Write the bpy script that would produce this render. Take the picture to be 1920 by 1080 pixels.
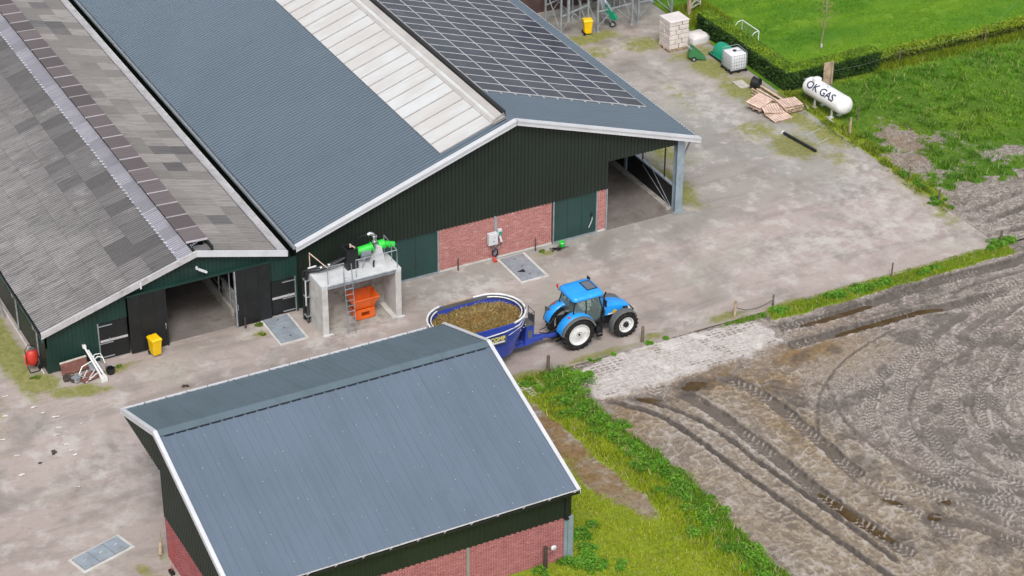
import bpy, math, random
import numpy as np
from mathutils import Vector, Matrix
random.seed(7); RNG = np.random.default_rng(7)
for o in list(bpy.data.objects): bpy.data.objects.remove(o)
SC = bpy.context.scene
COL = SC.collection

# ------------------------------------------------------------------ camera
cam_d = bpy.data.cameras.new('camera'); cam_o = bpy.data.objects.new('camera', cam_d); COL.objects.link(cam_o)
cam_d.sensor_width = 36.0; cam_d.lens = 78.08; cam_d.clip_start = 1.0; cam_d.clip_end = 3000.0
yaw, pitch, roll = 0.48630, 0.53620, 0.0068
dv = Vector((math.sin(yaw)*math.cos(pitch), math.cos(yaw)*math.cos(pitch), -math.sin(pitch)))
rv = Vector((math.cos(yaw), -math.sin(yaw), 0.0)); uv = rv.cross(dv)
rv, uv = rv*math.cos(roll)+uv*math.sin(roll), -rv*math.sin(roll)+uv*math.cos(roll)
M = Matrix((rv, uv, -dv)).transposed().to_4x4(); M.translation = Vector((-45.089, -84.988, 55.392))
cam_o.matrix_world = M
SC.camera = cam_o

# ------------------------------------------------------------------ sky, sun, exposure
SUN_EL, SUN_AZ = math.radians(52), math.radians(205)      # azimuth measured clockwise from +Y
W = bpy.data.worlds.new('World'); SC.world = W; W.use_nodes = True
wn = W.node_tree; bg = wn.nodes['Background']
sky = wn.nodes.new('ShaderNodeTexSky'); sky.sky_type = 'NISHITA'; sky.sun_disc = False
sky.sun_elevation = SUN_EL; sky.sun_rotation = SUN_AZ; sky.dust_density = 4.0; sky.air_density = 1.0
hs = wn.nodes.new('ShaderNodeHueSaturation'); hs.inputs['Saturation'].default_value = 0.30   # overcast: a grey cloud sheet
wn.links.new(sky.outputs[0], hs.inputs['Color']); wn.links.new(hs.outputs[0], bg.inputs['Color'])
bg.inputs['Strength'].default_value = 0.15
sl = bpy.data.lights.new('sun', 'SUN'); sl.energy = 1.35; sl.angle = math.radians(16); sl.color = (1.0, 0.97, 0.93)
so = bpy.data.objects.new('sun', sl); COL.objects.link(so)
sd = Vector((math.sin(SUN_AZ)*math.cos(SUN_EL), math.cos(SUN_AZ)*math.cos(SUN_EL), math.sin(SUN_EL)))
so.rotation_euler = sd.to_track_quat('Z', 'Y').to_euler(); so.location = (0, 0, 60)
vs = SC.view_settings; vs.view_transform = 'Standard'; vs.look = 'None'; vs.gamma = 1.0; vs.use_curve_mapping = False
vs.exposure = 0.38

# ------------------------------------------------------------------ mesh helpers
class MB:
    def __init__(s): s.v = []; s.f = []; s.m = []
    def add(s, vs, fs, mi=0):
        n = len(s.v); s.v += [tuple(p) for p in vs]; s.f += [tuple(i+n for i in f) for f in fs]; s.m += [mi]*len(fs); return s
    def box(s, x0, x1, y0, y1, z0, z1, mi=0):
        v = [(x0,y0,z0),(x1,y0,z0),(x1,y1,z0),(x0,y1,z0),(x0,y0,z1),(x1,y0,z1),(x1,y1,z1),(x0,y1,z1)]
        return s.add(v, [(0,3,2,1),(4,5,6,7),(0,1,5,4),(1,2,6,5),(2,3,7,6),(3,0,4,7)], mi)
    def obox(s, c, size, R, mi=0):
        a, b, d = (t/2 for t in size); c = Vector(c)
        v = [c + R @ Vector(q) for q in [(-a,-b,-d),(a,-b,-d),(a,b,-d),(-a,b,-d),(-a,-b,d),(a,-b,d),(a,b,d),(-a,b,d)]]
        return s.add(v, [(0,3,2,1),(4,5,6,7),(0,1,5,4),(1,2,6,5),(2,3,7,6),(3,0,4,7)], mi)
    def bar(s, p, q, w, h=None, mi=0):
        p, q = Vector(p), Vector(q); d = q-p; L = d.length
        R = d.to_track_quat('X', 'Z').to_matrix()
        return s.obox((p+q)/2, (L, w, h if h else w), R, mi)
    def cyl(s, p, q, r, n=12, r2=None, mi=0, caps=True):
        p, q = Vector(p), Vector(q); r2 = r if r2 is None else r2
        R = (q-p).to_track_quat('Z', 'Y').to_matrix(); v = []
        for k in range(n):
            a = 2*math.pi*k/n; e = Vector((math.cos(a), math.sin(a), 0)); v.append(p + R @ (e*r)); v.append(q + R @ (e*r2))
        fs = [(2*k, 2*((k+1)%n), 2*((k+1)%n)+1, 2*k+1) for k in range(n)]
        if caps: fs += [tuple(2*k for k in range(n-1, -1, -1)), tuple(2*k+1 for k in range(n))]
        return s.add(v, fs, mi)
    def tube(s, pts, r, n=8, mi=0, closed=False):
        pts = [Vector(p) for p in pts]; N = len(pts); v = []; prev = None
        for i, p in enumerate(pts):
            if closed: t = pts[(i+1)%N]-pts[i-1]
            else: t = pts[min(i+1, N-1)]-pts[max(i-1, 0)]
            t.normalize()
            if prev is None:
                prev = t.orthogonal().normalized()
            prev = (prev - t*prev.dot(t)).normalized(); b = t.cross(prev)
            rr = r[i] if isinstance(r, (list, tuple)) else r
            for k in range(n):
                a = 2*math.pi*k/n; v.append(p + prev*(rr*math.cos(a)) + b*(rr*math.sin(a)))
        fs = []
        for i in range(N if closed else N-1):
            j = (i+1) % N
            for k in range(n):
                fs.append((i*n+k, i*n+(k+1)%n, j*n+(k+1)%n, j*n+k))
        if not closed: fs += [tuple(range(n-1, -1, -1)), tuple((N-1)*n+k for k in range(n))]
        return s.add(v, fs, mi)
    def lathe(s, prof, c, axis='Y', n=24, mi=0, a0=0.0, a1=2*math.pi):
        # prof: (radius, along axis); closed loops of revolution about axis through c
        full = abs(a1-a0-2*math.pi) < 1e-6; K = n if full else n+1; v = []; P = len(prof); c = Vector(c)
        for k in range(K):
            a = a0+(a1-a0)*k/n; ca, sa = math.cos(a), math.sin(a)
            for r, h in prof:
                v.append(c + Vector({'Y': (r*ca, h, r*sa), 'X': (h, r*ca, r*sa), 'Z': (r*ca, r*sa, h)}[axis]))
        fs = []
        for k in range(n):
            j = (k+1) % K
            for i in range(P-1): fs.append((k*P+i, k*P+i+1, j*P+i+1, j*P+i))
        return s.add(v, fs, mi)
    def prism(s, poly, axis, a, b, mi=0):
        # poly: 2-D polygon; axis 'Y' -> (x,z), 'X' -> (y,z), 'Z' -> (x,y)
        f = {'Y': lambda p, t: (p[0], t, p[1]), 'X': lambda p, t: (t, p[0], p[1]), 'Z': lambda p, t: (p[0], p[1], t)}[axis]
        n = len(poly); v = [f(p, a) for p in poly]+[f(p, b) for p in poly]
        return s.add(v, [tuple(range(n)), tuple(range(2*n-1, n-1, -1))]+[(i, i+n, (i+1)%n+n, (i+1)%n) for i in range(n)], mi)
    def quad(s, a, b, c, d, mi=0): return s.add([a, b, c, d], [(0,1,2,3)], mi)
    def loft(s, rings, mi=0, cap=True):
        n = len(rings[0]); v = [p for r in rings for p in r]; fs = []
        for i in range(len(rings)-1):
            for k in range(n): fs.append((i*n+k, i*n+(k+1)%n, (i+1)*n+(k+1)%n, (i+1)*n+k))
        if cap: fs += [tuple(range(n-1, -1, -1)), tuple((len(rings)-1)*n+k for k in range(n))]
        return s.add(v, fs, mi)
    def mesh(s, name, mats, smooth=None):
        me = bpy.data.meshes.new(name); me.from_pydata(s.v, [], s.f)
        mats = mats if isinstance(mats, (list, tuple)) else [mats]
        for m in mats: me.materials.append(m)
        if len(mats) > 1: me.polygons.foreach_set('material_index', s.m)
        import bmesh
        bm = bmesh.new(); bm.from_mesh(me); bmesh.ops.recalc_face_normals(bm, faces=bm.faces); bm.to_mesh(me); bm.free()
        if smooth is not None:
            me.polygons.foreach_set('use_smooth', [True]*len(me.polygons)); me.set_sharp_from_angle(angle=math.radians(smooth))
        me.update(); return me
    def build(s, name, mats, parent=None, origin=None, smooth=None, bevel=0.0, loc=None, rot=None):
        if origin is not None:
            ox, oy, oz = origin; s.v = [(a-ox, b-oy, c-oz) for a, b, c in s.v]
        o = bpy.data.objects.new(name, s.mesh(name, mats, smooth)); COL.objects.link(o)
        if parent is not None: o.parent = parent
        if loc is not None: o.location = loc
        if rot is not None: o.rotation_euler = rot
        if bevel > 0:
            b = o.modifiers.new('bevel', 'BEVEL'); b.width = bevel; b.segments = 1; b.limit_method = 'ANGLE'; b.angle_limit = math.radians(40)
        return o

def link_mesh(name, me, parent=None, loc=(0,0,0), rot=(0,0,0)):
    o = bpy.data.objects.new(name, me); COL.objects.link(o); o.location = loc; o.rotation_euler = rot
    if parent is not None: o.parent = parent
    return o
def tag(o, label, cat, group=None):
    o['label'] = label; o['category'] = cat
    if group: o['group'] = group
    return o
def thing(name, label, cat, loc=(0,0,0), rotz=0.0, group=None):
    o = bpy.data.objects.new(name, None); COL.objects.link(o); o.empty_display_size = 0.2
    o.location = loc; o.rotation_euler = (0, 0, rotz); return tag(o, label, cat, group)
def sub(name, parent):
    o = bpy.data.objects.new(name, None); COL.objects.link(o); o.parent = parent; o.empty_display_size = 0.2; return o
def struct(o): o['kind'] = 'structure'; return o
def stuff(o): o['kind'] = 'stuff'; return o
def fast_mesh(name, V, F, mats, col=None, colname='tint', smooth=False, midx=None):
    me = bpy.data.meshes.new(name); V = np.ascontiguousarray(V, dtype=np.float32); F = np.ascontiguousarray(F, dtype=np.int32)
    M_, k = F.shape
    me.vertices.add(len(V)); me.vertices.foreach_set('co', V.ravel())
    me.loops.add(M_*k); me.loops.foreach_set('vertex_index', F.ravel())
    me.polygons.add(M_); me.polygons.foreach_set('loop_start', np.arange(0, M_*k, k, dtype=np.int32)); me.polygons.foreach_set('loop_total', np.full(M_, k, dtype=np.int32))
    if smooth: me.polygons.foreach_set('use_smooth', np.ones(M_, dtype=bool))
    me.update(calc_edges=True); me.validate()
    for m in (mats if isinstance(mats, (list, tuple)) else [mats]): me.materials.append(m)
    if col is not None:
        for nm, c in (col.items() if isinstance(col, dict) else [(colname, col)]):
            a = me.color_attributes.new(nm, 'FLOAT_COLOR', 'POINT'); c = np.asarray(c, dtype=np.float32)
            if c.shape[1] == 3: c = np.concatenate([c, np.ones((len(c), 1), np.float32)], 1)
            a.data.foreach_set('color', np.ascontiguousarray(c, dtype=np.float32).ravel())
    return me

# numpy value noise
def _h(ix, iy, s):
    h = (ix.astype(np.int64)*374761393 + iy.astype(np.int64)*668265263 + s*974711) & 0xffffffff
    h = ((h ^ (h >> 13))*1274126177) & 0xffffffff
    return ((h ^ (h >> 16)) & 0xffffff)/float(0xffffff)
def vnoise(x, y, s=0):
    ix, iy = np.floor(x), np.floor(y); fx, fy = x-ix, y-iy; fx = fx*fx*(3-2*fx); fy = fy*fy*(3-2*fy)
    a, b, c, d = _h(ix, iy, s), _h(ix+1, iy, s), _h(ix, iy+1, s), _h(ix+1, iy+1, s)
    return (a*(1-fx)+b*fx)*(1-fy)+(c*(1-fx)+d*fx)*fy
def fbm(x, y, scale, octv=4, s=0):
    r = 0; amp = 1; tot = 0; f = 1.0/scale
    for k in range(octv): r = r+amp*vnoise(x*f+17.3*k, y*f-9.1*k, s+k*31); tot += amp; amp *= .5; f *= 2.03
    return r/tot
def sst(a, b, x): t = np.clip((x-a)/(b-a), 0, 1); return t*t*(3-2*t)

# ------------------------------------------------------------------ material helpers
class NT:
    def __init__(s, name):
        s.mat = bpy.data.materials.new(name); s.mat.use_nodes = True; s.t = s.mat.node_tree; s.b = s.t.nodes['Principled BSDF']
        s._p = None
    def node(s, ty): return s.t.nodes.new(ty)
    def put(s, inp, val):
        if isinstance(val, bpy.types.NodeSocket): s.t.links.new(val, inp)
        elif isinstance(val, (tuple, list)) and len(val) == 3 and inp.type == 'RGBA': inp.default_value = (*val, 1)
        else: inp.default_value = val
    def pos(s, scale=None, loc=None, obj=False, rot=None):
        if s._p is None or obj:
            if obj: q = s.node('ShaderNodeTexCoord').outputs['Object']
            else: q = s.node('ShaderNodeNewGeometry').outputs['Position']
            if not obj: s._p = q
        else: q = s._p
        if scale or loc or rot:
            m = s.node('ShaderNodeMapping'); s.t.links.new(q, m.inputs['Vector'])
            if scale: m.inputs['Scale'].default_value = scale
            if loc: m.inputs['Location'].default_value = loc
            if rot: m.inputs['Rotation'].default_value = rot
            return m.outputs[0]
        return q
    def noise(s, scale, detail=4, rough=.55, vec=None, dist=0.0):
        n = s.node('ShaderNodeTexNoise'); s.t.links.new(vec if vec else s.pos(), n.inputs['Vector'])
        n.inputs['Scale'].default_value = scale; n.inputs['Detail'].default_value = detail; n.inputs['Roughness'].default_value = rough; n.inputs['Distortion'].default_value = dist
        return n.outputs['Fac']
    def voro(s, scale, vec=None, feature='F1'):
        n = s.node('ShaderNodeTexVoronoi'); n.feature = feature; s.t.links.new(vec if vec else s.pos(), n.inputs['Vector']); n.inputs['Scale'].default_value = scale
        return n.outputs['Distance']
    def ramp(s, f, a, b, c=0.0, d=1.0):
        n = s.node('ShaderNodeMapRange'); n.interpolation_type = 'SMOOTHSTEP'; s.put(n.inputs['Value'], f)
        n.inputs['From Min'].default_value = a; n.inputs['From Max'].default_value = b; n.inputs['To Min'].default_value = c; n.inputs['To Max'].default_value = d
        return n.outputs[0]
    def math(s, op, a, b=0.0):
        n = s.node('ShaderNodeMath'); n.operation = op; s.put(n.inputs[0], a); s.put(n.inputs[1], b); return n.outputs[0]
    def mix(s, f, a, b, mode='MIX'):
        n = s.node('ShaderNodeMix'); n.data_type = 'RGBA'; n.blend_type = mode; s.put(n.inputs[0], f); s.put(n.inputs[6], a); s.put(n.inputs[7], b); return n.outputs[2]
    def attr(s, name):
        n = s.node('ShaderNodeAttribute'); n.attribute_name = name; return n
    def sep(s, c):
        n = s.node('ShaderNodeSeparateColor'); s.put(n.inputs[0], c); return n.outputs
    def bump(s, h, strength=.3, dist=.02):
        n = s.node('ShaderNodeBump'); s.put(n.inputs['Height'], h); n.inputs['Strength'].default_value = strength; n.inputs['Distance'].default_value = dist
        s.t.links.new(n.outputs[0], s.b.inputs['Normal'])
    def objrand(s): return s.node('ShaderNodeObjectInfo').outputs['Random']
    def out(s, col, rough=.6, metal=0.0, spec=None):
        s.put(s.b.inputs['Base Color'], col); s.put(s.b.inputs['Roughness'], rough); s.put(s.b.inputs['Metallic'], metal)
        if spec is not None: s.b.inputs['Specular IOR Level'].default_value = spec
        return s.mat
def sc(c, k): return tuple(min(1.0, t*k) for t in c)
def wmat(name, c, rough=.6, metal=0.0, var=.18, scale=1.5, dirt=None, dirt_amt=.35, fine=18, bump=.15, spec=None):
    """plain painted / raw material with uneven colour, patchy dirt and fine relief"""
    t = NT(name); a = t.noise(scale, 5); f = t.noise(fine, 3)
    col = t.mix(t.ramp(a, .3, .7), sc(c, 1-var), sc(c, 1+var))
    col = t.mix(t.ramp(f, .35, .75, 0, .5), col, sc(c, 1-1.2*var))
    if dirt: col = t.mix(t.math('MULTIPLY', t.ramp(t.noise(scale*2.3, 6, .65), .48, .72), dirt_amt), col, dirt)
    if bump: t.bump(f, bump, .01)
    return t.out(col, t.ramp(f, .2, .8, max(0, rough-.1), min(1, rough+.1)), metal, spec)
# ------------------------------------------------------------------ terrain materials
def yard_material():
    t = NT('yard_concrete'); PK = t.sep(t.attr('msk2').outputs['Color'])[0]; A = t.attr('msk'); R, G, B = t.sep(A.outputs['Color'])[:3]; al = A.outputs['Alpha']
    big, mid, fine, grit = t.noise(.11, 4), t.noise(.8, 6, .62), t.noise(5, 5, .65), t.noise(28, 3, .7)
    streak = t.noise(1.1, 6, .65, t.pos(scale=(.13, .8, 1), rot=(0, 0, -.25)), .9)
    col = t.mix(t.ramp(t.math('ADD', PK, t.math('SUBTRACT', big, .5)), .3, .7), (.262, .258, .236), (.345, .288, .266))
    col = t.mix(t.ramp(streak, .48, .64, 0, .6), col, (.225, .195, .178))
    col = t.mix(t.ramp(mid, .50, .66, 0, .75), col, (.445, .41, .385)); col = t.mix(t.ramp(t.noise(.33, 6, .6), .50, .66, 0, .75), col, (.205, .18, .163)); col = t.mix(t.ramp(t.noise(.2, 5, .6, t.pos(loc=(7, 3, 0))), .52, .68, 0, .55), col, (.29, .285, .235))
    col = t.mix(t.ramp(fine, .5, .75, 0, .45), col, (.215, .195, .18))
    col = t.mix(t.ramp(grit, .58, .8, 0, .5), col, (.47, .45, .43))
    pale = t.math('MULTIPLY', G, t.ramp(t.noise(1.3, 7, .7), .40, .60))
    col = t.mix(pale, col, t.mix(t.ramp(grit, .35, .7), (.56, .53, .505), (.42, .39, .365)))
    dark = t.math('MULTIPLY', B, t.ramp(t.noise(1.1, 6, .65), .3, .62))
    col = t.mix(dark, col, t.mix(t.ramp(fine, .35, .7), (.14, .115, .095), (.235, .195, .165)))
    mossn = t.ramp(t.math('ADD', t.math('MULTIPLY', R, 1.1), t.math('MULTIPLY', t.math('SUBTRACT', t.noise(1.6, 7, .7), .5), 1.7)), .28, .8)
    moss = t.math('MULTIPLY', mossn, t.ramp(R, 0.02, .2))
    col = t.mix(t.math('MULTIPLY', moss, .92), col, t.mix(t.ramp(t.noise(3.5, 5, .7), .3, .7), (.25, .235, .075), (.135, .155, .03)))
    deb = t.noise(2.4, 8, .78); col = t.mix(t.ramp(deb, .63, .70, 0, .7), col, (.155, .128, .108)); deb2 = t.noise(3.1, 8, .8, t.pos(loc=(31, 12, 0))); col = t.mix(t.ramp(deb2, .64, .70, 0, .75), col, (.55, .52, .49))
    # small blocks laid along the edge of the lane
    br = t.node('ShaderNodeTexBrick'); t.t.links.new(t.pos(), br.inputs['Vector']); br.inputs['Scale'].default_value = 1.0
    br.inputs['Brick Width'].default_value = .21; br.inputs['Row Height'].default_value = .105; br.inputs['Mortar Size'].default_value = .014; br.inputs['Mortar Smooth'].default_value = .3
    joint = t.math('MULTIPLY', br.outputs['Fac'], al)
    col = t.mix(t.math('MULTIPLY', joint, .5), col, (.13, .12, .085))
    hgt = t.math('ADD', t.math('MULTIPLY', grit, .5), t.math('SUBTRACT', fine, joint)); t.bump(hgt, .35, .02)
    return t.out(col, t.ramp(mid, .3, .7, .72, .95), spec=.25)
def field_material():
    t = NT('field_soil'); A = t.attr('msk'); R, G, B = t.sep(A.outputs['Color'])[:3]; be = A.outputs['Alpha']
    A2 = t.attr('msk2'); H, wet, yel = t.sep(A2.outputs['Color'])[:3]; slab = A2.outputs['Alpha']
    big, mid, fine, grit = t.noise(.25, 4), t.noise(1.3, 6, .66), t.noise(6, 5, .68), t.noise(24, 3, .7)
    mud = t.mix(t.ramp(big, .36, .64), (.195, .163, .140), (.252, .216, .190))
    mud = t.mix(t.ramp(mid, .5, .66, 0, .9), mud, (.118, .098, .086))
    mud = t.mix(t.ramp(fine, .50, .68, 0, .8), mud, (.345, .312, .290)); rim = t.math('ABSOLUTE', t.math('SUBTRACT', t.noise(2.6, 3, .55, None, .6), .5)); mud = t.mix(t.ramp(rim, .035, .008, 0, .75), mud, (.41, .375, .345)); rim2 = t.math('ABSOLUTE', t.math('SUBTRACT', t.noise(3.3, 4, .6, t.pos(loc=(13, 4, 0)), .8), .5)); mud = t.mix(t.ramp(rim2, .03, .006, 0, .8), mud, (.085, .068, .058)); crk = t.noise(9, 6, .75); mud = t.mix(t.ramp(crk, .56, .66, 0, .75), mud, (.095, .078, .068))
    mud = t.mix(t.ramp(grit, .6, .8, 0, .5), mud, (.115, .096, .085))
    bei = t.mix(t.ramp(fine, .35, .68), (.175, .135, .088), (.315, .262, .20))
    mud = t.mix(t.math('MULTIPLY', be, t.ramp(mid, .25, .6, .45, 1)), mud, bei)
    bro = t.mix(t.ramp(fine, .3, .7), (.150, .092, .038), (.235, .155, .075))
    mud = t.mix(t.math('MULTIPLY', G, t.ramp(t.noise(.9, 6, .65), .3, .58)), mud, bro)
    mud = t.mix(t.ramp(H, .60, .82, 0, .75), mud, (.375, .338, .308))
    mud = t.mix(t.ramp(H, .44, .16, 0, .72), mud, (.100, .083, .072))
    mud = t.mix(t.math('MULTIPLY', wet, .95), mud, t.mix(t.ramp(fine, .3, .7), (.050, .041, .035), (.095, .080, .069)))
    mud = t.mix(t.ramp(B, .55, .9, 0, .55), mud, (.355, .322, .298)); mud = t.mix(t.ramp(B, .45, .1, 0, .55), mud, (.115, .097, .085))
    sl = t.mix(t.ramp(fine, .4, .68), (.46, .425, .405), (.33, .292, .27)); sl = t.mix(t.ramp(t.noise(1.0, 6, .7), .5, .66, 0, .8), sl, (.56, .53, .505)); sl = t.mix(t.ramp(t.noise(.8, 7, .72, t.pos(loc=(5, 9, 0))), .54, .66, 0, .75), sl, (.26, .215, .165))
    sl = t.mix(t.ramp(grit, .58, .75, 0, .6), sl, (.20, .175, .155))
    sl = t.mix(t.ramp(H, .44, .2, 0, .8), sl, (.17, .145, .125)); mud = t.mix(slab, mud, sl)
    gr = t.mix(t.ramp(fine, .3, .7), (.045, .10, .008), (.095, .18, .015))
    gy = t.mix(t.ramp(fine, .3, .7), (.16, .205, .012), (.25, .285, .02))
    gr = t.mix(yel, gr, gy)
    gm = t.ramp(t.math('ADD', R, t.math('MULTIPLY', t.math('SUBTRACT', t.noise(2.6, 6, .7), .5), 1.0)), .35, .62)
    col = t.mix(gm, mud, gr)
    t.bump(t.math('ADD', fine, t.math('MULTIPLY', grit, .6)), .5, .03)
    return t.out(col, t.math('SUBTRACT', .9, t.math('MULTIPLY', wet, .45)), spec=.3)
M_YARD = yard_material(); M_FIELD = field_material()
def lawn_material():
    t = NT('mown_lawn'); a, b, c = t.noise(.22, 5, .6, t.pos(scale=(.5, 1.6, 1))), t.noise(1.4, 6, .65), t.noise(9, 4, .7)
    col = t.mix(t.ramp(a, .36, .64), (.065, .175, .010), (.13, .245, .014))
    col = t.mix(t.ramp(b, .5, .75, 0, .6), col, (.165, .235, .014)); col = t.mix(t.ramp(c, .4, .75, 0, .6), col, (.045, .115, .008))
    t.bump(c, .6, .05); return t.out(col, .85, spec=.2)
M_LAWN = lawn_material()
t = NT('far_grass'); M_FAR = t.out(t.mix(t.ramp(t.noise(.05, 5), .4, .6), (.06, .12, .012), (.12, .16, .03)), .9)
def blade_mat(name, rough=.6, trans=.25):
    t = NT(name); A = t.attr('tint'); col = t.mix(t.ramp(t.noise(.7, 4), .35, .65, 0, .5), A.outputs['Color'], t.mix(1.0, A.outputs['Color'], (.55, .75, .5), 'MULTIPLY'))
    return t.out(col, rough, spec=.25)
M_BLADE = blade_mat('grass_blade'); M_LEAF = blade_mat('leaf')
t = NT('puddle_water'); t.b.inputs['IOR'].default_value = 1.33
M_PUDDLE = t.out(t.mix(t.ramp(t.noise(2.0, 4), .35, .65), (.060, .036, .013), (.085, .058, .028)), .16, spec=.22)

# ------------------------------------------------------------------ terrain
def axis(segs):
    out = []
    for a, b, st in segs: out += list(np.arange(a, b-1e-6, st))
    out.append(segs[-1][1]); return np.array(out)
def grid_obj(name, xs, ys, zf, mat, cols, keep=None, smooth=True):
    X, Y = np.meshgrid(xs, ys); nx, ny = len(xs), len(ys); x, y = X.ravel(), Y.ravel()
    z = zf(x, y); i = np.arange(nx*ny).reshape(ny, nx)
    F = np.stack([i[:-1, :-1], i[:-1, 1:], i[1:, 1:], i[1:, :-1]], -1).reshape(-1, 4)
    if keep is not None:
        cx = x[F].mean(1); cy = y[F].mean(1); F = F[keep(cx, cy)]
        used = np.zeros(nx*ny, bool); used[F.ravel()] = True; idx = np.cumsum(used)-1
        x, y, z = x[used], y[used], z[used]; F = idx[F]
    me = fast_mesh(name, np.stack([x, y, z], 1), F, mat, cols(x, y, z), smooth=smooth)
    return struct(link_mesh(name, me))
def blob(x, y, cx, cy, rx, ry=None, rot=0.0):
    ry = ry or rx; c, s = math.cos(rot), math.sin(rot); dx, dy = x-cx, y-cy
    return np.exp(-(((dx*c+dy*s)/rx)**2 + ((-dx*s+dy*c)/ry)**2))

gb = MB(); gb.box(-900, 900, -900, 900, -3, -.42); struct(gb.build('ground', M_FAR))

def yard_z(x, y):
    return .012*(fbm(x, y, 3.0, 3, 5)-.5)+.010*(fbm(x, y, .5, 2, 9)-.5)-.012
def yard_cols(x, y, z):
    n = fbm(x, y, 2.2, 4, 3)
    moss = np.zeros_like(x)
    for a in [(21.3, 9, .9, 4.5, 0, .95), (20.6, 14.5, 1.3, 2.0, 0, .8), (18.8, 19.2, 1.8, 1.3, 0, .7), (16.3, 21.4, 2.4, .8, 0, .9), (20.8, 16.6, 2.0, 1.0, 0, .7), (13.5, 17.6, 1.4, 2.5, 0, .6), (19.3, 3.9, 1.5, 1.7, 0, .85), (21.7, 4.2, .8, 2.2, 0, .8),
              (11.0, 3.2, 1.0, 3.2, 0, .85), (12.6, 6.5, 1.4, 2.2, 0, .6), (20.4, 11.2, 1.2, 2.0, 0, .75), (15.2, 19.5, 2.0, 1.4, 0, .6), (18.6, 6.4, 1.4, 1.6, 0, .6), (20.6, 1.6, 1.2, 1.6, 0, .5), (22.2, -3.2, .6, 2.6, 0, .55), (12.2, 9.5, 1.2, 3, 0, .4), (17.0, 12, 1.2, 3.2, 0, .38), (21.9, -6.2, .8, 1.8, 0, .5), (-25.1, 3.6, .75, 5.0, 0, 1.0), (-24.6, -.4, 1.0, .9, 0, 1.0), (-23.2, -1.7, 1.7, .55, -.3, .85), (-21.0, -.75, 1.6, .5, 0, .6), (-14.0, -.9, .8, .5, 0, .45), (-28, 1, 1.5, 6, 0, .75), (-25.0, -15.6, .35, .8, 0, .6), (-24.6, -16.4, .5, .6, 0, .6), (-24.0, -14.9, .3, .5, 0, .4),
              (6.4, -9.6, 1.3, .45, 0, .7), (9.6, -9.9, 1.6, .3, 0, .75), (-1.0, -9.75, 2.6, .28, 0, .75), (-4.4, -9.9, 1.2, .5, 0, .9), (2.4, -9.55, 1.0, .4, 0, .7), (14, -9.95, 4, .18, 0, .6), (1.55, -.35, .7, .35, 0, .6), (-.8, -4.9, .5, .35, 0, .35), (8.5, 0.1, 2.5, .2, 0, .3)]:
        moss = np.maximum(moss, a[5]*blob(x, y, *a[:5]))
    pale = np.zeros_like(x)
    for a in [(-3.2, -1.9, 3.0, 1.2, 0, .75), (1.6, -1.4, 1.5, .9, 0, .4), (21.4, -7.2, 2.8, 2.2, 0, .8), (18.2, 8.5, 1.5, 4, .1, .6), (17.2, 19.6, 2.2, 1.2, 0, .6), (14.3, 13.5, 2.2, 3.5, 0, .45), (21, .3, 1.2, 2.5, 0, .7), (-13.2, -1.4, .9, 1.3, 0, .5), (-9.5, -2.9, 2.5, .35, 0, .8), (-25.2, -4.5, .9, 1.6, .4, .55), (-26.8, -14.5, 1.5, .5, .2, .6), (4.0, -9.3, 2.6, .6, .1, .65), (15, -6, 7, 2.4, 0, .55), (17.5, 12, 1.6, 4, 0, .5), (9, -3, 4, 1.6, 0, .35), (-24, -8, 3, 4, 0, .4), (-17, -2.2, 3, .8, 0, .45), (19.5, -3, 2.5, 3, 0, .6), (-26, -12.6, 1.5, .5, .2, .4), (-19.5, -1.6, 2, .6, 0, .4)]:
        pale = np.maximum(pale, a[5]*blob(x, y, *a[:5]))
    dark = np.zeros_like(x)
    for a in [(-6.2, -1.3, 1.3, .6, 0, .8), (-6.0, -3.0, 1.3, .5, 0, .55), (-9.0, -1.8, 1.6, .7, 0, .55), (17.8, 20.6, 2.2, .8, 0, .7), (19.3, 22.0, 2.5, 1.2, 0, .9), (15.5, 23.5, 2, 1.5, 0, .8), (-16.4, 4, 1.9, 5, 0, .6), (7.5, 6, 2.0, 6, 0, .55), (2.2, -.9, 1.0, .5, 0, .6), (21.6, -7.6, 1.3, 1.6, 0, .55), (22.2, -9.2, .8, .5, 0, .7), (22.3, -.5, .35, 3, 0, .55), (22.3, -4, .35, 2, 0, .6), (-.8, -5.2, .8, .25, 0, .6), (-18.7, -3.6, .4, .2, 0, .8), (-25.6, -8.9, .35, .15, .5, .8), (12.4, -7.2, 1.0, .2, 0, .5), (17.0, 17.2, 1.6, .5, 0, .5), (18.8, 4.6, .6, .35, 0, .6), (-26.2, -9.6, .9, .3, .3, .5), (-25.4, -10.9, .5, .18, .2, .6), (-2, -7.6, 7, 1.0, 0, .3), (20.5, 8, .5, 1.2, 0, .3)]:
        dark = np.maximum(dark, a[5]*blob(x, y, *a[:5]))
    pav = sst(-8.5, -9.2, y+.9*(n-.5))*sst(-8.5, -7.5, x)*sst(13, 8, x)
    pav = np.maximum(pav, .6*blob(x, y, 19.3, 3.9, 1.4, 1.5) > .3)
    pav = np.where(x < -8.6, 0, pav)
    pk = np.clip(.40+.75*sst(-1.5, -4.5, y+2*(n-.5))+.6*sst(-5, -9, x)+.5*blob(x, y, 18, 20, 3, 2)+.5*sst(19, 21.5, x)*sst(2, -3, y), 0, 1)
    return {'msk': np.stack([np.clip(moss*1.15, 0, 1), pale, dark, pav], 1), 'msk2': np.stack([pk, 0*pk, 0*pk], 1)}
yx = axis([(-90, -30, 5), (-30, 24, .22)][:1]+[(-30, 22.38, .22)]); yy = axis([(-60, -30, 5), (-30, -10.05, .22), (-10.05, 26, .22), (26, 70, 4)])
grid_obj('yard', yx, yy, yard_z, M_YARD, yard_cols, keep=lambda cx, cy: ~(((cx > -8.9) & (cy < -10.0)) | ((cx > -23.6) & (cy < -15.2))))

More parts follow.
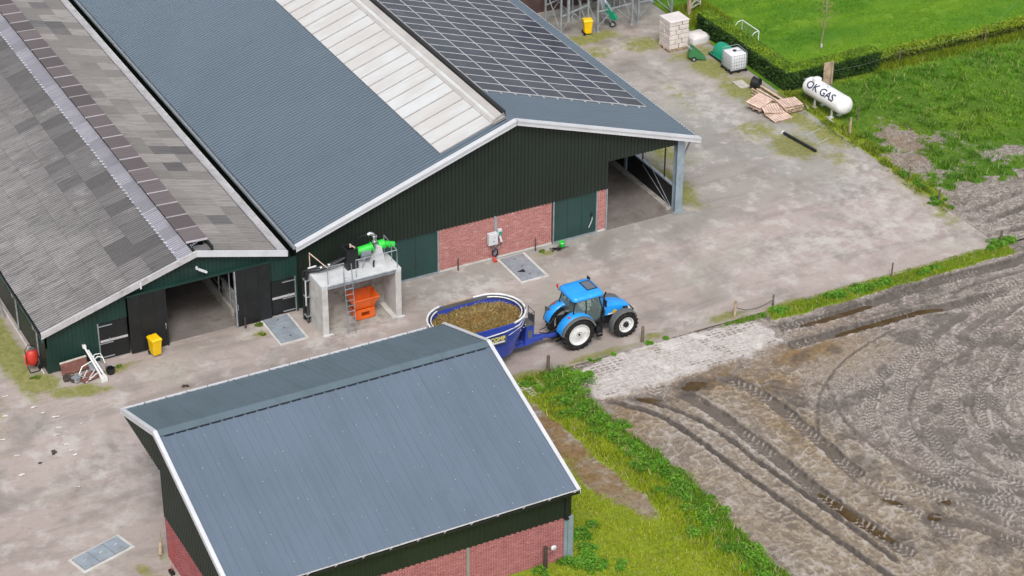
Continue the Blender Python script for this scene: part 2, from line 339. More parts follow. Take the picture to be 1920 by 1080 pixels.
def cr(pts, n=8):
    P = [Vector((*p, 0)) for p in pts]; P = [P[0]*2-P[1]]+P+[P[-1]*2-P[-2]]; out = []
    for i in range(1, len(P)-2):
        for k in range(n):
            t = k/n; a, b, c, d = P[i-1], P[i], P[i+1], P[i+2]
            out.append(.5*((2*b)+(c-a)*t+(2*a-5*b+4*c-d)*t*t+(3*b-a-3*c+d)*t**3))
    out.append(P[-2]); return [(p.x, p.y) for p in out]
def linedist(x, y, pts):
    best = np.full(x.shape, 1e9); S = np.zeros(x.shape); E = np.zeros(x.shape); s0 = 0.0; tot = sum(math.dist(pts[i], pts[i+1]) for i in range(len(pts)-1))
    for (ax, ay), (bx, by) in zip(pts[:-1], pts[1:]):
        L = math.hypot(bx-ax, by-ay)
        if L < 1e-6: continue
        sel = np.where((x > min(ax, bx)-1.2) & (x < max(ax, bx)+1.2) & (y > min(ay, by)-1.2) & (y < max(ay, by)+1.2))[0]
        ux, uy = (bx-ax)/L, (by-ay)/L; dx, dy = x[sel]-ax, y[sel]-ay; t = np.clip(dx*ux+dy*uy, 0, L)
        d = np.hypot(dx-t*ux, dy-t*uy); sg = np.sign(-dx*uy+dy*ux); m = d < np.abs(best[sel])
        k = sel[m]; best[k] = (d*np.where(sg == 0, 1, sg))[m]; S[k] = s0+t[m]; s0 += L
    E = np.minimum(S, tot-S); return best, S, E
# tyre tracks: points, width, depth, lug height, lug pitch, wetness, berm
TRACKS = [
 ([(8.0,-11.5),(9.6,-11.75),(10.91,-11.86),(14.19,-11.64),(18.16,-11.49),(21.98,-11.68),(27,-11.2)], .52, .15, .07, .34, .95, .07),
 ([(7.5,-13.15),(9.99,-13.19),(12.36,-13.32),(14.85,-13.33),(16.53,-13.63),(20,-13.9)], .5, .16, .05, .34, .95, .08),
 ([(3.3,-13.9),(3.9,-15.0),(4.28,-16.4),(4.43,-19.58),(4.46,-23.4)], .62, .13, .075, .42, .75, .05),
 ([(.9,-14.0),(1.56,-16.22),(2.04,-20.64),(2.31,-24.28),(2.72,-26.4),(3.2,-29)], .62, .12, .07, .42, .65, .05),
 ([(-2.3,-13.2),(-.68,-15.78),(.16,-21.01),(1.18,-27.6),(1.9,-32)], .17, .08, .0, .4, .85, .04),
 ([(-.97,-13.46),(.68,-16.72),(1.2,-20.66),(1.87,-24.9),(2.4,-29)], .15, .07, .0, .4, .75, .04),
 ([(9.22,-17.7),(7.58,-19.78),(6.5,-23.29),(6.2,-26.03),(5.53,-28.44)], .4, .022, .0, .4, .05, .045),
 ([(21.45,-13.18),(16.44,-14.58),(11.6,-16.89),(8.74,-20.38),(7.7,-23.93),(7.9,-26.29),(8.4,-28.9)], .5, .028, .05, .34, .08, .045),
 ([(22.6,-13.9),(17.2,-15.3),(12.6,-17.6),(9.6,-20.9),(8.6,-24.2),(9.0,-26.9),(9.6,-30)], .42, .028, .045, .34, .10, .04),
 ([(20.14,-14.8),(15.92,-16.49),(12.47,-19.37),(10.6,-22.2),(9.9,-24.66),(10.4,-28)], .46, .035, .055, .36, .16, .045),
 ([(20.6,-16.1),(16.4,-17.9),(13.3,-20.3),(11.5,-22.9),(11.0,-25.4)], .42, .03, .05, .36, .12, .04),
 ([(17.64,-17.9),(14.99,-19.65),(12.56,-22.34),(11.6,-24.97),(12,-28)], .34, .022, .035, .34, .06, .045),
 ([(2.2,-12.3),(.6,-12.9),(-.3,-14.2)], .5, .03, .05, .36, .25, .0),
 ([(22.0,-7.4),(24.5,-7.6),(28,-7.0),(33,-6.6)], .5, .10, .06, .34, .75, .06),
 ([(22.4,-8.9),(25,-9.1),(29,-8.7),(34,-8.4)], .5, .09, .06, .34, .7, .06),
 ([(5.2,-27.0),(6.8,-28.6),(8.0,-31.5)], .5, .07, .07, .36, .6, .05),
 ([(6.6,-24.6),(8.8,-26.6),(11.2,-28.2)], .45, .06, .06, .36, .4, .05),
]
def arc(r, a0, a1, cx=15.2, cy=-22.8):
    return [(cx+r*1.25*math.cos(math.radians(a0+(a1-a0)*k/7)), cy+r*math.sin(math.radians(a0+(a1-a0)*k/7))) for k in range(8)]
TRACKS += [(arc(8.9, 100, 215), .12, .03, 0, .4, .35, .03), (arc(6.9, 95, 225), .40, .02, .04, .34, .05, .03), (arc(5.4, 90, 235), .12, .03, 0, .4, .3, .03), (arc(3.9, 85, 245), .36, .02, .04, .34, .06, .03), (arc(3.0, 60, 270), .12, .03, 0, .4, .3, .03), (arc(1.9, 40, 290), .34, .02, .04, .34, .1, .03),
 ([(7.4, -16.5), (6.3, -20), (6.9, -24), (9.0, -27.5), (11, -30.5)], .13, .03, 0, .4, .3, .03), ([(12, -12.6), (15.5, -12.7), (19.5, -12.5), (23, -12.6)], .12, .03, 0, .4, .4, .03), ([(5.6, -24.5), (7.2, -27.2), (8.6, -30.4)], .4, .03, .05, .36, .3, .03), ([(4.46, -23.4), (4.9, -26), (5.6, -29)], .5, .02, .05, .42, .25, .02)]
TR = [(cr(p[0]),)+p[1:] for p in TRACKS]
SLAB = [(-2.3,-10.5),(.08,-9.9),(2.71,-9.9),(5.16,-10.1),(7.59,-10.44),(7.69,-12.75),(6.2,-12.85),(6.0,-13.1),(3.22,-13.11),(-.65,-13.35),(-2.9,-12.96),(-2.58,-11.65)]
def inpoly(x, y, P):
    r = np.zeros(x.shape, bool)
    for (ax, ay), (bx, by) in zip(P, P[1:]+P[:1]):
        c = ((ay > y) != (by > y)) & (x < (bx-ax)*(y-ay)/(by-ay+1e-12)+ax); r ^= c
    return r
def polydist(x, y, P):
    d = np.full(x.shape, 1e9)
    for (ax, ay), (bx, by) in zip(P, P[1:]+P[:1]):
        L2 = (bx-ax)**2+(by-ay)**2; t = np.clip(((x-ax)*(bx-ax)+(y-ay)*(by-ay))/L2, 0, 1)
        d = np.minimum(d, np.hypot(x-ax-t*(bx-ax), y-ay-t*(by-ay)))
    return np.where(inpoly(x, y, P), d, -d)
def mud_edge(y): return np.interp(y, [-34, -27.7, -23.7, -19.9, -14.2, -12.9, -11.6], [-2.15, -2.12, -2.1, -2.08, -2.85, -3.0, -2.75])
def field_grass(x, y):
    """how grassy the ground is, 0..1, and how yellow"""
    e = mud_edge(y); n = fbm(x, y, 1.1, 4, 41)
    g = sst(.25, -.35, x-e+.5*(n-.5))                                   # left of the mud
    soil = np.maximum.reduce([1.0*blob(x, y, -5.3, -14.3, 1.15, 3.0, -.12), .95*blob(x, y, -5.5, -18.3, .9, 2.2, .1), .75*blob(x, y, -4.9, -20.5, .8, 1.5, 0), .5*blob(x, y, -3.6, -10.8, .35, .5)])
    lush = sst(1.75, 1.0, np.abs(x-(e-.95))+.5*(n-.5)) * sst(-10.3, -11.2, y)
    soil = soil*(1-.92*lush)
    g = g*(1-np.clip(soil*1.35, 0, 1))
    yel = np.clip(.95*sst(.85, 1.6, e-x+.8*(n-.5))-.15*fbm(x, y, .6, 3, 77), 0, 1)
    yel *= sst(-22.8, -22.2, -np.abs(y+30)+7.5) if False else 1.0
    # verge strip north of the tracks
    v = sst(8.0, 8.6, x)*sst(23.0, 22.6, x)*sst(-11.05, -10.85, y+.35*(n-.5))
    g = np.maximum(g, .8*v); yel = np.where(v > .3, .55+.3*(n-.5), yel)
    k = blob(x, y, 6.9, -10.15, 1.4, .35)*.75; g = np.maximum(g, k)
    for c in [(-3.6, -10.3, 1.1, .45), (1.7, -9.95, .55, .4), (-.9, -10.1, .6, .25), (-.1, -9.9, .4, .2)]: g = np.maximum(g, .95*blob(x, y, *c))
    g = np.where(inpoly(x, y, SLAB) & (n < .55), g*.35, g)
    return g, np.clip(yel, 0, 1)
FC = {}
def field_z(x, y):
    lump = sst(8.6, 6.5, x+.25*(y+20)*0)*sst(-13.4, -14.6, y)*sst(-.3, .3, x-mud_edge(y))
    wx, wy = x+.25*(fbm(x, y, .4, 2, 64)-.5), y+.25*(fbm(x, y, .4, 2, 65)-.5); r1 = np.minimum(np.abs(2*vnoise(wx/.40, wy/.46, 60)-1), 1.25*np.abs(2*vnoise(wx/.27+9, wy/.33, 62)-1)); r2 = np.abs(2*vnoise(x/.21+3, y/.24, 61)-1)
    h = .048*lump*(.62-np.minimum(r1*3.6, 1))+.012*lump*(r2-.5)
    h += (.05+.02*(1-lump))*(fbm(x, y, 2.5, 3, 11)-.5)+(.025+.025*(1-lump))*(fbm(x, y, .22, 3, 12)-.5)+.01*(1-lump)*(.5-np.minimum(4*np.abs(2*vnoise(x/.6, y/.6, 66)-1), 1))
    wet = np.zeros_like(x); prn = np.zeros_like(x)
    for pts, w, dep, lug, pit, wt, berm in TR:
        pit = pit*.72; d, S, E = linedist(x, y, pts); d = d+.16*(fbm(x, y, .3, 3, 97)-.5); ad = np.abs(d); m = ad < 1.0
        f = np.where(m, sst(w*.5+.04, w*.5-.03, ad), 0)*sst(0, .35, E)
        mod = .65+.6*fbm(x, y, 1.3, 2, 90)
        h = h*(1-.8*f) - dep*mod*f
        lt = np.zeros_like(x)
        if lug: lt = f*(np.sin(2*math.pi*(S/pit+ad*1.9)+np.where(d > 0, 0, math.pi)) > .15)*sst(.30, .5, fbm(x, y, 1.1, 3, 95))*(.6+.8*fbm(x, y, .2, 2, 96)); h += .7*lug*lt*mod; prn = np.where(f > .3, (lt-.45*f)*np.where(wt > .5, .55, 1.0), prn)
        h += np.where(m, np.where(d > 0, .9, .4)*berm*np.exp(-((ad-w*.5-.10)/.07)**2)*sst(0, .4, E)*1.5*sst(.22, .62, fbm(x, y, .3, 3, 91)), 0)
        wet = np.maximum(wet, np.clip(wt*((.25 if lug else .8)*f*(1-.85*lt)+1.25*np.where(m, np.exp(-((d-w*.5-.03)/.085)**2), 0)*sst(0, .4, E))*(.45+1.2*fbm(x, y, .5, 3, 92)), 0, 1))
    wet = np.maximum(wet, .62*sst(.56, .68, fbm(x, y, 1.3, 4, 99))*sst(2, 6, x))
    # hollows where cattle and wheels have churned the soil beside the slab
    for c, dp in [((1.9, -13.9, .9, .45), .13), ((-.5, -14.0, .8, .3, -.6), .12), ((3.35, -14.3, .6, .4, -.9), -.10), ((1.15, -14.4, .6, .35, -1.0), -.10), ((5.6, -27.0, .5, .35), .08), ((6.6, -26.4, .5, .3), .07), ((4.7, -25.4, .6, .25, -.9), .07), ((7.3, -25.0, .6, .3), .06), ((3.3, -27.6, .5, .3), .07)]:
        b = blob(x, y, *c); h -= dp*b; wet = np.maximum(wet, .85*b*(.5+fbm(x, y, .5, 3, 93)))
    pd = polydist(x, y, SLAB)+.45*(fbm(x, y, .45, 4, 14)-.5)
    slab = sst(-.04, .08, pd); h = h*(1-.75*slab)+.07*slab
    tr = np.abs(np.sin(x*17.5))*np.abs(np.sin(y*23.0)); hole = ((np.mod(x+.06*y, .30) > .10) & (np.mod(y, .20) > .10)).astype(float); h -= .025*slab*hole
    g, yel = field_grass(x, y); h = h*(1-.5*g)+.05*g+.10*g*(fbm(x, y, .8, 3, 15)-.3)
    z = -.09+h
    edge = sst(-10.75, -10.1, y); z = z*(1-edge)+np.minimum(z, -.02)*edge
    z = np.where((y > -10.35), np.minimum(z, -.018), z)
    brown = np.clip(np.maximum.reduce([1.1*blob(x, y, 8.0, -14.0, 2.6, 1.0), 1.1*blob(x, y, 3.4, -14.2, 2.6, 1.0), .95*blob(x, y, -2.1, -14.6, .9, 1.2), .9*blob(x, y, 5.2, -15.3, 1.7, 1.4), .5*blob(x, y, 10.5, -12.5, 2.6, .5), 1.6*blob(x, y, -5.2, -15.5, 1.8, 4.6), .6*blob(x, y, 3.9, -18.5, 1.0, 3)]), 0, 1)
    beige = np.clip(sst(7.4, 4.2, x+.18*(y+20))*sst(-13.6, -15.5, y)*(1.25*fbm(x, y, 2.0, 3, 20)+.15), 0, 1)
    beige = np.maximum(beige, .7*blob(x, y, 9.5, -15.3, 3.0, 1.2))
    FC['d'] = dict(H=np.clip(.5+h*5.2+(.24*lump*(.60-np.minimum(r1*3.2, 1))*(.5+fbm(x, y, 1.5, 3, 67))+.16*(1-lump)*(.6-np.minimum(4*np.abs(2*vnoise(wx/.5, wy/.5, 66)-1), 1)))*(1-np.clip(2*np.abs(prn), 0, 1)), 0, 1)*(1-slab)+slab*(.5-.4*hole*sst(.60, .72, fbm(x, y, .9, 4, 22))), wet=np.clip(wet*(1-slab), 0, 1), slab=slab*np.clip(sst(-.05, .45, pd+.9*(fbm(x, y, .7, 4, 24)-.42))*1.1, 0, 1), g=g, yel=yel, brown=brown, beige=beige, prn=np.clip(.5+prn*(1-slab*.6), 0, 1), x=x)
    return z
def field_cols(x, y, z):
    if len(FC['d']['x']) != len(x): field_z(x, y)
    d = FC['d']; return {'msk': np.stack([d['g'], d['brown'], d['prn'], d['beige']], 1), 'msk2': np.stack([d['H'], d['wet'], d['yel'], d['slab']], 1)}
fx = axis([(-23.6, -10, .5), (-10, -3.5, .11), (-3.5, 13, .055), (13, 24, .085), (24, 40, .3), (40, 90, 5)]); fy = axis([(-90, -40, 5), (-40, -33, .4), (-33, -22, .065), (-22, -10.0, .055)])
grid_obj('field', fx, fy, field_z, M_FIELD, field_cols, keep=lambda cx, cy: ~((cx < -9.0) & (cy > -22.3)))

def meadow_mask(x, y):
    n = fbm(x, y, 1.0, 4, 141)
    bare = np.maximum.reduce([1.25*blob(x, y, 25.0, 2.0, .9, 2.0, -.25)*(2.2*n-.05), 1.3*blob(x, y, 24.0, -.5, .9, 1.5)*(2.2*n-.05), 1.1*blob(x, y, 29.5, -2.0, 1.2, .7)*(2.2*n-.1), 1.3*blob(x, y, 23.4, -7.5, 1.6, 2.6), .4*blob(x, y, 27.5, 1.0, 1.2, .8)])
    front = sst(-3.0, -4.4, y+3.0*(n-.5)+.12*(x-26))*sst(22.6, 24.2, x+1.0*(n-.5)); low = sst(-5.6, -6.2, y+.6*(n-.5))
    g = np.clip(1.0-1.2*np.maximum.reduce([bare, front, low])-.45*sst(.52, .62, fbm(x, y, .45, 3, 143))*np.clip(1.6*(blob(x, y, 25, 1, 2.4, 3.6)+blob(x, y, 28, -1.5, 4, 2)), 0, 1), 0, 1)
    yel = np.clip(sst(23.9, 22.7, x+.6*(n-.5))*.9+.55*blob(x, y, 25.5, 2.2, 1.2, 2.0)+.25*blob(x, y, 30, 2, 2, 2)+.5*sst(9.0, 9.9, y), 0, 1)
    return g, yel, n
def meadow_z(x, y):
    g, yel, n = meadow_mask(x, y); h = .10*(fbm(x, y, 3, 3, 151)-.5)+.09*(fbm(x, y, .4, 4, 152)-.5); wet = np.zeros_like(x)
    for pts, w, dep, lug, pit, wt, berm in ((TR[13][0], .45, .06, .05, .34, .7, .04), (TR[14][0], .45, .06, .05, .34, .7, .04), (cr([(23.0, -5.6), (26, -4.9), (30, -4.6), (36, -4.0)]), .45, .04, .04, .34, .3, .03), (cr([(23.4, -6.4), (26.5, -6.0), (31, -5.6), (36, -5.0)]), .45, .05, .04, .34, .5, .03)):
        d, S, E = linedist(x, y, pts); d = d+.25*(fbm(x, y, .35, 3, 97)-.5); ad = np.abs(d); m = ad < 1; f = np.where(m, sst(w*.5+.04, w*.5-.03, ad), 0)*sst(0, .35, E)*sst(.25, .5, fbm(x, y, 1.2, 3, 98))
        h = h*(1-.8*f)-dep*f+f*lug*(np.sin(2*math.pi*(S/pit+ad*1.9)) > .15)+np.where(m, berm*np.exp(-((ad-w*.5-.1)/.08)**2), 0)*1.5*sst(.25, .6, fbm(x, y, .3, 3, 91)); wet = np.maximum(wet, wt*f*(.4+fbm(x, y, .8, 3, 92)))
    ed = sst(23.2, 22.4, x); z = (-.05+h)*(1-ed)-.02*ed
    FC['m'] = dict(H=np.clip(.5+h*3.2, 0, 1), wet=np.clip(wet, 0, 1), g=g, yel=yel, x=x); return z
def meadow_cols(x, y, z):
    d = FC['m']; o = 0*x; br = .5*blob(x, y, 24.6, 1.5, 1.6, 2.6); return {'msk': np.stack([d['g'], br, o+.5, o], 1), 'msk2': np.stack([d['H'], d['wet'], d['yel'], o], 1)}
grid_obj('meadow', axis([(22.37, 36, .09), (36, 50, .4), (50, 120, 6)]), axis([(-9.99, 10.2, .09)]), meadow_z, M_FIELD, meadow_cols)
grid_obj('lawn', axis([(22.42, 46, .3), (46, 120, 6)]), axis([(10.21, 40, .3), (40, 120, 6)]), lambda x, y: .03*(fbm(x, y, 3, 3, 171)-.5)-.01, M_LAWN, lambda x, y, z: {'msk': np.stack([0*x]*3, 1)})

# standing water in the wheel ruts
def puddle(pts, w, z, nm='puddle'):
    P = cr(pts, 5); v = []; n = len(P)
    for i, (x, y) in enumerate(P):
        a, b = P[max(i-1, 0)], P[min(i+1, n-1)]; L = math.hypot(b[0]-a[0], b[1]-a[1]); nx, ny = -(b[1]-a[1])/L, (b[0]-a[0])/L
        ww = w*math.sin(math.pi*(i+.4)/(n-.2))**.5*(.8+.4*random.random()); v += [(x+nx*ww/2, y+ny*ww/2, z), (x-nx*ww/2, y-ny*ww/2, z)]
    m = MB(); m.add(v, [(2*i, 2*i+1, 2*i+3, 2*i+2) for i in range(n-1)]); struct(m.build(nm, M_PUDDLE))
puddle([(9.2,-11.75),(10.9,-11.9),(12.4,-11.85),(13.3,-11.78)], .5, -.165)
puddle([(10.2,-13.25),(12.36,-13.35),(14.85,-13.36),(16.2,-13.6)], .5, -.175)
puddle([(2.25,-23.4),(2.45,-24.8),(2.7,-26.2),(3.1,-27.6)], .6, -.165)
puddle([(1.3,-13.75),(1.9,-13.9),(2.6,-14.1)], .8, -.165)
puddle([(-1.2,-13.65),(-.5,-14.05),(.1,-14.9)], .55, -.165)
puddle([(5.3,-27.0),(5.9,-27.05)], .5, -.14); puddle([(6.3,-26.4),(6.9,-26.4)], .45, -.14); puddle([(4.4,-25.0),(4.9,-25.8)], .4, -.14)
# ------------------------------------------------------------------ building materials
def roof_metal(name, c, along, seam=None, k=1.0):
    t = NT(name); big = t.noise(.25, 4); st = t.noise(1.0, 5, .6, t.pos(scale=along)); f = t.noise(7, 4, .65)
    col = t.mix(t.ramp(big, .35, .65), sc(c, .96), sc(c, 1.04)); col = t.mix(t.ramp(st, .45, .72, 0, .5*k), col, sc(c, .78)); col = t.mix(t.ramp(f, .55, .8, 0, .25*k), col, sc(c, 1.3))
    alg = t.noise(2.2, 7, .72, t.pos(scale=(along[0]*.6, along[1]*.6, .3))); col = t.mix(t.ramp(alg, .60, .74, 0, .35), col, sc(c, .62)); t.bump(f, .04, .01); return t.out(col, .56, 0.1, .35)
M_ROOF_MAIN = roof_metal('blue_grey_roof_sheet', (.116, .152, .190), (.25, .25, .25), k=.4)
M_ROOF_PAN = roof_metal('blue_grey_roof_sheet_shaded_pan', (.047, .066, .088), (.25, .25, .25), k=.4)  # darker copy of the sheet colour, carries the rib shade
M_ROOF_SHED = roof_metal('blue_grey_shed_roof', (.112, .148, .196), (2.2, .25, .25), k=.7)
M_ROOF_SHED_BACK = roof_metal('weathered_grey_green_shed_roof', (.098, .138, .165), (1.6, .3, .3))
M_GREEN_DARK = wmat('dark_green_cladding', (.0112, .0190, .0130), .5, 0, .14, .5, bump=.04)
M_GREEN = wmat('green_cladding', (.0075, .034, .027), .5, 0, .2, .7, (.03, .045, .038), .4, bump=.05)
M_DOOR = wmat('teal_green_door', (.0135, .046, .042), .55, 0, .2, .6, (.03, .055, .045), .4, bump=.06)
M_BLACK_DOOR = wmat('black_stained_board', (.0062, .0078, .0088), .6, 0, .25, .9, (.022, .024, .022), .4)
M_WHITE = wmat('white_trim', (.545, .555, .585), .4, 0, .06, .9, (.42, .40, .37), .35, bump=.03)
M_WHITE_DIRTY = wmat('dirty_white_trim', (.44, .43, .44), .55, 0, .12, 1.3, (.24, .225, .215), .6, bump=.06)
M_LEDGE = wmat('stained_vent_sheet', (.43, .41, .395), .5, 0, .10, .5, (.33, .30, .28), .5, bump=.03)
M_GALV = wmat('galvanised_steel', (.40, .44, .48), .42, .55, .15, 2.5, (.25, .26, .26), .5, bump=.05)
M_STEEL_BLUE = wmat('blue_grey_galvanised_post', (.30, .375, .43), .45, .35, .15, 1.5, (.18, .2, .21), .4, bump=.04)
M_CONC = wmat('cast_concrete', (.52, .51, .49), .85, 0, .12, 1.4, (.30, .27, .235), .5, 12, .25, .2)
M_CONC_TOP = wmat('concrete_deck', (.53, .54, .55), .8, 0, .1, 1.8, (.42, .42, .41), .5, 12, .2, .2)
M_CONC_IN = wmat('concrete_inside_stained', (.33, .315, .29), .85, 0, .18, .9, (.16, .125, .095), .8, 12, .2, .2)
M_FLOOR = wmat('barn_floor_concrete', (.17, .152, .14), .8, 0, .2, .6, (.12, .095, .075), .8, 9, .25, .2)
M_MORTAR = wmat('mortar', (.46, .31, .29), .9, 0, .12, 3, (.3, .2, .18), .4)
M_MORTAR2 = wmat('pale_mortar', (.50, .37, .345), .9, 0, .12, 3)
def brick_material(name, c1, c2, pale):
    t = NT(name); A = t.attr('tint'); r = t.sep(A.outputs['Color'])
    col = t.mix(r[0], c1, c2); col = t.mix(t.math('MULTIPLY', t.ramp(r[1], .90, .99), .6), col, pale)
    col = t.mix(t.ramp(t.noise(1.2, 5, .65), .5, .75, 0, .45), col, sc(c1, .75)); f = t.noise(40, 3); t.bump(f, .3, .005)
    return t.out(col, .85, spec=.2)
M_BRICK = brick_material('red_brick', (.32, .108, .098), (.43, .175, .155), (.52, .33, .30))
M_BRICK_SHED = brick_material('red_shed_brick', (.265, .080, .084), (.36, .118, .118), (.42, .16, .15))
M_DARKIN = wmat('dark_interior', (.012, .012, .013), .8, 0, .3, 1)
M_BLACK = wmat('black_plastic', (.012, .013, .015), .45, 0, .3, 3)
M_ASB = None
def asb_material():
    t = NT('weathered_fibre_cement'); r = t.objrand(); n = t.noise(.8, 6, .65); st = t.noise(1.3, 6, .65, t.pos(scale=(.6, 4.5, .6))); f = t.noise(11, 4, .7); lich = t.noise(4.5, 5, .7)
    gx = t.node('ShaderNodeSeparateXYZ'); t.t.links.new(t.pos(), gx.inputs[0]); up = t.ramp(t.math('ADD', gx.outputs[0], t.math('MULTIPLY', t.math('SUBTRACT', t.noise(.35, 5, .6), .5), 6.0)), -22.5, -18.0); col = t.mix(t.ramp(r, 0, 1), (.20, .192, .194), (.245, .236, .237)); col = t.mix(t.math('MULTIPLY', up, .55), col, (.105, .102, .104)); col = t.mix(t.ramp(r, .90, .96, 0, .4), col, (.12, .118, .12))
    col = t.mix(t.ramp(st, .44, .66, 0, .7), col, (.105, .100, .102)); col = t.mix(t.ramp(n, .52, .72, 0, .45), col, (.31, .30, .30))
    col = t.mix(t.ramp(lich, .64, .74, 0, .75), col, (.40, .39, .38)); col = t.mix(t.ramp(f, .62, .75, 0, .6), col, (.045, .043, .043))
    t.bump(f, .25, .01); return t.out(col, .92, spec=.15)
M_ASB = asb_material()
def asb2(name, c, lo, hi):
    t = NT(name); r = t.objrand(); st = t.noise(1.3, 6, .65, t.pos(scale=(.6, 4.5, .6))); f = t.noise(9, 4, .7)
    col = t.mix(t.ramp(r, 0, 1), sc(c, .8), sc(c, 1.2)); col = t.mix(t.ramp(st, .45, .7, 0, .6), col, lo); col = t.mix(t.ramp(f, .6, .75, 0, .5), col, hi); t.bump(f, .2, .01); return t.out(col, .9, spec=.2)
M_ASB_DARK = asb2('dark_fibre_cement', (.118, .115, .118), (.07, .068, .07), (.18, .175, .175))
M_ASB_BROWN = asb2('brownish_fibre_cement', (.215, .205, .198), (.13, .12, .115), (.36, .34, .33))
M_RIDGE = asb2('ridge_vent_sheet', (.120, .103, .106), (.10, .09, .095), (.25, .24, .26))
M_RIDGE_LAP = asb2('ridge_vent_lit_lap', (.36, .34, .36), (.25, .24, .25), (.5, .5, .52))  # light on the lap edges painted as a paler band
VALLEY = {M_ASB.name: wmat('lichen_dirt_and_valley_shade', (.058, .055, .055), .95, 0, .3, 3), M_ASB_DARK.name: wmat('dark_dirt_and_valley_shade', (.055, .053, .054), .95, 0, .3, 3), M_ASB_BROWN.name: wmat('brown_dirt_and_valley_shade', (.075, .068, .064), .95, 0, .3, 3)}  # shade between the corrugations painted in along with the dirt
M_POLY = asb2('old_translucent_sheet', (.225, .225, .255), (.155, .155, .185), (.31, .31, .335))
VALLEY[M_POLY.name] = wmat('grey_dirt_and_valley_shade', (.13, .13, .155), .9, 0, .25, 3)
def sky_material():
    t = NT('milky_skylight_sheet'); r = t.objrand(); n = t.noise(.7, 5, .6, t.pos(scale=(.5, 1, 1))); d = t.noise(1.6, 6, .65, t.pos(scale=(.25, 2, .25)))
    col = t.mix(t.ramp(n, .35, .65), (.50, .49, .475), (.56, .575, .58)); col = t.mix(t.ramp(d, .5, .74, 0, .55), col, (.42, .39, .365)); col = t.mix(t.ramp(r, 0, 1, 0, .3), col, (.46, .43, .40))
    return t.out(col, .35, spec=.5)
M_SKYL = sky_material()
M_GREYLINE = wmat('grey_joint_bar', (.33, .31, .30), .5, .1, .15, 3)

# ------------------------------------------------------------------ building helpers
def rib_breaks(a, b, pitch, prof):
    """positions and heights of a ribbed sheet between a and b. prof: list of (fraction, height)"""
    out = []; n = int(math.ceil((b-a)/pitch))
    for k in range(n):
        for f, h in prof:
            p = a+(k+f)*pitch
            if p < b-1e-6: out.append((p, h))
    out.append((b, prof[0][1])); return out
TRAP = [(0, 0), (.44, 0), (.54, 1), (.90, 1)]
SINE = [(0, 0), (.17, .25), (.33, .75), (.5, 1), (.67, .75), (.83, .25)]
def ribbed_slope(mb, xa, za, xb, zb, y0, y1, pitch, hgt, prof=TRAP, mi=0, pan=None):
    """roof sheet between eave (xa,za) and ridge (xb,zb); ribs run down the slope"""
    L = math.hypot(xb-xa, zb-za); nx, nz = -(zb-za)/L, (xb-xa)/L
    if nz < 0: nx, nz = -nx, -nz
    br = rib_breaks(y0, y1, pitch, prof); v = []
    for y, h in br: v += [(xa+nx*h*hgt, y, za+nz*h*hgt), (xb+nx*h*hgt, y, zb+nz*h*hgt)]
    mb.add(v, [(2*i, 2*i+1, 2*i+3, 2*i+2) for i in range(len(br)-1)], mi)
    if pan is not None:            # shade between the ribs is painted on as darker pans
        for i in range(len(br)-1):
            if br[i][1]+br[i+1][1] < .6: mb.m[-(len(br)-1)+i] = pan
def ribbed_slope_y(mb, ya, za, yb, zb, x0, x1, pitch, hgt, prof=TRAP, mi=0):
    L = math.hypot(yb-ya, zb-za); ny, nz = -(zb-za)/L, (yb-ya)/L
    if nz < 0: ny, nz = -ny, -nz
    br = rib_breaks(x0, x1, pitch, prof); v = []
    for x, h in br: v += [(x, ya+ny*h*hgt, za+nz*h*hgt), (x, yb+ny*h*hgt, zb+nz*h*hgt)]
    mb.add(v, [(2*i, 2*i+1, 2*i+3, 2*i+2) for i in range(len(br)-1)], mi)
def ribbed_wall(mb, a, b, at, out, zb, zt, pitch, dep, axis='x', mi=0, prof=TRAP, extra=()):
    """upright ribbed sheet from a to b along axis, at the fixed coordinate, ribs standing out by dep*out; zb/zt functions"""
    br = sorted(rib_breaks(a, b, pitch, prof)+[(e, 0) for e in extra if a < e < b]); v = []
    for p, h in br:
        c = at+out*dep*h
        v += [(p, c, zb(p)), (p, c, zt(p))] if axis == 'x' else [(c, p, zb(p)), (c, p, zt(p))]
    mb.add(v, [(2*i, 2*i+1, 2*i+3, 2*i+2) for i in range(len(br)-1)], mi)
def brick_field(name, a, b, at, out, z0, z1, mat, parent, origin, axis='x', holes=()):
    """running-bond bricks, each with its own edges, joints recessed"""
    bl, bh, j = .205, .049, .018; V = []; F = []; C = []; row = 0; z = z0+.006
    rg = np.random.default_rng(int(abs(a*100+at*7))+3)
    while z+bh < z1+.004:
        x = a-(bl+j)*(.5 if row % 2 else 0)
        while x < b:
            xa, xb = max(x, a), min(x+bl, b)
            if xb-xa > .03:
                pr = .010+.006*rg.random(); n = len(V); zz = z+.002*(rg.random()-.5); e = .004
                P = [(xa, 0, zz), (xb, 0, zz), (xb, 0, zz+bh), (xa, 0, zz+bh), (xa+e, pr, zz+e), (xb-e, pr, zz+e), (xb-e, pr, zz+bh-e), (xa+e, pr, zz+bh-e)]
                V += [((p[0], at+out*p[1], p[2]) if axis == 'x' else (at+out*p[1], p[0], p[2])) for p in P]
                F += [(n+4, n+5, n+6, n+7), (n, n+1, n+5, n+4), (n+1, n+2, n+6, n+5), (n+2, n+3, n+7, n+6), (n+3, n, n+4, n+7)]
                c = (rg.random(), rg.random(), 0); C += [c]*8
            x += bl+j
        z += bh+j; row += 1
    V = np.array(V)-np.array(origin); me = fast_mesh(name, V, np.array(F), mat, np.array(C))
    return stuff(link_mesh(name, me, parent))

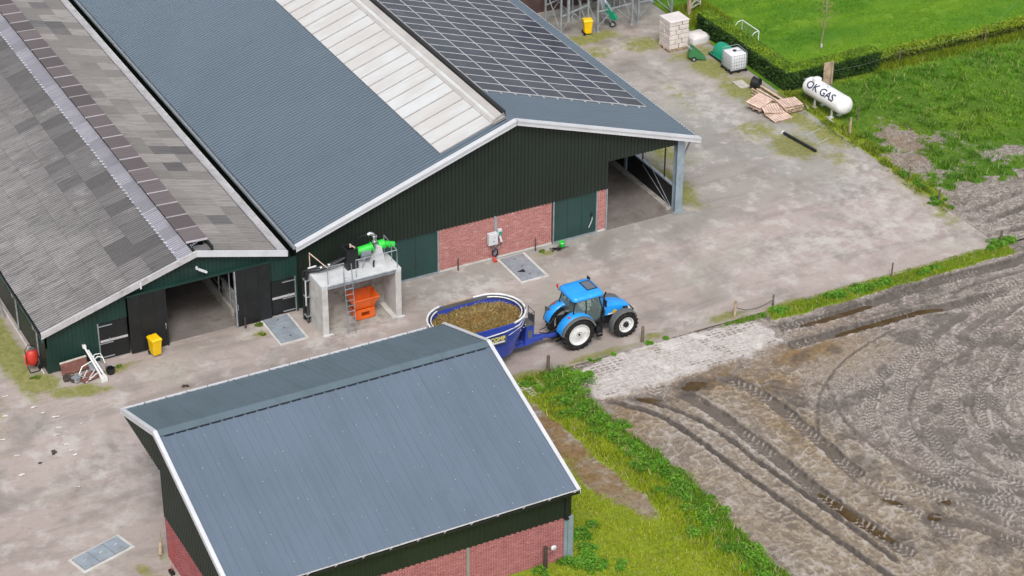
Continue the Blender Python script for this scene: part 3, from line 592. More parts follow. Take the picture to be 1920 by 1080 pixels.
# ================================================================== main barn
HA, HE, XW, HER, XE = 7.59, 3.613, -11.616, 4.219, 10.551; YB = 50.0
SLl = (HA-HE)/(-XW); SLr = (HA-HER)/XE
def roof_main(x): return HA+SLl*x if x < 0 else HA-SLr*x
O = (0, .35, 0)
MBN = thing('main_barn', 'large barn with blue-grey roof, milky skylight strip and dark green gable above brick', 'barn', O)
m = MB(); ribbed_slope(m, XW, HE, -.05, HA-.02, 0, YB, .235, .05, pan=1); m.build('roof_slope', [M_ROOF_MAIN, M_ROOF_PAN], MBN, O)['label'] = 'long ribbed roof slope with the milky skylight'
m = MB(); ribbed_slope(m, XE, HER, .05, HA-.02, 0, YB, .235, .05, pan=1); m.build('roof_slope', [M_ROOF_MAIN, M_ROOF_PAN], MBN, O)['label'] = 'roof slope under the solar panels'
m = MB(); m.add([(-.32, -.01, roof_main(-.32)+.055), (0, -.01, HA+.065), (.32, -.01, roof_main(.32)+.055), (-.32, YB, roof_main(-.32)+.055), (0, YB, HA+.065), (.32, YB, roof_main(.32)+.055)], [(0, 1, 4, 3), (1, 2, 5, 4)]); m.build('ridge_cap', M_ROOF_MAIN, MBN, O)
for nm, xa, xb in (('left', XW-.08, -.02), ('right', .02, XE+.08)):
    m = MB(); za, zb = roof_main(xa), roof_main(xb)
    m.prism([(xa, za+.10), (xb, zb+.10), (xb, zb+.02), (xa, za+.02)], 'Y', -.16, .14); m.prism([(xa, za+.017), (xb, zb+.017), (xb, zb-.20), (xa, za-.20)], 'Y', -.10, -.065)
    m.build('verge_board', M_WHITE, MBN, O)
# gable cladding
def zb_main(x): return 2.38 if x < 5.45 else 3.95
m = MB(); ribbed_wall(m, -11.55, -7.62, .35, -1, lambda x: .05, lambda x: roof_main(x)-.06, .2, .035)
ribbed_wall(m, -7.62, 5.45, .35, -1, lambda x: 2.40, lambda x: roof_main(x)-.06, .2, .035, extra=(0,))
ribbed_wall(m, 5.45, 9.95, .35, -1, lambda x: 3.95, lambda x: roof_main(x)-.06, .2, .035); m.build('gable_cladding', M_GREEN_DARK, MBN, O)
m = MB(); m.box(5.36, 5.45, .36, .42, 2.4, 3.95); m.box(5.45, 9.6, .36, .40, 3.95, 4.0); m.build('opening_trim', M_DARKIN, MBN, O)
# brick panels below
for xa, xb in ((-4.03, 2.26), (4.92, 5.38)):
    m = MB(); m.box(xa, xb, .385, .6, .0, 2.40); w = m.build('brick_wall', M_MORTAR2, MBN, O)
    brick_field('brick', xa, xb, .385, -1, .10, 2.39, M_BRICK, w, O)
m = MB(); m.box(-4.03, 2.26, .352, .384, 0, .10); m.box(4.92, 5.38, .352, .384, 0, .1); m.build('plinth', M_CONC, MBN, O)
for xa, xb in ((-7.6, -4.12), (2.36, 4.82)):
    m = MB(); m.box(xa, xb, .41, .47, .07, 2.43); d = m.build('sliding_door', M_DOOR, MBN, O)
    m = MB(); m.box(xa-.03, xa+.03, .33, .43, .0, 2.40); m.box(xb, xb+.07, .33, .43, .0, 2.40); m.box(xa+.03, xb, .33, .45, 0, .065); m.build('door_frame', M_GALV, d, O)
    for k in range(1, 3):
        xx = xa+(xb-xa)*k/3; mm = MB(); mm.box(xx-.006, xx+.006, .402, .409, .08, 2.39); mm.build('panel_joint', M_GREEN_DARK, d, O)
    if xa > 0:
        m = MB(); m.cyl((xb-.24, .36, 1.15), (xb-.24, .36, .95), .03, 8); m.box(xb-.3, xb-.2, .37, .41, .95, 1.2); m.build('door_handle', M_BLACK, d, O)
        m = MB(); m.tube([(xb-.22, .35, .98), (xb-.25, .33, .8), (xb-.33, .33, .62), (xb-.42, .34, .42)], .022, 6); m.build('hanging_strap', M_WHITE, d, O)
m = MB(); m.box(5.39, 5.46, .33, .42, 0, 2.38); m.build('corner_trim', M_GALV, MBN, O)
# steel column, eave brace, side wall, floor, inner wall
m = MB(); m.box(9.50, 9.92, .30, .335, 0, roof_main(9.7)-.15); m.box(9.50, 9.92, .62, .655, 0, roof_main(9.7)-.15); m.box(9.69, 9.73, .335, .62, 0, roof_main(9.7)-.15); m.box(9.40, 10.0, .22, .74, 0, .03); m.build('steel_column', M_STEEL_BLUE, MBN, O)
m = MB(); m.bar((9.93, .45, 3.0), (10.42, .45, roof_main(10.42)-.12), .07, .07); m.build('eave_brace', M_GALV, MBN, O)
m = MB(); m.box(9.58, 9.70, .66, YB, 0, 1.35); m.build('side_wall', M_BLACK_DOOR, MBN, O)
m = MB(); m.box(9.55, 9.73, .66, YB, 1.35, 1.43); m.build('wall_rail', M_GALV, MBN, O)
for k in range(0, 9):
    y = 1.7+k*2.2; m = MB(); m.box(9.63, 9.69, y, y+.05, 1.43, roof_main(9.66)-.05); m.build('side_post', M_BLACK, MBN, O)
for k in range(1, 10):
    y = .35+5*k; m = MB(); m.box(9.50, 9.86, y, y+.2, 0, roof_main(9.7)-.1); m.build('inner_column', M_STEEL_BLUE, MBN, O)
m = MB(); m.tube([(9.52, .75, .15), (9.52, 3.4, 1.9)], .02, 6); m.tube([(9.53, 1.0, .12), (9.53, 3.7, 1.25)], .02, 6); m.build('brace_rod', M_GALV, MBN, O)
m = MB(); m.box(5.46, 9.9, .36, YB, -.1, .035); m.build('bay_floor', M_FLOOR, MBN, O)
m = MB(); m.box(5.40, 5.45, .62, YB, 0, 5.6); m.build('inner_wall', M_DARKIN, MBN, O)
m = MB(); m.box(9.25, 9.55, .7, 30, .036, .16); m.build('inner_kerb', M_CONC_IN, MBN, O)
m = MB(); m.box(-11.5, 9.6, YB-.3, YB-.1, 0, 3.6); m.build('rear_wall', M_GREEN_DARK, MBN, O)
m = MB(); m.box(-11.58, -11.48, .4, YB, 0, 3.45); m.build('side_wall', M_GREEN_DARK, MBN, O)
# gutter on the left eave
m = MB(); m.prism([(XW-.20, HE-.10), (XW-.20, HE+.05), (XW-.16, HE+.05), (XW-.16, HE-.06), (XW+.02, HE-.06), (XW+.02, HE-.10)], 'Y', -.02, YB); m.build('gutter', M_GALV, MBN, O)
m = MB(); m.prism([(XE+.01, HER-.09), (XE+.01, HER+.02), (XE+.05, HER+.02), (XE+.05, HER-.09)], 'Y', 0, YB); m.build('gutter', M_WHITE, MBN, O)
# skylight strip
SK = sub('skylight', MBN); SK.location = (0, -.35, 0)
lo, hi = -3.72, -.52
def offp(x, d): n = math.hypot(SLl, 1); return (x-SLl/n*d, roof_main(x)+d/n)
zl = offp(lo, .10); zh = offp(hi, .10); m = MB(); m.prism([zl, zh, offp(hi, .06), offp(lo, .06)], 'Y', 0.0, 1.02); sme = m.mesh('skylight_sheet', M_SKYL)
m = MB(); m.prism([offp(lo, .135), offp(hi, .135), offp(hi, .10), offp(lo, .10)], 'Y', -.022, .022); bme = m.mesh('skylight_bar', M_GREYLINE)
for k in range(40):
    s_ = link_mesh('skylight_sheet', sme, SK, (0, .66+k*1.035, 0)); link_mesh('joint_bar', bme, s_, (0, -.004, .002))
# raised vent edge at the upper end of the skylight: three stepped sheets
for k in range(3):
    m = MB(); xa, xb = -.98+.16*k, -.70+.18*k; za, zb = roof_main(xa)+.14+.03*k, roof_main(xb)+.16+.02*k
    m.prism([(xa, za), (xb, zb), (xb, zb-.03), (xa, za-.03)], 'Y', .62-.04*k, YB-2); m.build('vent_ledge', M_LEDGE if k != 1 else M_SKYL, SK, (0, 0, 0))
m = MB(); m.prism([(-.30, HA-.10), (-.28, HA+.30), (-.20, HA+.30), (-.18, HA-.06)], 'Y', .75, YB-2); m.build('vent_gap', M_BLACK, SK)
for k in range(4):
    m = MB(); m.bar((-.95, .56+.03*k, roof_main(-.95)+.1+.05*k), (-.30, .50+.06*k, roof_main(-.3)+.13+.06*k), .035, .03); m.build('vent_end_strut', M_GREYLINE, SK)
# conduit up the gable
m = MB(); m.box(-.98, -.84, .34, .372, .1, 2.42); m.build('wall_conduit', M_GALV, MBN, O)

# ------------------------------------------------------------------ solar panels
def pv_material():
    t = NT('solar_cells'); n = t.noise(.45, 4); f = t.noise(6, 3); col = t.mix(t.ramp(n, .4, .65), (.020, .022, .038), (.034, .037, .058)); col = t.mix(t.ramp(t.noise(.9, 5, .65), .55, .72, 0, .35), col, (.10, .11, .13)); return t.out(col, t.ramp(f, .3, .7, .16, .26), 0, .28)
M_PV = pv_material(); M_PVF = wmat('aluminium_frame', (.56, .56, .575), .45, .15, .08, 2, bump=0)
ang = math.atan(SLr); PW, PH = 1.67, 1.01
SA = thing('solar_array', 'rows of dark solar panels with silver frames on the barn roof', 'solar panels', (0, 3.67, HA))
m = MB(); a = .028
m.box(a, PW-a-.012, a, PH-a-.012, .0, .036, 0)
m.box(.0, PW-.012, 0, a, .0, .042, 1); m.box(0, PW-.012, PH-a-.012, PH-.012, 0, .042, 1); m.box(0, a, a, PH-a-.012, 0, .042, 1); m.box(PW-a-.012, PW-.012, a, PH-a-.012, 0, .042, 1)
pme = m.mesh('solar_panel', [M_PV, M_PVF])
nrm = Vector((math.sin(ang), 0, math.cos(ang))); al = Vector((math.cos(ang), 0, -math.sin(ang)))
for i in range(6):
    for j in range(24):
        o = link_mesh('solar_panel', pme, SA, al*(.0+i*PW)+nrm*.075+Vector((0, j*PH, 0)), (0, ang, 0))
for k in range(12):
    m = MB(); q = al*(.25+k*.845); R_ = Matrix.Rotation(ang, 3, 'Y')
    m.obox(q+nrm*.060+Vector((0, 11.9, 0)), (.05, 24.1, .030), R_); m.build('mounting_rail', M_PVF, SA)

# ================================================================== left barn (fibre cement roof)
LX, LZ, RX, RZ, EX, EZ, LY = -24.137, 2.289, -16.597, 4.598, -12.19, 3.471, -.058
sL, sR = (RZ-LZ)/(RX-LX), (RZ-EZ)/(EX-RX)
def roof_left(x): return RZ-sL*(RX-x) if x < RX else RZ-sR*(x-RX)
O = (-18, .25, 0); YL = 46.0
LBN = thing('cattle_barn', 'low barn with weathered grey corrugated roof, raised ridge vent and green gable', 'barn', O)
m = MB(); m.prism([(LX+.05, LZ-.06), (RX, RZ-.08), (EX-.03, EZ-.07), (EX-.03, EZ-.12), (RX, RZ-.14), (LX+.05, LZ-.11)], 'Y', .1, YL); RF = m.build('roof', M_DARKIN, LBN, O)
def sheet_mesh(w, L, ov, name, mats, tilt):
    # local x down the slope axis (0..L), y across; corrugated, 6 waves, a small thickness at the lower edge
    m = MB(); br = rib_breaks(0, w, w/6, SINE); v = []
    for y, h in br: z = .058*h; v += [(0, y, z), (L, y, z), (0, y, z-.035)]
    m.add(v, [(3*i, 3*i+1, 3*i+4, 3*i+3) for i in range(len(br)-1)]); m.add(v, [(3*i, 3*i+3, 3*i+5, 3*i+2) for i in range(len(br)-1)], 1)
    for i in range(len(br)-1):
        if br[i][1]+br[i+1][1] < .6: m.m[i] = 1       # valley shade and dirt put into the colour
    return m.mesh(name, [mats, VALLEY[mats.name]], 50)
def put_sheets(x_low, x_up, slopez, ymax, matf, ny0=.0, w=1.02, lift=0.0):
    """sheets of one row; x_low is the eave side"""
    L = math.hypot(x_up-x_low, slopez(x_up)-slopez(x_low)); ov = .10
    if x_up > x_low: rot = (0, -math.atan2(slopez(x_up)-slopez(x_low), x_up-x_low)-.012, 0)
    else: rot = (0, 0, 0)
    return L+ov, rot
rows = [(-24.137, -23.04), (-23.04, -21.94), (-21.94, -20.85), (-20.85, -19.76), (-19.76, -18.64), (-18.64, -17.44)]
w = 1.02; meshes = {}
rg = random.Random(5)
tilt = .032
for r, (xa, xb) in enumerate(rows):
    L = math.hypot(xb-xa, (xb-xa)*sL)+.10
    for mt in (M_ASB, M_ASB_DARK):
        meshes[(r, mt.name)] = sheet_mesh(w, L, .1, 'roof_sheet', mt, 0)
    ymax = 14+4*r; k = 0; y = LY-.02
    while y < ymax:
        dark = rg.random() < (.90 if r == 5 else .16 if r == 4 else .10 if r == 3 and k > 6 else .02 if r > 1 else .0)
        if r == 5 and 9 < k < 13: dark = False
        o = link_mesh('roof_sheet', meshes[(r, (M_ASB_DARK if dark else M_ASB).name)], RF, (xa-O[0]+rg.uniform(-.012, .012), y-O[1], roof_left(xa)-.02+tilt), (0, -math.atan(sL)+tilt/L*1.0, rg.uniform(-.004, .004)))
        y += w; k += 1
    m = MB(); ribbed_slope(m, xa-.05, roof_left(xa-.05)+.0, xb+.02, roof_left(xb+.02)-.01, y, YL, .17, .048, SINE); stuff(m.build('roof_sheet', M_ASB, RF, O, 50))
rowsR = [(-12.62, -13.62), (-13.62, -14.66), (-14.66, -15.78)]
for r, (xa, xb) in enumerate(rowsR):
    L = math.hypot(xb-xa, (xb-xa)*sR)+.10
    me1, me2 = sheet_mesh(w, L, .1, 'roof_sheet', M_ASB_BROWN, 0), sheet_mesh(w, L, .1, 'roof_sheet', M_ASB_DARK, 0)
    y = LY-.02; k = 0
    while y < 36:
        me = me2 if rg.random() < (.10 if r == 1 else .03) else me1
        if r == 1 and k == 3: me = me2
        o = link_mesh('roof_sheet', me, RF, (xa-O[0], y+w-O[1], roof_left(xa)-.02+tilt), (0, -math.atan(sR)+tilt/L, math.pi))
        y += w; k += 1
    m = MB(); ribbed_slope(m, xa+.05, roof_left(xa+.05), xb-.02, roof_left(xb-.02)-.01, y, YL, .17, .048, SINE); stuff(m.build('roof_sheet', M_ASB_BROWN, RF, O, 50))
# translucent strip beside the vent
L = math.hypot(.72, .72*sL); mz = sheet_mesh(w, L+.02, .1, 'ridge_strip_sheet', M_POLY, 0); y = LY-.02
while y < 42:
    o = link_mesh('ridge_strip_sheet', mz, RF, (-17.46-O[0], y-O[1], roof_left(-17.46)+.035), (0, -math.atan(sL)+.01, 0)); y += w
# fixing caps along the strip
m = MB()
for k in range(120):
    if rg.random() < .8:
        y = .1+k*.34; m.box(-17.50, -17.34-.08*rg.random(), y, y+.07, roof_left(-17.46)+.075, roof_left(-17.46)+.10)
stuff(m.build('fixing_cap', M_WHITE, RF, O))
# ridge vent hood: raised sheets on short struts
zh_ = RZ+.30; m = MB(); m.prism([(-16.78, zh_-.10), (-15.74, zh_-.14), (-15.74, zh_-.18), (-16.78, zh_-.14)], 'Y', 0, 1.30); m.prism([(-16.785, zh_-.085), (-15.735, zh_-.125), (-15.735, zh_-.19), (-16.785, zh_-.15)], 'Y', -.03, .05, 1); vme = m.mesh('vent_hood_sheet', [M_RIDGE, M_RIDGE_LAP])
y = .75
while y < 42:
    o = link_mesh('vent_hood_sheet', vme, RF, (-O[0]+rg.uniform(-.01, .01), y-O[1], rg.uniform(0, .012)), (0, rg.uniform(-.008, .008)*0, 0)); y += 1.32
m = MB(); m.box(-16.70, -16.66, .1, 42, RZ-.12, RZ+.12); m.box(-15.80, -15.70, .1, 42, RZ-.30, RZ+.09); m.build('vent_opening', M_DARKIN, RF, O)
m = MB()
for k in range(4):
    m.bar((-16.72+.12*k, .55+.1*k, RZ-.05), (-16.55+.15*k, .7+.04*k, RZ+.09), .025); m.bar((-16.6+.12*k, .75, RZ-.06), (-16.62+.12*k, .45, RZ+.06), .02)
m.build('vent_strut', M_GALV, RF, O)
m = MB(); m.box(-16.5, -15.8, .18, .74, RZ-.16, RZ-.10); m.build('vent_end_sheet', M_ASB_DARK, RF, O)
# valley gutter strip against the main barn
m = MB(); m.prism([(-12.60, roof_left(-12.6)+.10), (-12.60, roof_left(-12.6)+.06), (-12.50, roof_left(-12.5)-.02), (-12.10, EZ-.06), (-12.10, EZ+.06), (-12.15, EZ+.06), (-12.18, EZ), (-12.5, roof_left(-12.5)+.04)], 'Y', LY, YL); m.build('valley_gutter', M_WHITE_DIRTY, LBN, O)
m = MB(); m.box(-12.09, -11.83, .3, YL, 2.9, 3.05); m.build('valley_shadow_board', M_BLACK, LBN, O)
# verge fascia
for xa, xb in ((LX-.05, RX), (RX, EX+.05)):
    for q, (fa, fb) in enumerate(((0, .55), (.55, 1.0))):
        x0_, x1_ = xa+(xb-xa)*fa+(.004 if q else 0), xa+(xb-xa)*fb; m = MB()
        m.prism([(x0_, roof_left(x0_)+.10), (x1_, roof_left(x1_)+.10), (x1_, roof_left(x1_)-.17), (x0_, roof_left(x0_)-.17)], 'Y', LY-.06, LY-.02)
        m.prism([(x0_, roof_left(x0_)+.125), (x1_, roof_left(x1_)+.125), (x1_, roof_left(x1_)+.102), (x0_, roof_left(x0_)+.102)], 'Y', LY-.065, LY+.05)
        m.build('verge_board', M_WHITE_DIRTY if xa < RX-1 else M_WHITE, LBN, O)
m = MB(); m.box(-19.42, -19.34, LY-.085, LY-.062, roof_left(-19.4)-.26, roof_left(-19.4)+.1); m.build('fascia_clip', M_WHITE, LBN, O)
# gable cladding, sliding doors, stable doors
GY = .24
m = MB(); ribbed_wall(m, -23.98, -21.47, GY, -1, lambda x: .05, lambda x: roof_left(x)-.06, .2, .035)
ribbed_wall(m, -21.47, -20.05, GY, -1, lambda x: 1.98, lambda x: roof_left(x)-.06, .2, .035)
ribbed_wall(m, -20.05, -12.2, GY, -1, lambda x: 3.02, lambda x: roof_left(x)-.06, .2, .035, extra=(RX,))
ribbed_wall(m, -13.0, -11.58, GY, -1, lambda x: 1.92, lambda x: min(3.02, roof_left(min(x, EX))-.06), .2, .035); m.build('gable_cladding', M_GREEN, LBN, O)
for xa, xb in ((-20.02, -18.2), (-14.82, -13.02)):
    m = MB(); n = 3; wv = (xb-xa)/n
    for k in range(n): m.box(xa+wv*k+.004, xa+wv*(k+1)-.004, GY-.17, GY-.11, .06, 3.06)
    d = m.build('sliding_door', M_BLACK_DOOR, LBN, O); m = MB()
    xe = xb-.03 if xa < -18 else xa+.03
    m.box(xe-.035, xe+.035, GY-.19, GY-.09, .02, 3.08); m.build('door_edge', M_BLACK if xa < -18 else M_GALV, d, O)
    m = MB(); m.tube([(xe+(.07 if xa > -18 else -.07), GY-.2, .95), (xe+(.07 if xa > -18 else -.07), GY-.23, 1.0), (xe+(.07 if xa > -18 else -.07), GY-.23, 1.2), (xe+(.07 if xa > -18 else -.07), GY-.2, 1.25)], .014, 6); m.build('door_handle', M_GALV, d, O)
m = MB(); m.box(-20.1, -13.0, GY-.20, GY-.06, 3.08, 3.16); m.build('door_track', M_GREEN, LBN, O)
def stable_door(xa, xb, zt, hinge):
    z1 = zt*.52
    m = MB(); m.box(xa+.05, xb-.04, GY-.01, GY+.05, .06, z1-.04); d = m.build('stable_door_leaf', M_BLACK_DOOR, LBN, O)
    m = MB(); m.box(xa+.05, xb-.04, GY-.012, GY+.05, z1+.04, zt-.03); d2 = m.build('stable_door_leaf', M_BLACK_DOOR, LBN, O)
    m = MB(); m.box(xa+.06, xb-.05, GY-.045, GY-.014, z1-.07, z1+.035); m.build('middle_rail', M_WHITE_DIRTY, d, O)
    xh = xa+.05 if hinge < 0 else xb-.05; sg = 1 if hinge < 0 else -1
    for zz, dd in ((.16, d), (z1-.14, d), (zt-.16, d2)):
        m = MB(); m.bar((xh-sg*.03, GY-.035, zz), (xh+sg*.62, GY-.035, zz), .03, .045); m.build('hinge_strap', M_GALV, dd, O)
    m = MB(); m.box(xh-sg*.05-.025, xh-sg*.05+.025, GY-.05, GY+.05, .0, zt+.02); m.build('door_post', M_GALV, LBN, O)
    m = MB(); m.bar((xa+(xb-xa)*(.35 if hinge < 0 else .7), GY-.055, z1-.1), (xa+(xb-xa)*(.35 if hinge < 0 else .7), GY-.055, z1+.12), .03); m.build('bolt', M_GALV, d, O)
stable_door(-21.47, -20.05, 1.98, -1); stable_door(-12.98, -11.72, 1.92, 1)
m = MB(); m.box(-11.70, -11.60, GY-.04, GY+.05, 0, 2.0); m.build('corner_board', M_GREEN, LBN, O)
# floodlight on the gable
m = MB(); m.box(-16.62, -16.52, GY-.16, GY-.04, 3.62, 3.78); m.bar((-16.52, GY-.16, 3.66), (-16.12, GY-.22, 3.42), .15, .10); m.build('floodlight', M_WHITE, LBN, O, bevel=.02)
# interior
m = MB(); m.box(-23.9, -12.1, .30, YL, -.1, .015); m.build('barn_floor', M_FLOOR, LBN, O)
m = MB(); m.box(-18.40, -18.32, .4, YL, 0, 2.6); m.build('inner_wall', M_DARKIN, LBN, O)
m = MB(); m.box(-14.75, -14.60, .9, YL, 0.015, .55); m.build('feed_kerb', M_CONC_IN, LBN, O)
for k in range(14):
    y = 1.2+k*1.5; m = MB(); m.cyl((-14.66, y, .5), (-14.66, y, 3.0), .04, 8); m.build('stall_post', M_GALV, LBN, O)
m = MB()
for z in (.95, 1.45): m.cyl((-14.66, .9, z), (-14.66, 24, z), .03, 8)
m.build('stall_rail', M_GALV, LBN, O)
m = MB(); m.box(-14.64, -14.56, .75, 2.3, .4, 1.55); m.build('stall_panel', M_CONC_IN, LBN, O)
m = MB(); m.box(-12.2, -12.1, .3, YL, 0, 3.2); m.box(-24, -12.1, YL-.2, YL, 0, 3.0); m.build('inner_wall', M_DARKIN, LBN, O)
# long side wall with curtain strip, gutter, downpipes
m = MB(); m.box(-23.98, -23.88, GY+.02, YL, 0, 1.35); m.build('side_wall', M_GREEN_DARK, LBN, O)
m = MB()
for k in range(12): m.box(-23.955, -23.92, GY+.35+k*3.0, GY+3.25+k*3.0, 1.35, 1.95)
M_CURT = wmat('teal_wind_curtain', (.035, .14, .115), .6, 0, .25, 1.2, (.09, .2, .16), .4); m.build('wind_curtain', M_CURT, LBN, O)
m = MB(); m.box(-23.98, -23.90, GY+.02, YL, 1.95, 2.25); m.box(-23.985, -23.86, GY, GY+.3, 1.35, 1.95); m.build('wall_plate', M_GREEN_DARK, LBN, O)
m = MB(); m.prism([(LX-.10, LZ-.10), (LX-.10, LZ-.0), (LX-.07, LZ-.0), (LX-.07, LZ-.07), (LX+.03, LZ-.07), (LX+.03, LZ-.10)], 'Y', LY, YL); m.build('gutter', M_BLACK, LBN, O)
for y in (1.35, 4.6):
    m = MB(); m.tube([(LX-.03, y, LZ-.1), (LX-.02, y, LZ-.4), (-24.03, y, LZ-.6), (-24.03, y, .02)], .045, 8); m.build('downpipe', M_GALV, LBN, O)
m = MB(); m.bar((-24.15, .35, .02), (-24.15, 12, .02), .06, .05); m.build('edge_kerb', M_CONC, LBN, O)

# ================================================================== front shed
SX0, SX1, SYR, SZR, SYF, SZF, SYB, SZB = -23.89, -9.08, -14.87, 5.96, -22.75, 3.39, -10.62, 4.48
O = (-16.5, -18.7, 0)
SH = thing('open_front_shed', 'shed with blue-grey ribbed roof, white verges and red brick lower wall', 'shed', O)
sf, sb = (SZR-SZF)/(SYR-SYF), (SZR-SZB)/(SYB-SYR)
def roof_shed(y): return SZR-sf*(SYR-y) if y < SYR else SZR-sb*(y-SYR)
FL = [(0, 0), (.28, 0), (.30, .8), (.36, .8), (.38, 0), (.61, 0), (.63, .8), (.69, .8), (.71, 0), (.92, 0), (.94, 1.15), (.99, 1.15)]
m = MB(); ribbed_slope_y(m, SYF, SZF, SYR-.02, SZR-.01, SX0+.08, SX1-.06, .98, .018, FL); m.build('roof_slope', M_ROOF_SHED, SH, O)
m = MB(); ribbed_slope_y(m, SYB, SZB, SYR+.02, SZR-.01, SX0+.08, SX1-.06, .98, .022, FL); m.build('roof_slope', M_ROOF_SHED_BACK, SH, O)
# ridge flashing with the black comb of profile fillers
m = MB(); v = []
for x in (SX0+.02, SX1-.02): v += [(x, SYR-.30, roof_shed(SYR-.30)+.055), (x, SYR, SZR+.07), (x, SYR+.40, roof_shed(SYR+.40)+.05), (x, SYR-.30, roof_shed(SYR-.30)+.04), (x, SYR, SZR+.05), (x, SYR+.40, roof_shed(SYR+.40)+.035)]
m.add(v, [(0, 1, 7, 6), (1, 2, 8, 7), (3, 4, 10, 9), (4, 5, 11, 10), (0, 3, 9, 6), (2, 5, 11, 8)]); m.build('ridge_cap', M_ROOF_SHED_BACK, SH, O)
M_NAVY = wmat('dark_profile_filler', (.012, .016, .028), .7, 0, .2, 3)
x = SX0+.35
while x < SX1-.6:
    m = MB(); y = SYR-.33; m.box(x, x+.40, y-.015, y+.03, roof_shed(y)-.0, roof_shed(y)+.045); m.build('profile_filler', M_NAVY, SH, O); x += .49
# white verges
for xa, xb in ((SX0-.02, SX0+.15), (SX1-.13, SX1+.03)):
    for ya, yb in ((SYF-.04, SYR-.004), (SYR+.004, SYB+.03)):
        za, zb = roof_shed(ya), roof_shed(yb); m = MB(); m.prism([(ya, za+.075), (yb, zb+.075), (yb, zb+.03), (ya, za+.03)], 'X', xa, xb)
        xo = xa if xa < -20 else xb-.03; m.prism([(ya, za+.028), (yb, zb+.028), (yb, zb-.16), (ya, za-.16)], 'X', xo, xo+.03); m.build('verge_board', M_WHITE, SH, O)
# back eave: white scalloped edge, one piece per sheet
x = SX0+.15; pm = MB(); pm.box(0, .86, -.03, .04, -.02, .045); pme_ = pm.mesh('eave_trim', M_WHITE)
while x < SX1-.9: link_mesh('eave_trim', pme_, SH, (x-O[0], SYB-O[1], SZB-O[2]+.02)); x += .92
# front eave gutter
m = MB(); m.prism([(SYF-.12, SZF-.10), (SYF-.12, SZF+.0), (SYF-.10, SZF+.0), (SYF-.10, SZF-.08), (SYF+.04, SZF-.08), (SYF+.04, SZF-.10)], 'X', SX0, SX1-.05); m.build('gutter', M_BLACK, SH, O)
m = MB(); m.box(SX0, SX1-.1, SYF-.03, SYF+.02, SZF-.0, SZF+.022); m.build('eave_flashing', M_CONC, SH, O)
for x in np.arange(SX0+.7, SX1-.3, 1.15):
    m = MB(); m.bar((x, SYF-.11, SZF+.0), (x+.16, SYF-.02, SZF+.01), .03, .012); m.build('gutter_bracket', M_WHITE_DIRTY, SH, O)
# roof screws
m = MB(); rg2 = random.Random(3)
for i in range(15):
    for j in range(6):
        x = SX0+.5+i*.98+rg2.choice([0, .35, .67]); y = SYF+.5+j*1.3+rg2.uniform(-.3, .3)
        if x < SX1-.3 and rg2.random() < .95: z = roof_shed(y)+.02; m.box(x-.011, x+.011, y-.014, y+.014, z-.02, z+.012)
stuff(m.build('roof_screw', M_WHITE_DIRTY, SH, O))
# walls
FY = -22.5; GX = -23.80; BYW = -15.05
m = MB(); ribbed_wall(m, GX, -9.30, FY, -1, lambda x: 2.02, lambda x: SZF-.02, .245, .03); m.build('front_cladding', M_GREEN_DARK, SH, O)
m = MB(); ribbed_wall(m, FY, BYW, GX, -1, lambda y: 2.05, lambda y: roof_shed(y)-.05, .2, .04, 'y', extra=(SYR,)); m.build('gable_cladding', M_GREEN_DARK, SH, O); m = MB(); ribbed_wall(m, BYW, SYB+.02, GX, -1, lambda y: 4.2+.12*(y-BYW)/(SYB-BYW), lambda y: roof_shed(y)-.04, .2, .04, 'y'); m.build('canopy_cladding', M_GREEN_DARK, SH, O)
m = MB(); ribbed_wall(m, FY, BYW, -9.30, 1, lambda y: 2.02, lambda y: roof_shed(y)-.05, .2, .04, 'y'); m.build('gable_cladding', M_GREEN_DARK, SH, O); m = MB(); ribbed_wall(m, BYW, SYB+.02, -9.30, 1, lambda y: 4.2, lambda y: roof_shed(y)-.04, .2, .04, 'y'); m.build('canopy_cladding', M_GREEN_DARK, SH, O)
m = MB(); m.box(GX+.02, -9.32, BYW, SYB-.05, 4.15, 4.2); m.build('canopy_soffit', M_GREEN_DARK, SH, O)
m = MB(); m.box(GX+.02, -9.5, BYW-.05, BYW, 0, 4.15); m.build('rear_wall', M_GREEN_DARK, SH, O)
m = MB(); m.box(GX+.03, -9.62, FY+.012, FY+.2, -.3, 2.03); w_ = m.build('front_brick_wall', M_MORTAR, SH, O)
brick_field('brick', GX+.03, -9.62, FY+.012, -1, -.2, 2.02, M_BRICK_SHED, w_, O)
m = MB(); m.box(GX+.012, GX+.2, FY+.21, BYW-.06, -.1, 2.06); w_ = m.build('gable_brick_wall', M_MORTAR, SH, O)
brick_field('brick', FY+.01, BYW-.02, GX+.012, -1, -.06, 2.05, M_BRICK_SHED, w_, O, 'y')
m = MB(); m.box(-9.62, -9.47, FY-.03, FY+.25, -.2, 2.03); m.box(-9.46, -9.22, FY-.06, FY+.02, -.2, 2.03); m.box(-9.46, -9.22, FY+.2, FY+.28, -.2, 2.03); m.box(-9.36, -9.32, FY+.02, FY+.2, -.2, 2.03); m.build('corner_column', M_STEEL_BLUE, SH, O)
m = MB(); m.box(-9.62, -9.50, FY-.10, FY-.045, 1.98, SZF-.1); m.box(-9.64, -9.44, FY-.13, FY-.04, 1.96, 2.02); m.build('downpipe_box', M_BLACK, SH, O)
m = MB(); m.box(-14.0, -13.89, FY-.025, FY+.02, -.2, 2.02); m.build('steel_column', M_GALV, SH, O)
m = MB(); m.box(-9.55, -9.4, BYW-.2, FY+.4, -.1, 2.0); m.build('gable_brick_wall', M_MORTAR, SH, O)
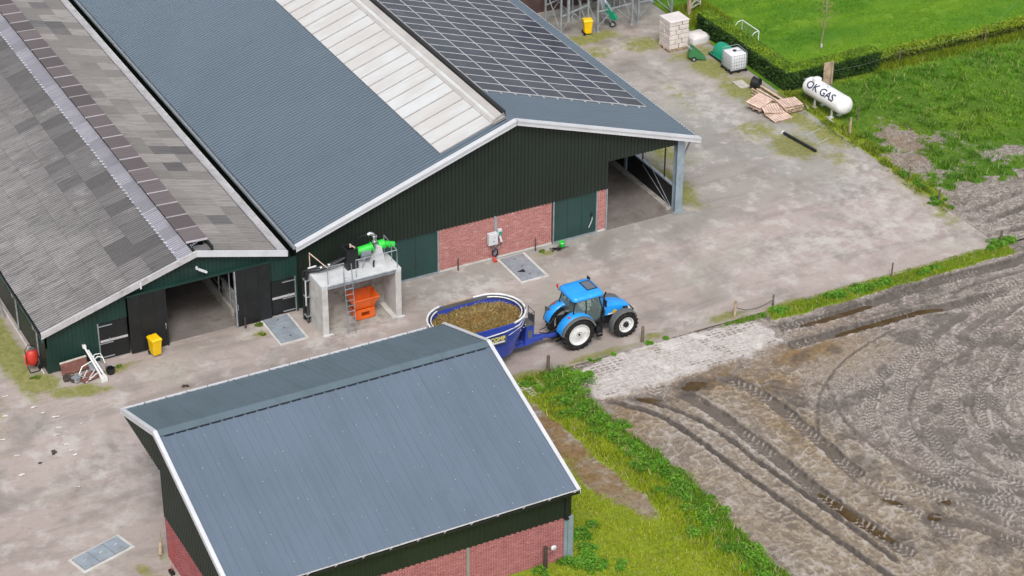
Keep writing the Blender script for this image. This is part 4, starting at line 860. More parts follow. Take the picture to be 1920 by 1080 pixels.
# ------------------------------------------------------------------ object materials
def paint(name, c, rough=.3, coat=.4, dirt=(.2, .17, .14), amt=.3):
    t = NT(name); n = t.noise(1.3, 5); d = t.noise(3.5, 6, .68); col = t.mix(t.ramp(n, .3, .7), sc(c, .9), sc(c, 1.08)); col = t.mix(t.math('MULTIPLY', t.ramp(d, .5, .75), amt), col, dirt)
    t.b.inputs['Coat Weight'].default_value = coat; t.b.inputs['Coat Roughness'].default_value = .15; return t.out(col, t.ramp(d, .4, .7, rough, rough+.25), 0, .5)
M_TB = paint('tractor_sky_blue', (.012, .29, .80), .32, .35, (.16, .24, .34), .45); M_WB = paint('wagon_royal_blue', (.024, .055, .36), .35, .3, (.06, .065, .12), .45)
M_RIM = paint('white_wheel_rim', (.66, .66, .655), .45, .1, (.33, .29, .25), .55); M_GREYP = paint('grey_mudguard', (.10, .105, .11), .5, .1, amt=.4)
M_RUB = wmat('tyre_rubber', (.016, .016, .017), .85, 0, .3, 3, (.075, .065, .055), .55, 14, .3, .2)
M_ORANGE = paint('orange_bucket', (.68, .115, .012), .4, .2, (.25, .08, .03), .35); M_YEL = paint('yellow_plastic', (.80, .50, .0), .4, .1, (.5, .33, .05), .25)
M_GRN = paint('bright_green_machine', (.015, .52, .035), .4, .2, (.05, .3, .05), .25); M_REDP = paint('red_plastic', (.50, .035, .022), .45, .1, (.3, .1, .08), .3)
M_TEAL = paint('teal_green_plastic', (.005, .26, .15), .45, .1, (.05, .2, .13), .3); M_BGRN = paint('barrow_green', (.035, .17, .06), .5, .1, (.12, .14, .08), .4)
M_TANK = paint('white_tank_paint', (.71, .71, .705), .3, .4, (.68, .67, .64), .35)
M_NAVYTXT = wmat('navy_lettering', (.028, .03, .075), .5, 0, .1, 2)
M_WOOD = wmat('pale_pallet_wood', (.66, .49, .41), .8, 0, .2, 2.5, (.36, .25, .19), .5, 16, .3, .2); M_WOOD2 = wmat('old_timber', (.42, .32, .225), .85, 0, .28, 2.2, (.15, .11, .075), .6, 16, .4, .2)
M_POST = wmat('weathered_fence_post', (.155, .125, .09), .9, 0, .3, 4, (.06, .05, .04), .6, 20, .5, .2); M_BROWNB = wmat('brown_board', (.15, .055, .04), .7, 0, .25, 2, (.2, .12, .1), .5)
M_BLOCK = wmat('pale_limestone_block', (.60, .54, .505), .85, 0, .12, 2.2, (.5, .42, .37), .4, 14, .25, .2); M_FOIL = wmat('pale_wrapping', (.62, .58, .56), .4, 0, .06, 1.3, (.62, .57, .54), .4)
M_IBC = paint('milky_container', (.66, .67, .68), .35, .2, (.6, .62, .62), .3); M_TILE = wmat('pale_slab', (.44, .42, .37), .85, 0, .2, 3, (.25, .23, .17), .5)
M_REDL = wmat('red_light', (.6, .03, .02), .3); M_AMB = wmat('orange_lens', (.75, .22, .02), .25)
M_CHROME = wmat('chrome_pipe', (.62, .63, .65), .2, .9, .08, 3, bump=0); M_PLATE = wmat('galvanised_plate', (.33, .38, .43), .42, .3, .14, 1.6, (.25, .2, .165), .55, 20, .12)
M_FODDER = None
t = NT('chopped_fodder'); n1, n2, n3 = t.noise(3, 6, .7), t.noise(14, 5, .75), t.noise(45, 3, .7)
c_ = t.mix(t.ramp(n1, .35, .65), (.17, .098, .03), (.30, .19, .065)); c_ = t.mix(t.ramp(n2, .5, .7, 0, .8), c_, (.085, .045, .014)); c_ = t.mix(t.ramp(n3, .55, .75, 0, .7), c_, (.46, .34, .15)); t.bump(t.math('ADD', n2, n3), .9, .06); M_FODDER = t.out(c_, .95, spec=.1)
t = NT('cab_glass'); t.b.inputs['Transmission Weight'].default_value = .82; t.b.inputs['IOR'].default_value = 1.15; M_GLASS = t.out((.50, .66, .62), .06, 0, .5)
t = NT('dark_sunroof'); M_SUNR = t.out((.12, .13, .16), .1, 0, .6)

def wheel(parent, c, R, w, rim_r, name='wheel', lugs=20, side=-1, dish=.12, front=False):
    """wheel with axis along Y; side = outward direction of Y; parent thing; empty part with tyre, rim, hub"""
    e = sub(name, parent); e.location = c; h = w/2; m = MB()
    prof = [(rim_r, -h*.82), (rim_r*1.12, -h*.97), (R*.82, -h), (R*.93, -h*.86), (R*.955, -h*.4), (R*.96, 0), (R*.955, h*.4), (R*.93, h*.86), (R*.82, h), (rim_r*1.12, h*.97), (rim_r, h*.82)]
    m.lathe(prof, (0, 0, 0), 'Y', 40)
    for k in range(lugs):
        for sg in (-1, 1):
            a = 2*math.pi*(k+(.5 if sg > 0 else 0))/lugs
            for q in range(3):
                y0, y1 = sg*h*(.02+.31*q), sg*h*(.33+.31*q); a0, a1 = a+.10*q, a+.10*(q+1)
                r0 = R*1.0 if q < 2 else R*.985
                p0 = Vector((math.cos(a0)*r0, y0, math.sin(a0)*r0)); p1 = Vector((math.cos(a1)*(R*.995 if q < 2 else R*.93), y1, math.sin(a1)*(R*.995 if q < 2 else R*.93)))
                d = p1-p0; rad = Vector((math.cos((a0+a1)/2), 0, math.sin((a0+a1)/2))); X = d.normalized(); Z = (rad-X*rad.dot(X)).normalized(); Yv = Z.cross(X)
                m.obox((p0+p1)/2-Z*.012, (d.length+.01, .055, .075), Matrix((X, Yv, Z)).transposed())
    m.build('tyre', M_RUB, e, smooth=35)
    m = MB(); s = side
    if not front: pr = [(rim_r*1.03, s*h*.86), (rim_r*.95, s*h*.84), (rim_r*.90, s*h*.55), (rim_r*.55, s*h*.48), (rim_r*.45, s*h*.62), (rim_r*.22, s*h*.66), (.001, s*h*.66)]
    else: pr = [(rim_r*1.03, s*h*.86), (rim_r*.93, s*h*.84), (rim_r*.82, s*h*.25), (rim_r*.74, s*h*.25), (rim_r*.70, s*h*.62), (rim_r*.52, s*h*.66), (rim_r*.44, s*h*.60), (.001, s*h*.60)]
    m.lathe(pr, (0, 0, 0), 'Y', 32); m.lathe([(rim_r*1.03, -s*h*.86), (rim_r*.9, -s*h*.7), (.001, -s*h*.5)], (0, 0, 0), 'Y', 24); m.build('rim', M_RIM, e, smooth=40)
    m = MB(); hr = rim_r*(.13 if not front else .40); m.cyl((0, s*h*.55, 0), (0, s*h*(.80 if not front else 1.0), 0), hr, 14, hr*.75)
    for k in range(8):
        a = k*math.pi/4; rr = rim_r*(.24 if not front else .46); m.cyl((math.cos(a)*rr, s*h*.60, math.sin(a)*rr), (math.cos(a)*rr, s*h*.72, math.sin(a)*rr), .018, 6)
    m.build('hub', M_BLACK, e, smooth=40); return e

# ================================================================== tractor (x forward, rear axle at 0)
TR_ = thing('tractor', 'blue tractor with white wheel rims hitched to the feed wagon', 'tractor', (-1.36, -8.07, 0))
RR, FR = .82, .655; tw = .74
wheel(TR_, (0, -tw, RR), RR, .50, .53, side=-1); wheel(TR_, (0, tw, RR), RR, .50, .53, side=1)
wheel(TR_, (2.53, -.76, FR), FR, .42, .385, side=-1, lugs=18, front=True); wheel(TR_, (2.53, .76, FR), FR, .42, .385, side=1, lugs=18, front=True)
def rrect(x0, x1, y, z0, z1, r, n=4):
    pts = []
    for cx, cz, a0 in ((x1-r, z1-r, 0), (x0+r, z1-r, 90), (x0+r, z0+r, 180), (x1-r, z0+r, 270)):
        for k in range(n+1): a = math.radians(a0+90*k/n); pts.append((cx+r*math.cos(a), y, cz+r*math.sin(a)))
    return pts
def hood_ring(x, hw, z0, z1, r=.12, n=4):
    pts = []
    for cy, cz, a0 in ((hw-r, z1-r, 0), (-hw+r, z1-r, 90)):
        for k in range(n+1): a = math.radians(a0+90*k/n); pts.append((x, cy+r*math.cos(a), cz+r*math.sin(a)))
    return pts+[(x, -hw, z0), (x, hw, z0)]
m = MB(); m.loft([hood_ring(1.34, .40, 1.12, 1.72, .14), hood_ring(1.75, .40, 1.10, 1.70, .15), hood_ring(2.3, .37, 1.06, 1.62, .16), hood_ring(2.75, .33, 1.02, 1.48, .17), hood_ring(3.02, .28, 1.0, 1.33, .15), hood_ring(3.12, .22, .98, 1.18, .09)]); hd = m.build('hood', M_TB, TR_, smooth=50)
for s in (-1, 1):
    m = MB(); m.add([(2.62, s*.358, 1.06), (2.92, s*.322, 1.03), (2.96, s*.312, 1.24), (2.66, s*.352, 1.34), (2.62, s*.33, 1.06), (2.92, s*.29, 1.03), (2.96, s*.28, 1.24), (2.66, s*.32, 1.34)], [(0, 1, 2, 3), (0, 1, 5, 4), (1, 2, 6, 5), (2, 3, 7, 6), (3, 0, 4, 7)]); m.build('side_grille', M_BLACK, hd)
    m = MB(); m.prism([(2.93, 1.10), (3.06, 1.06), (3.06, 1.18), (2.97, 1.26)], 'Y', s*.25, s*.315); m.build('headlight', M_RIM, hd)
    m = MB(); m.add([(1.80, s*.402, 1.11), (2.42, s*.368, 1.07), (2.42, s*.371, 1.20), (1.80, s*.405, 1.18)], [(0, 1, 2, 3)]); m.build('white_stripe', M_RIM, hd)
    m = MB(); m.add([(2.08, s*.396, 1.10), (2.26, s*.384, 1.10), (2.30, s*.383, 1.26), (2.16, s*.392, 1.32), (2.05, s*.398, 1.22)], [(0, 1, 2, 3, 4)]); m.build('leaf_emblem', M_YEL, hd)
m = MB(); m.box(1.0, 2.95, -.27, .27, .62, 1.05); m.box(-.45, 1.1, -.30, .30, .55, 1.05); m.box(2.40, 2.66, -.70, .70, .52, .70); m.cyl((0, -.6, RR), (0, .6, RR), .17, 14); m.build('chassis', M_BLACK, TR_)
m = MB(); m.box(2.95, 3.20, -.24, .24, .68, .96); m.tube([(3.05, -.26, .75), (3.22, -.26, .72), (3.28, -.24, .98), (3.16, -.22, 1.12), (3.16, .22, 1.12), (3.28, .24, .98), (3.22, .26, .72)], .035, 8); m.build('front_frame', M_BLACK, TR_)
for s in (-1, 1):
    # front mudguard
    m = MB(); m.lathe([(FR+.06, -.20), (FR+.09, -.12), (FR+.09, .12), (FR+.06, .20), (FR+.04, .20), (FR+.065, .11), (FR+.065, -.11), (FR+.04, -.20), (FR+.06, -.20)], (2.50, s*.76, FR), 'Y', 14, a0=math.radians(35), a1=math.radians(195)); m.build('front_mudguard', M_GREYP, TR_, smooth=50)
    # rear mudguard: grey skirt with blue top
    m = MB(); m.lathe([(RR+.04, -.25), (RR+.11, -.22), (RR+.13, -.05), (RR+.10, -.05), (RR+.085, -.2), (RR+.02, -.25), (RR+.04, -.25)] if s < 0 else [(RR+.04, .25), (RR+.11, .22), (RR+.13, .05), (RR+.10, .05), (RR+.085, .2), (RR+.02, .25), (RR+.04, .25)], (0, s*tw, RR), 'Y', 18, a0=math.radians(18), a1=math.radians(172)); fd = m.build('rear_mudguard', M_GREYP, TR_, smooth=50)
    m = MB(); top = []
    for k in range(13):
        a = math.radians(28+k*(165-28)/12); r0 = RR+.17-.03*abs(k-6)/6; top.append((math.cos(a)*r0, math.sin(a)*r0+RR))
    rings = []
    for x, z in top: rings.append([(x, s*(tw+.12), z-.045), (x, s*(tw+.04), z+.02), (x, s*(tw-.30), z+.03), (x, s*(tw-.36), z-.03), (x, s*(tw-.36), z-.09), (x, s*(tw+.12), z-.09)])
    m.loft(rings); m.build('mudguard_cover', M_TB, fd, smooth=45)
    m = MB(); m.obox((-.42, s*(tw-.02), RR+.93), (.20, .055, .05), Matrix.Rotation(.35, 3, 'Y')); m.build('rear_light', M_REDL, fd)
    # steps
    m = MB(); m.box(.98, 1.32, s*.42, s*.78, .50, .86); m.box(1.02, 1.30, s*.72, s*.86, .36, .40); m.box(1.02, 1.30, s*.72, s*.86, .60, .63); m.bar((1.03, s*.84, .36), (1.03, s*.80, .95), .03); m.bar((1.29, s*.84, .36), (1.29, s*.80, .95), .03); m.build('step_box', M_BLACK, TR_)
# cab: floor, pillars, glass, roof
cx0, cx1 = -.10, 1.30; cw = .70
m = MB(); m.box(cx0+.1, cx1, -.58, .58, 1.02, 1.20); m.prism([(1.2, 1.1), (1.36, 1.1), (1.36, 1.68), (1.25, 1.78)], 'Y', -.34, .34); m.build('cab_floor', M_BLACK, TR_)
pil = {}
for s in (-1, 1):
    for nm, pts in dict(rear=[(-.12, s*.62, 1.55), (-.20, s*.66, 1.95), (-.06, s*.62, 2.5)], mid=[(.42, s*.70, 1.62), (.45, s*.735, 2.05), (.45, s*.66, 2.52)], front=[(1.28, s*.56, 1.10), (1.36, s*.62, 1.75), (1.16, s*.60, 2.5)]).items():
        m = MB(); m.tube(pts, .032, 8); m.build('cab_pillar', M_BLACK, TR_, smooth=60); pil[(s, nm)] = pts
for s in (-1, 1):
    A, B, C_ = pil[(s, 'rear')], pil[(s, 'mid')], pil[(s, 'front')]
    m = MB(); m.quad(A[0], B[0], B[1], A[1]); m.quad(A[1], B[1], B[2], A[2]); m.build('side_window', M_GLASS, TR_)
    m = MB(); m.quad((.5, s*.66, 1.22), C_[0], C_[1], B[1]); m.quad(B[1], C_[1], C_[2], B[2]); m.build('door_window', M_GLASS, TR_)
    m = MB(); m.tube([(1.26, s*.58, 1.12), (.86, s*.66, 1.14), (.58, s*.70, 1.32), (.43, s*.70, 1.62)], .026, 8); m.build('door_frame', M_BLACK, TR_, smooth=60)
    m = MB(); m.tube([(1.2, s*.62, 2.35), (1.3, s*.80, 2.42), (1.32, s*.98, 2.36)], .016, 6); m.box(1.30, 1.35, s*.90, s*1.08, 2.02, 2.36); m.build('mirror', M_BLACK, TR_)
m = MB(); A, B = pil[(-1, 'front')], pil[(1, 'front')]; m.quad(A[0], B[0], B[1], A[1]); m.quad(A[1], B[1], B[2], A[2]); m.build('windscreen', M_GLASS, TR_)
m = MB(); A, B = pil[(-1, 'rear')], pil[(1, 'rear')]; m.quad(A[0], B[0], B[1], A[1]); m.quad(A[1], B[1], B[2], A[2]); m.build('rear_window', M_GLASS, TR_)
m = MB(); m.box(.28, .72, -.24, .24, 1.2, 1.5); m.obox((.25, 0, 1.78), (.13, .46, .62), Matrix.Rotation(-.12, 3, 'Y')); m.build('driver_seat', M_BLACK, TR_, bevel=.05)
m = MB(); m.cyl((1.12, 0, 1.3), (.92, 0, 1.72), .035, 8); m.lathe([(.17, -.012), (.20, 0), (.17, .012), (.17, -.012)], (.9, 0, 1.74), 'Z', 16); m.build('steering_wheel', M_BLACK, TR_)
def roof_ring(z, i, r=.22):
    x0, x1, hw = -.26+i, 1.40-i, .78-i; pts = []
    for cx, cy, a0 in ((x1-r, hw-r, 0), (x0+r, hw-r, 90), (x0+r, -hw+r, 180), (x1-r, -hw+r, 270)):
        for k in range(5): a = math.radians(a0+22.5*k); pts.append((cx+r*math.cos(a), cy+r*math.sin(a), z))
    return pts
m = MB(); m.loft([roof_ring(2.47, .05), roof_ring(2.50, .0), roof_ring(2.58, .0), roof_ring(2.66, .05), roof_ring(2.70, .15, .2)]); rf = m.build('cab_roof', M_TB, TR_, smooth=60)
m = MB()
for y in (-.38, 0.0, .38): m.box(-.12, .62, y-.016, y+.016, 2.698, 2.714)
m.box(.62, .66, -.5, .5, 2.698, 2.710); m.build('roof_rib', M_TB, rf)
m = MB(); m.box(.74, 1.20, -.30, .42, 2.700, 2.722); m.build('sunroof', M_SUNR, rf)
m = MB(); m.box(.71, .74, -.33, .45, 2.695, 2.735); m.box(1.20, 1.23, -.33, .45, 2.695, 2.735); m.box(.74, 1.20, .42, .45, 2.695, 2.735); m.box(.74, 1.2, -.33, -.30, 2.695, 2.735); m.build('sunroof_frame', M_BLACK, rf)
m = MB(); m.cyl((-.27, .62, 2.50), (-.33, .66, 2.66), .02, 8); m.build('beacon_stalk', M_BLACK, TR_); m = MB(); m.cyl((-.33, .66, 2.66), (-.33, .66, 2.80), .055, 12, .045); m.build('beacon', M_REDL, TR_, smooth=50)
m = MB(); m.box(1.30, 1.36, .55, .78, 2.52, 2.76); m.build('work_lamp_guard', M_BLACK, TR_)
m = MB(); m.tube([(1.52, -.46, .95), (1.52, -.48, 1.5)], .075, 10); m.tube([(1.52, -.48, 1.5), (1.53, -.48, 2.0), (1.54, -.48, 2.28), (1.62, -.50, 2.46)], .042, 10); m.build('exhaust', M_BLACK, TR_, smooth=50)
m = MB(); m.tube([(1.40, -.56, 1.15), (1.46, -.60, 1.5), (1.44, -.58, 1.95)], .02, 6); m.build('grab_rail', M_BLACK, TR_)
# three-point linkage, hoses, rear bracket
m = MB(); m.bar((-.1, -.30, .62), (-.95, -.40, .42), .07, .09); m.bar((-.1, .30, .62), (-.95, .40, .42), .07, .09); m.bar((-.15, 0, 1.05), (-.85, 0, .95), .06); m.bar((-.62, -.36, .5), (-.25, -.32, 1.25), .05); m.bar((-.62, .36, .5), (-.25, .32, 1.25), .05); m.box(-.55, -.1, -.34, .34, .8, 1.3); m.box(-1.0, -.3, -.09, .09, .38, .47); m.build('rear_linkage', M_BLACK, TR_)
m = MB(); m.tube([(-.25, .1, 1.2), (-.7, .2, 1.35), (-1.1, .15, 1.0), (-1.55, .1, .95)], .022, 6); m.tube([(-.25, 0, 1.15), (-.7, .05, .8), (-1.1, 0, .7), (-1.6, .05, .85)], .022, 6); m.tube([(-.2, -.2, 1.3), (-.5, -.3, 1.38), (-.75, -.34, 1.12)], .02, 6); m.build('hydraulic_hose', M_BLACK, TR_, smooth=60)
m = MB(); m.tube([(-.05, -.48, 1.55), (-.55, -.55, 1.22), (-.85, -.5, 1.15)], .018, 6); m.build('linkage_rod', M_RIM, TR_)
m = MB(); m.obox((-.74, .82, 1.42), (.05, .34, .30), Matrix.Rotation(.2, 3, 'Z')); m.build('rear_panel', M_GREYP, TR_)

# ================================================================== feed wagon
WG = thing('feed_mixer_wagon', 'blue oval feed mixer wagon full of brown fodder behind the tractor', 'feed wagon', (-6.08, -7.75, 0))
def oval(hl, r, z, n=14, inset=0.0):
    pts = []; r -= inset
    for k in range(n+1): a = -math.pi/2+math.pi*k/n; pts.append((hl+r*math.cos(a), r*math.sin(a), z))
    for k in range(n+1): a = math.pi/2+math.pi*k/n; pts.append((-hl+r*math.cos(a), r*math.sin(a), z))
    return pts
m = MB(); m.loft([oval(.72, 1.10, .62), oval(.80, 1.22, 1.2), oval(.88, 1.36, 1.75), oval(.90, 1.43, 2.18), oval(.90, 1.44, 2.52), oval(.90, 1.44, 2.52, inset=.05), oval(.90, 1.43, 2.15, inset=.06), oval(.86, 1.3, 1.6, inset=.06)], cap=False); tub = m.build('mixer_tub', M_WB, WG, smooth=40)
m = MB(); pts = oval(.90, 1.45, 2.545); 
hi = pts[1:14]+[(.3, 1.45, 2.545)]; m.tube([(p[0], p[1], p[2]) for p in pts[1:15]]+[(.55, 1.45, 2.545)], .05, 8); m.build('rim_tube', M_RIM, tub, smooth=60); m = MB(); m.tube(pts[16:28], .05, 8); m.build('rim_tube', M_RIM, tub, smooth=60); m = MB(); m.box(-.95, .52, 1.40, 1.47, 2.50, 2.57); m.build('rim_plank', M_WOOD2, tub)
m = MB(); q = oval(.90, 1.44, 2.50, inset=.16); m.tube(q[3:14], .03, 8); m.build('inner_rail', M_RIM, tub, smooth=60); m = MB(); m.tube(q[17:26], .03, 8); m.build('inner_rail', M_RIM, tub, smooth=60)
m = MB(); m.loft([[ (p[0], p[1], p[2]) for p in oval(.90, 1.378, 2.20)], oval(.90, 1.384, 2.53)], cap=False); m.build('rubber_liner', M_GREYP, tub, smooth=60)
m = MB(); m.tube([(-1.4, -1.47, 2.12), (.7, -1.46, 2.22), (1.5, -1.33, 2.30), (2.02, -.92, 2.42)], .032, 6); m.build('side_rail', M_RIM, tub, smooth=60)
m = MB(); m.tube([(.9, -1.46, 1.98), (1.7, -1.22, 2.14), (2.24, -.65, 2.30)], .014, 6); m.build('thin_rod', M_RIM, tub)
for k in range(6):
    a = math.radians(-60+k*14); m = MB(); m.cyl((.9+1.42*math.cos(a), 1.42*math.sin(a), 1.95-.05*k), (.9+1.46*math.cos(a), 1.46*math.sin(a), 1.95-.05*k), .02, 6); m.build('bolt', M_RIM, tub)
m = MB(); m.box(-.78, .78, -1.458, -1.44, 1.66, 2.06); npl = m.build('name_plate', M_GREYP, tub)
def text_mesh(txt, size, ext=.004, font_bold=0.0):
    c = bpy.data.curves.new('t', 'FONT'); c.body = txt; c.size = size; c.extrude = ext; c.align_x = 'CENTER'; c.align_y = 'CENTER'; c.offset = font_bold
    o = bpy.data.objects.new('t', c); COL.objects.link(o); dg = bpy.context.evaluated_depsgraph_get(); dg.update(); me = bpy.data.meshes.new_from_object(o.evaluated_get(dg)); bpy.data.objects.remove(o); bpy.data.curves.remove(c); return me
M_YTXT = wmat('pale_yellow_lettering', (.70, .62, .22), .5, 0, .1, 4)
me = text_mesh('EUROCOMP', .30, .004, .007); me.materials.append(M_YTXT); o = link_mesh('lettering', me, npl, (0.0, -1.466, 1.92), (math.pi/2, 0, 0)); o.scale = (.86, 1, 1)
m = MB(); m.box(-.2, .70, -1.466, -1.459, 1.71, 1.79); m.build('small_print_bar', M_RIM, npl)
m = MB(); m.box(-1.55, 2.2, -.52, -.38, .50, .66); m.box(-1.55, 2.2, .38, .52, .50, .66); m.box(-.25, .25, -.85, .85, .40, .55); m.build('chassis', M_WB, WG)
for s in (-1, 1): wheel(WG, (-.35, s*.98, .45), .45, .34, .24, side=s, lugs=14)
# front frame, drawbar, ladder platform
m = MB(); m.prism([(2.20, .55), (2.62, .60), (2.68, 1.55), (2.25, 1.62)], 'Y', -.62, -.05); m.build('front_box', M_WB, WG, bevel=.015)
m = MB(); m.box(2.34, 2.56, -.632, -.622, .95, 1.35); m.build('box_panel', M_GREYP, WG)
m = MB(); m.bar((1.75, -.28, .58), (3.30, -.24, .56), .22, .24); m.bar((3.20, -.24, .62), (4.02, -.30, .52), .16, .20); m.bar((1.7, .35, .58), (3.2, -.2, .58), .18, .20); m.build('drawbar', M_WB, WG, bevel=.02)
m = MB(); m.cyl((4.0, -.31, .46), (4.22, -.32, .44), .06, 10); m.build('hitch_eye', M_BLACK, WG)
m = MB(); m.box(2.16, 2.68, -.66, -.02, 1.62, 1.66); m.build('platform_plate', M_GREYP, WG)
m = MB()
for x, y in ((2.18, -.64), (2.66, -.64), (2.66, -.04)): m.bar((x, y, 1.62), (x, y, 2.35 if (x, y) != (2.18, -.64) else 2.75), .028)
m.bar((2.18, -.64, 2.3), (2.66, -.64, 2.3), .025); m.bar((2.66, -.64, 2.3), (2.66, -.04, 2.3), .025); m.build('guard_rail', M_GREYP, WG)
m = MB(); m.quad((2.655, -.62, 1.66), (2.655, -.06, 1.66), (2.655, -.06, 2.0), (2.655, -.62, 2.15)); m.build('guard_screen', M_GREYP, WG)
m = MB(); m.tube([(1.62, -.95, .88), (1.72, -.95, 1.15), (2.05, -.7, 1.2)], .02, 6); m.build('hose', M_BLACK, WG); m = MB(); m.box(2.3, 2.52, -.60, -.50, .60, .68); m.build('number_label', M_RIM, WG)
# fodder heap
nx, ny = 90, 54; xs = np.linspace(-2.28, 2.28, nx); ys = np.linspace(-1.38, 1.38, ny); X, Y = np.meshgrid(xs, ys); x, y = X.ravel(), Y.ravel()
dd = np.hypot(np.maximum(np.abs(x)-.9, 0), y); ins = 1.36-dd
z = 2.08+.44*blob(x, y, .55, .05, 1.25, .95)+.22*blob(x, y, -1.4, -.3, .9, .8)+.34*(fbm(x, y, .42, 4, 201)-.5)+.10*(np.abs(2*fbm(x, y, .2, 2, 205)-1)); z += .28*sst(.4, 1.2, -y)*blob(x, y, -.2, -1, 1.6, .8)
i = np.arange(nx*ny).reshape(ny, nx); F = np.stack([i[:-1, :-1], i[:-1, 1:], i[1:, 1:], i[1:, :-1]], -1).reshape(-1, 4); F = F[(ins[F] > .0).all(1)]
fo = stuff(link_mesh('fodder_heap', fast_mesh('fodder_heap', np.stack([x, y, z], 1), F, M_FODDER, smooth=True), None, (-6.08, -7.75, 0))); _k = RNG.integers(0, len(F), 5000); _c = np.stack([x, y, z], 1)[F[_k]].mean(1); FS = _c; tag(fo, 'heap of brown chopped fodder inside the blue wagon', 'fodder')

# ================================================================== concrete bunker with separator on top
BX0, BX1, BY0, BY1, BZ = -11.47, -7.40, -2.48, -.86, 2.65; O = (-9.4, -1.7, 0)
BK = thing('concrete_bunker', 'open concrete bunker with flat deck and handrail beside the barn gable', 'bunker', O)
m = MB(); m.box(BX0, BX0+.30, BY0, BY1, -.05, BZ-.20); m.build('side_wall', M_CONC, BK, O, bevel=.012)
m = MB(); m.box(BX1-.30, BX1, BY0, BY1, -.05, BZ-.20); m.build('side_wall', M_CONC, BK, O, bevel=.012)
m = MB(); m.box(BX0+.30, BX1-.30, BY1-.2, BY1-.003, -.05, BZ-.20); m.build('back_wall', M_CONC_IN, BK, O)
m = MB(); m.box(BX0-.004, BX1+.004, BY0+.02, BY1, BZ-.20, BZ); m.box(BX0-.004, BX0+.29, BY0-.004, BY0+.02, BZ-.2, BZ); m.box(BX1-.29, BX1+.004, BY0-.004, BY0+.02, BZ-.2, BZ); m.build('deck', M_CONC_TOP, BK, O)
m = MB(); m.box(BX0+.29, BX1-.29, BY0-.03, BY0+.018, BZ-.19, BZ-.03); m.box(BX0+.29, BX1-.29, BY0-.06, BY0-.03, BZ-.05, BZ-.028); m.build('edge_beam', M_GALV, BK, O)
m = MB(); m.box(BX0+.3, BX1-.3, BY0-.2, BY1-.2, -.05, .02); m.build('bunker_floor', M_CONC_IN, BK, O)
m = MB(); m.box(BX0-.06, BX0+.45, BY0-.12, BY0-.002, -.05, .03); m.box(BX1-.4, BX1+.1, BY0-.12, BY0-.002, -.05, .03); m.build('footing', M_CONC_TOP, BK, O)
m = MB(); m.box(BX1-.55, BX1-.302, BY0-.1, BY1-.21, .021, .10); m.build('inner_kerb', M_CONC, BK, O)
for zz in (1.35,):
    m = MB(); m.box(BX0-.003, BX0-.0005, BY0+.02, BY1, zz, zz+.015); m.build('form_joint', M_CONC_IN, BK, O)
RT = 3.60; ry = BY0+.10
for a, b in ((-11.10, -10.28), (-9.66, -7.55)):
    m = MB(); m.tube([(a, ry, BZ), (a, ry, RT), (b, ry, RT), (b, ry, BZ)], .024, 8); m.build('handrail', M_GALV, BK, O)
m = MB(); m.tube([(-7.55, ry, RT), (-7.50, BY1+.05, RT), (-7.50, BY1+.05, BZ)], .024, 8); m.tube([(-7.52, -1.7, RT), (-7.52, -1.7, BZ)], .02, 8); m.build('handrail', M_GALV, BK, O)
m = MB(); m.tube([(-11.36, BY1, BZ), (-11.36, BY1, RT+.05), (-11.12, BY0+.1, RT-.02)], .024, 8); m.build('handrail', M_WOOD, BK, O)
# ladder
LD = thing('ladder', 'aluminium ladder leaning against the concrete bunker deck', 'ladder', (-10.15, -2.60, 0))
for s in (-.2, .2):
    m = MB(); m.bar((s-.02, -.28, 0), (s, .10, 3.55 if s > 0 else 3.2), .03, .06); m.build('stile', M_GALV, LD)
for k in range(10):
    z = .28+k*.29; m = MB(); m.cyl((-.2, -.28+.107*z, z), (.2, -.28+.107*z, z), .018, 8); m.build('rung', M_GALV, LD)
# separator machine
O = (-8.9, -1.6, BZ); SP = thing('manure_separator', 'green screw separator machine with black hopper on the concrete deck', 'machine', O)
m = MB(); m.prism([(-8.55, BZ), (-7.85, BZ), (-8.05, BZ+.95), (-8.22, BZ+.95)], 'Y', -1.75, -1.35); m.build('machine_stand', M_CONC_TOP, SP, O)
m = MB(); m.cyl((-9.25, -1.35, 3.40), (-8.42, -1.45, 3.52), .20, 20); m.cyl((-8.46, -1.45, 3.515), (-8.40, -1.455, 3.525), .25, 20); m.build('screen_drum', M_GRN, SP, O, smooth=40)
m = MB(); m.box(-9.05, -8.55, -1.66, -1.54, 3.28, 3.50); m.build('drum_plate', M_GALV, SP, O)
m = MB(); m.cyl((-8.10, -1.48, 3.55), (-7.80, -1.52, 3.58), .23, 18); m.cyl((-7.80, -1.52, 3.58), (-7.55, -1.55, 3.50), .15, 16); m.cyl((-7.6, -1.55, 3.50), (-7.32, -1.6, 3.46), .17, 16, .14); m.build('gear_motor', M_GRN, SP, O, smooth=40)
m = MB(); m.tube([(-8.28, -1.5, 3.5), (-8.28, -1.5, 3.95), (-8.30, -1.5, 4.12), (-8.38, -1.48, 4.24), (-8.50, -1.46, 4.27), (-8.60, -1.43, 4.22)], .085, 12); m.cyl((-8.28, -1.5, 3.78), (-8.28, -1.5, 3.84), .14, 14); m.cyl((-8.29, -1.5, 4.06), (-8.29, -1.5, 4.11), .13, 14); m.build('feed_bend', M_CHROME, SP, O, smooth=50)
m = MB(); m.tube([(-8.62, -1.42, 4.2), (-8.85, -1.2, 4.05), (-9.05, -.9, 3.6), (-9.1, -.8, 2.7)], .05, 8); m.tube([(-8.2, -1.3, 4.0), (-7.95, -1.1, 4.0), (-7.8, -.95, 3.5), (-7.8, -.9, 2.7)], .04, 8); m.build('black_hose', M_BLACK, SP, O, smooth=60)
m = MB(); z0, z1 = BZ+.02, 3.72
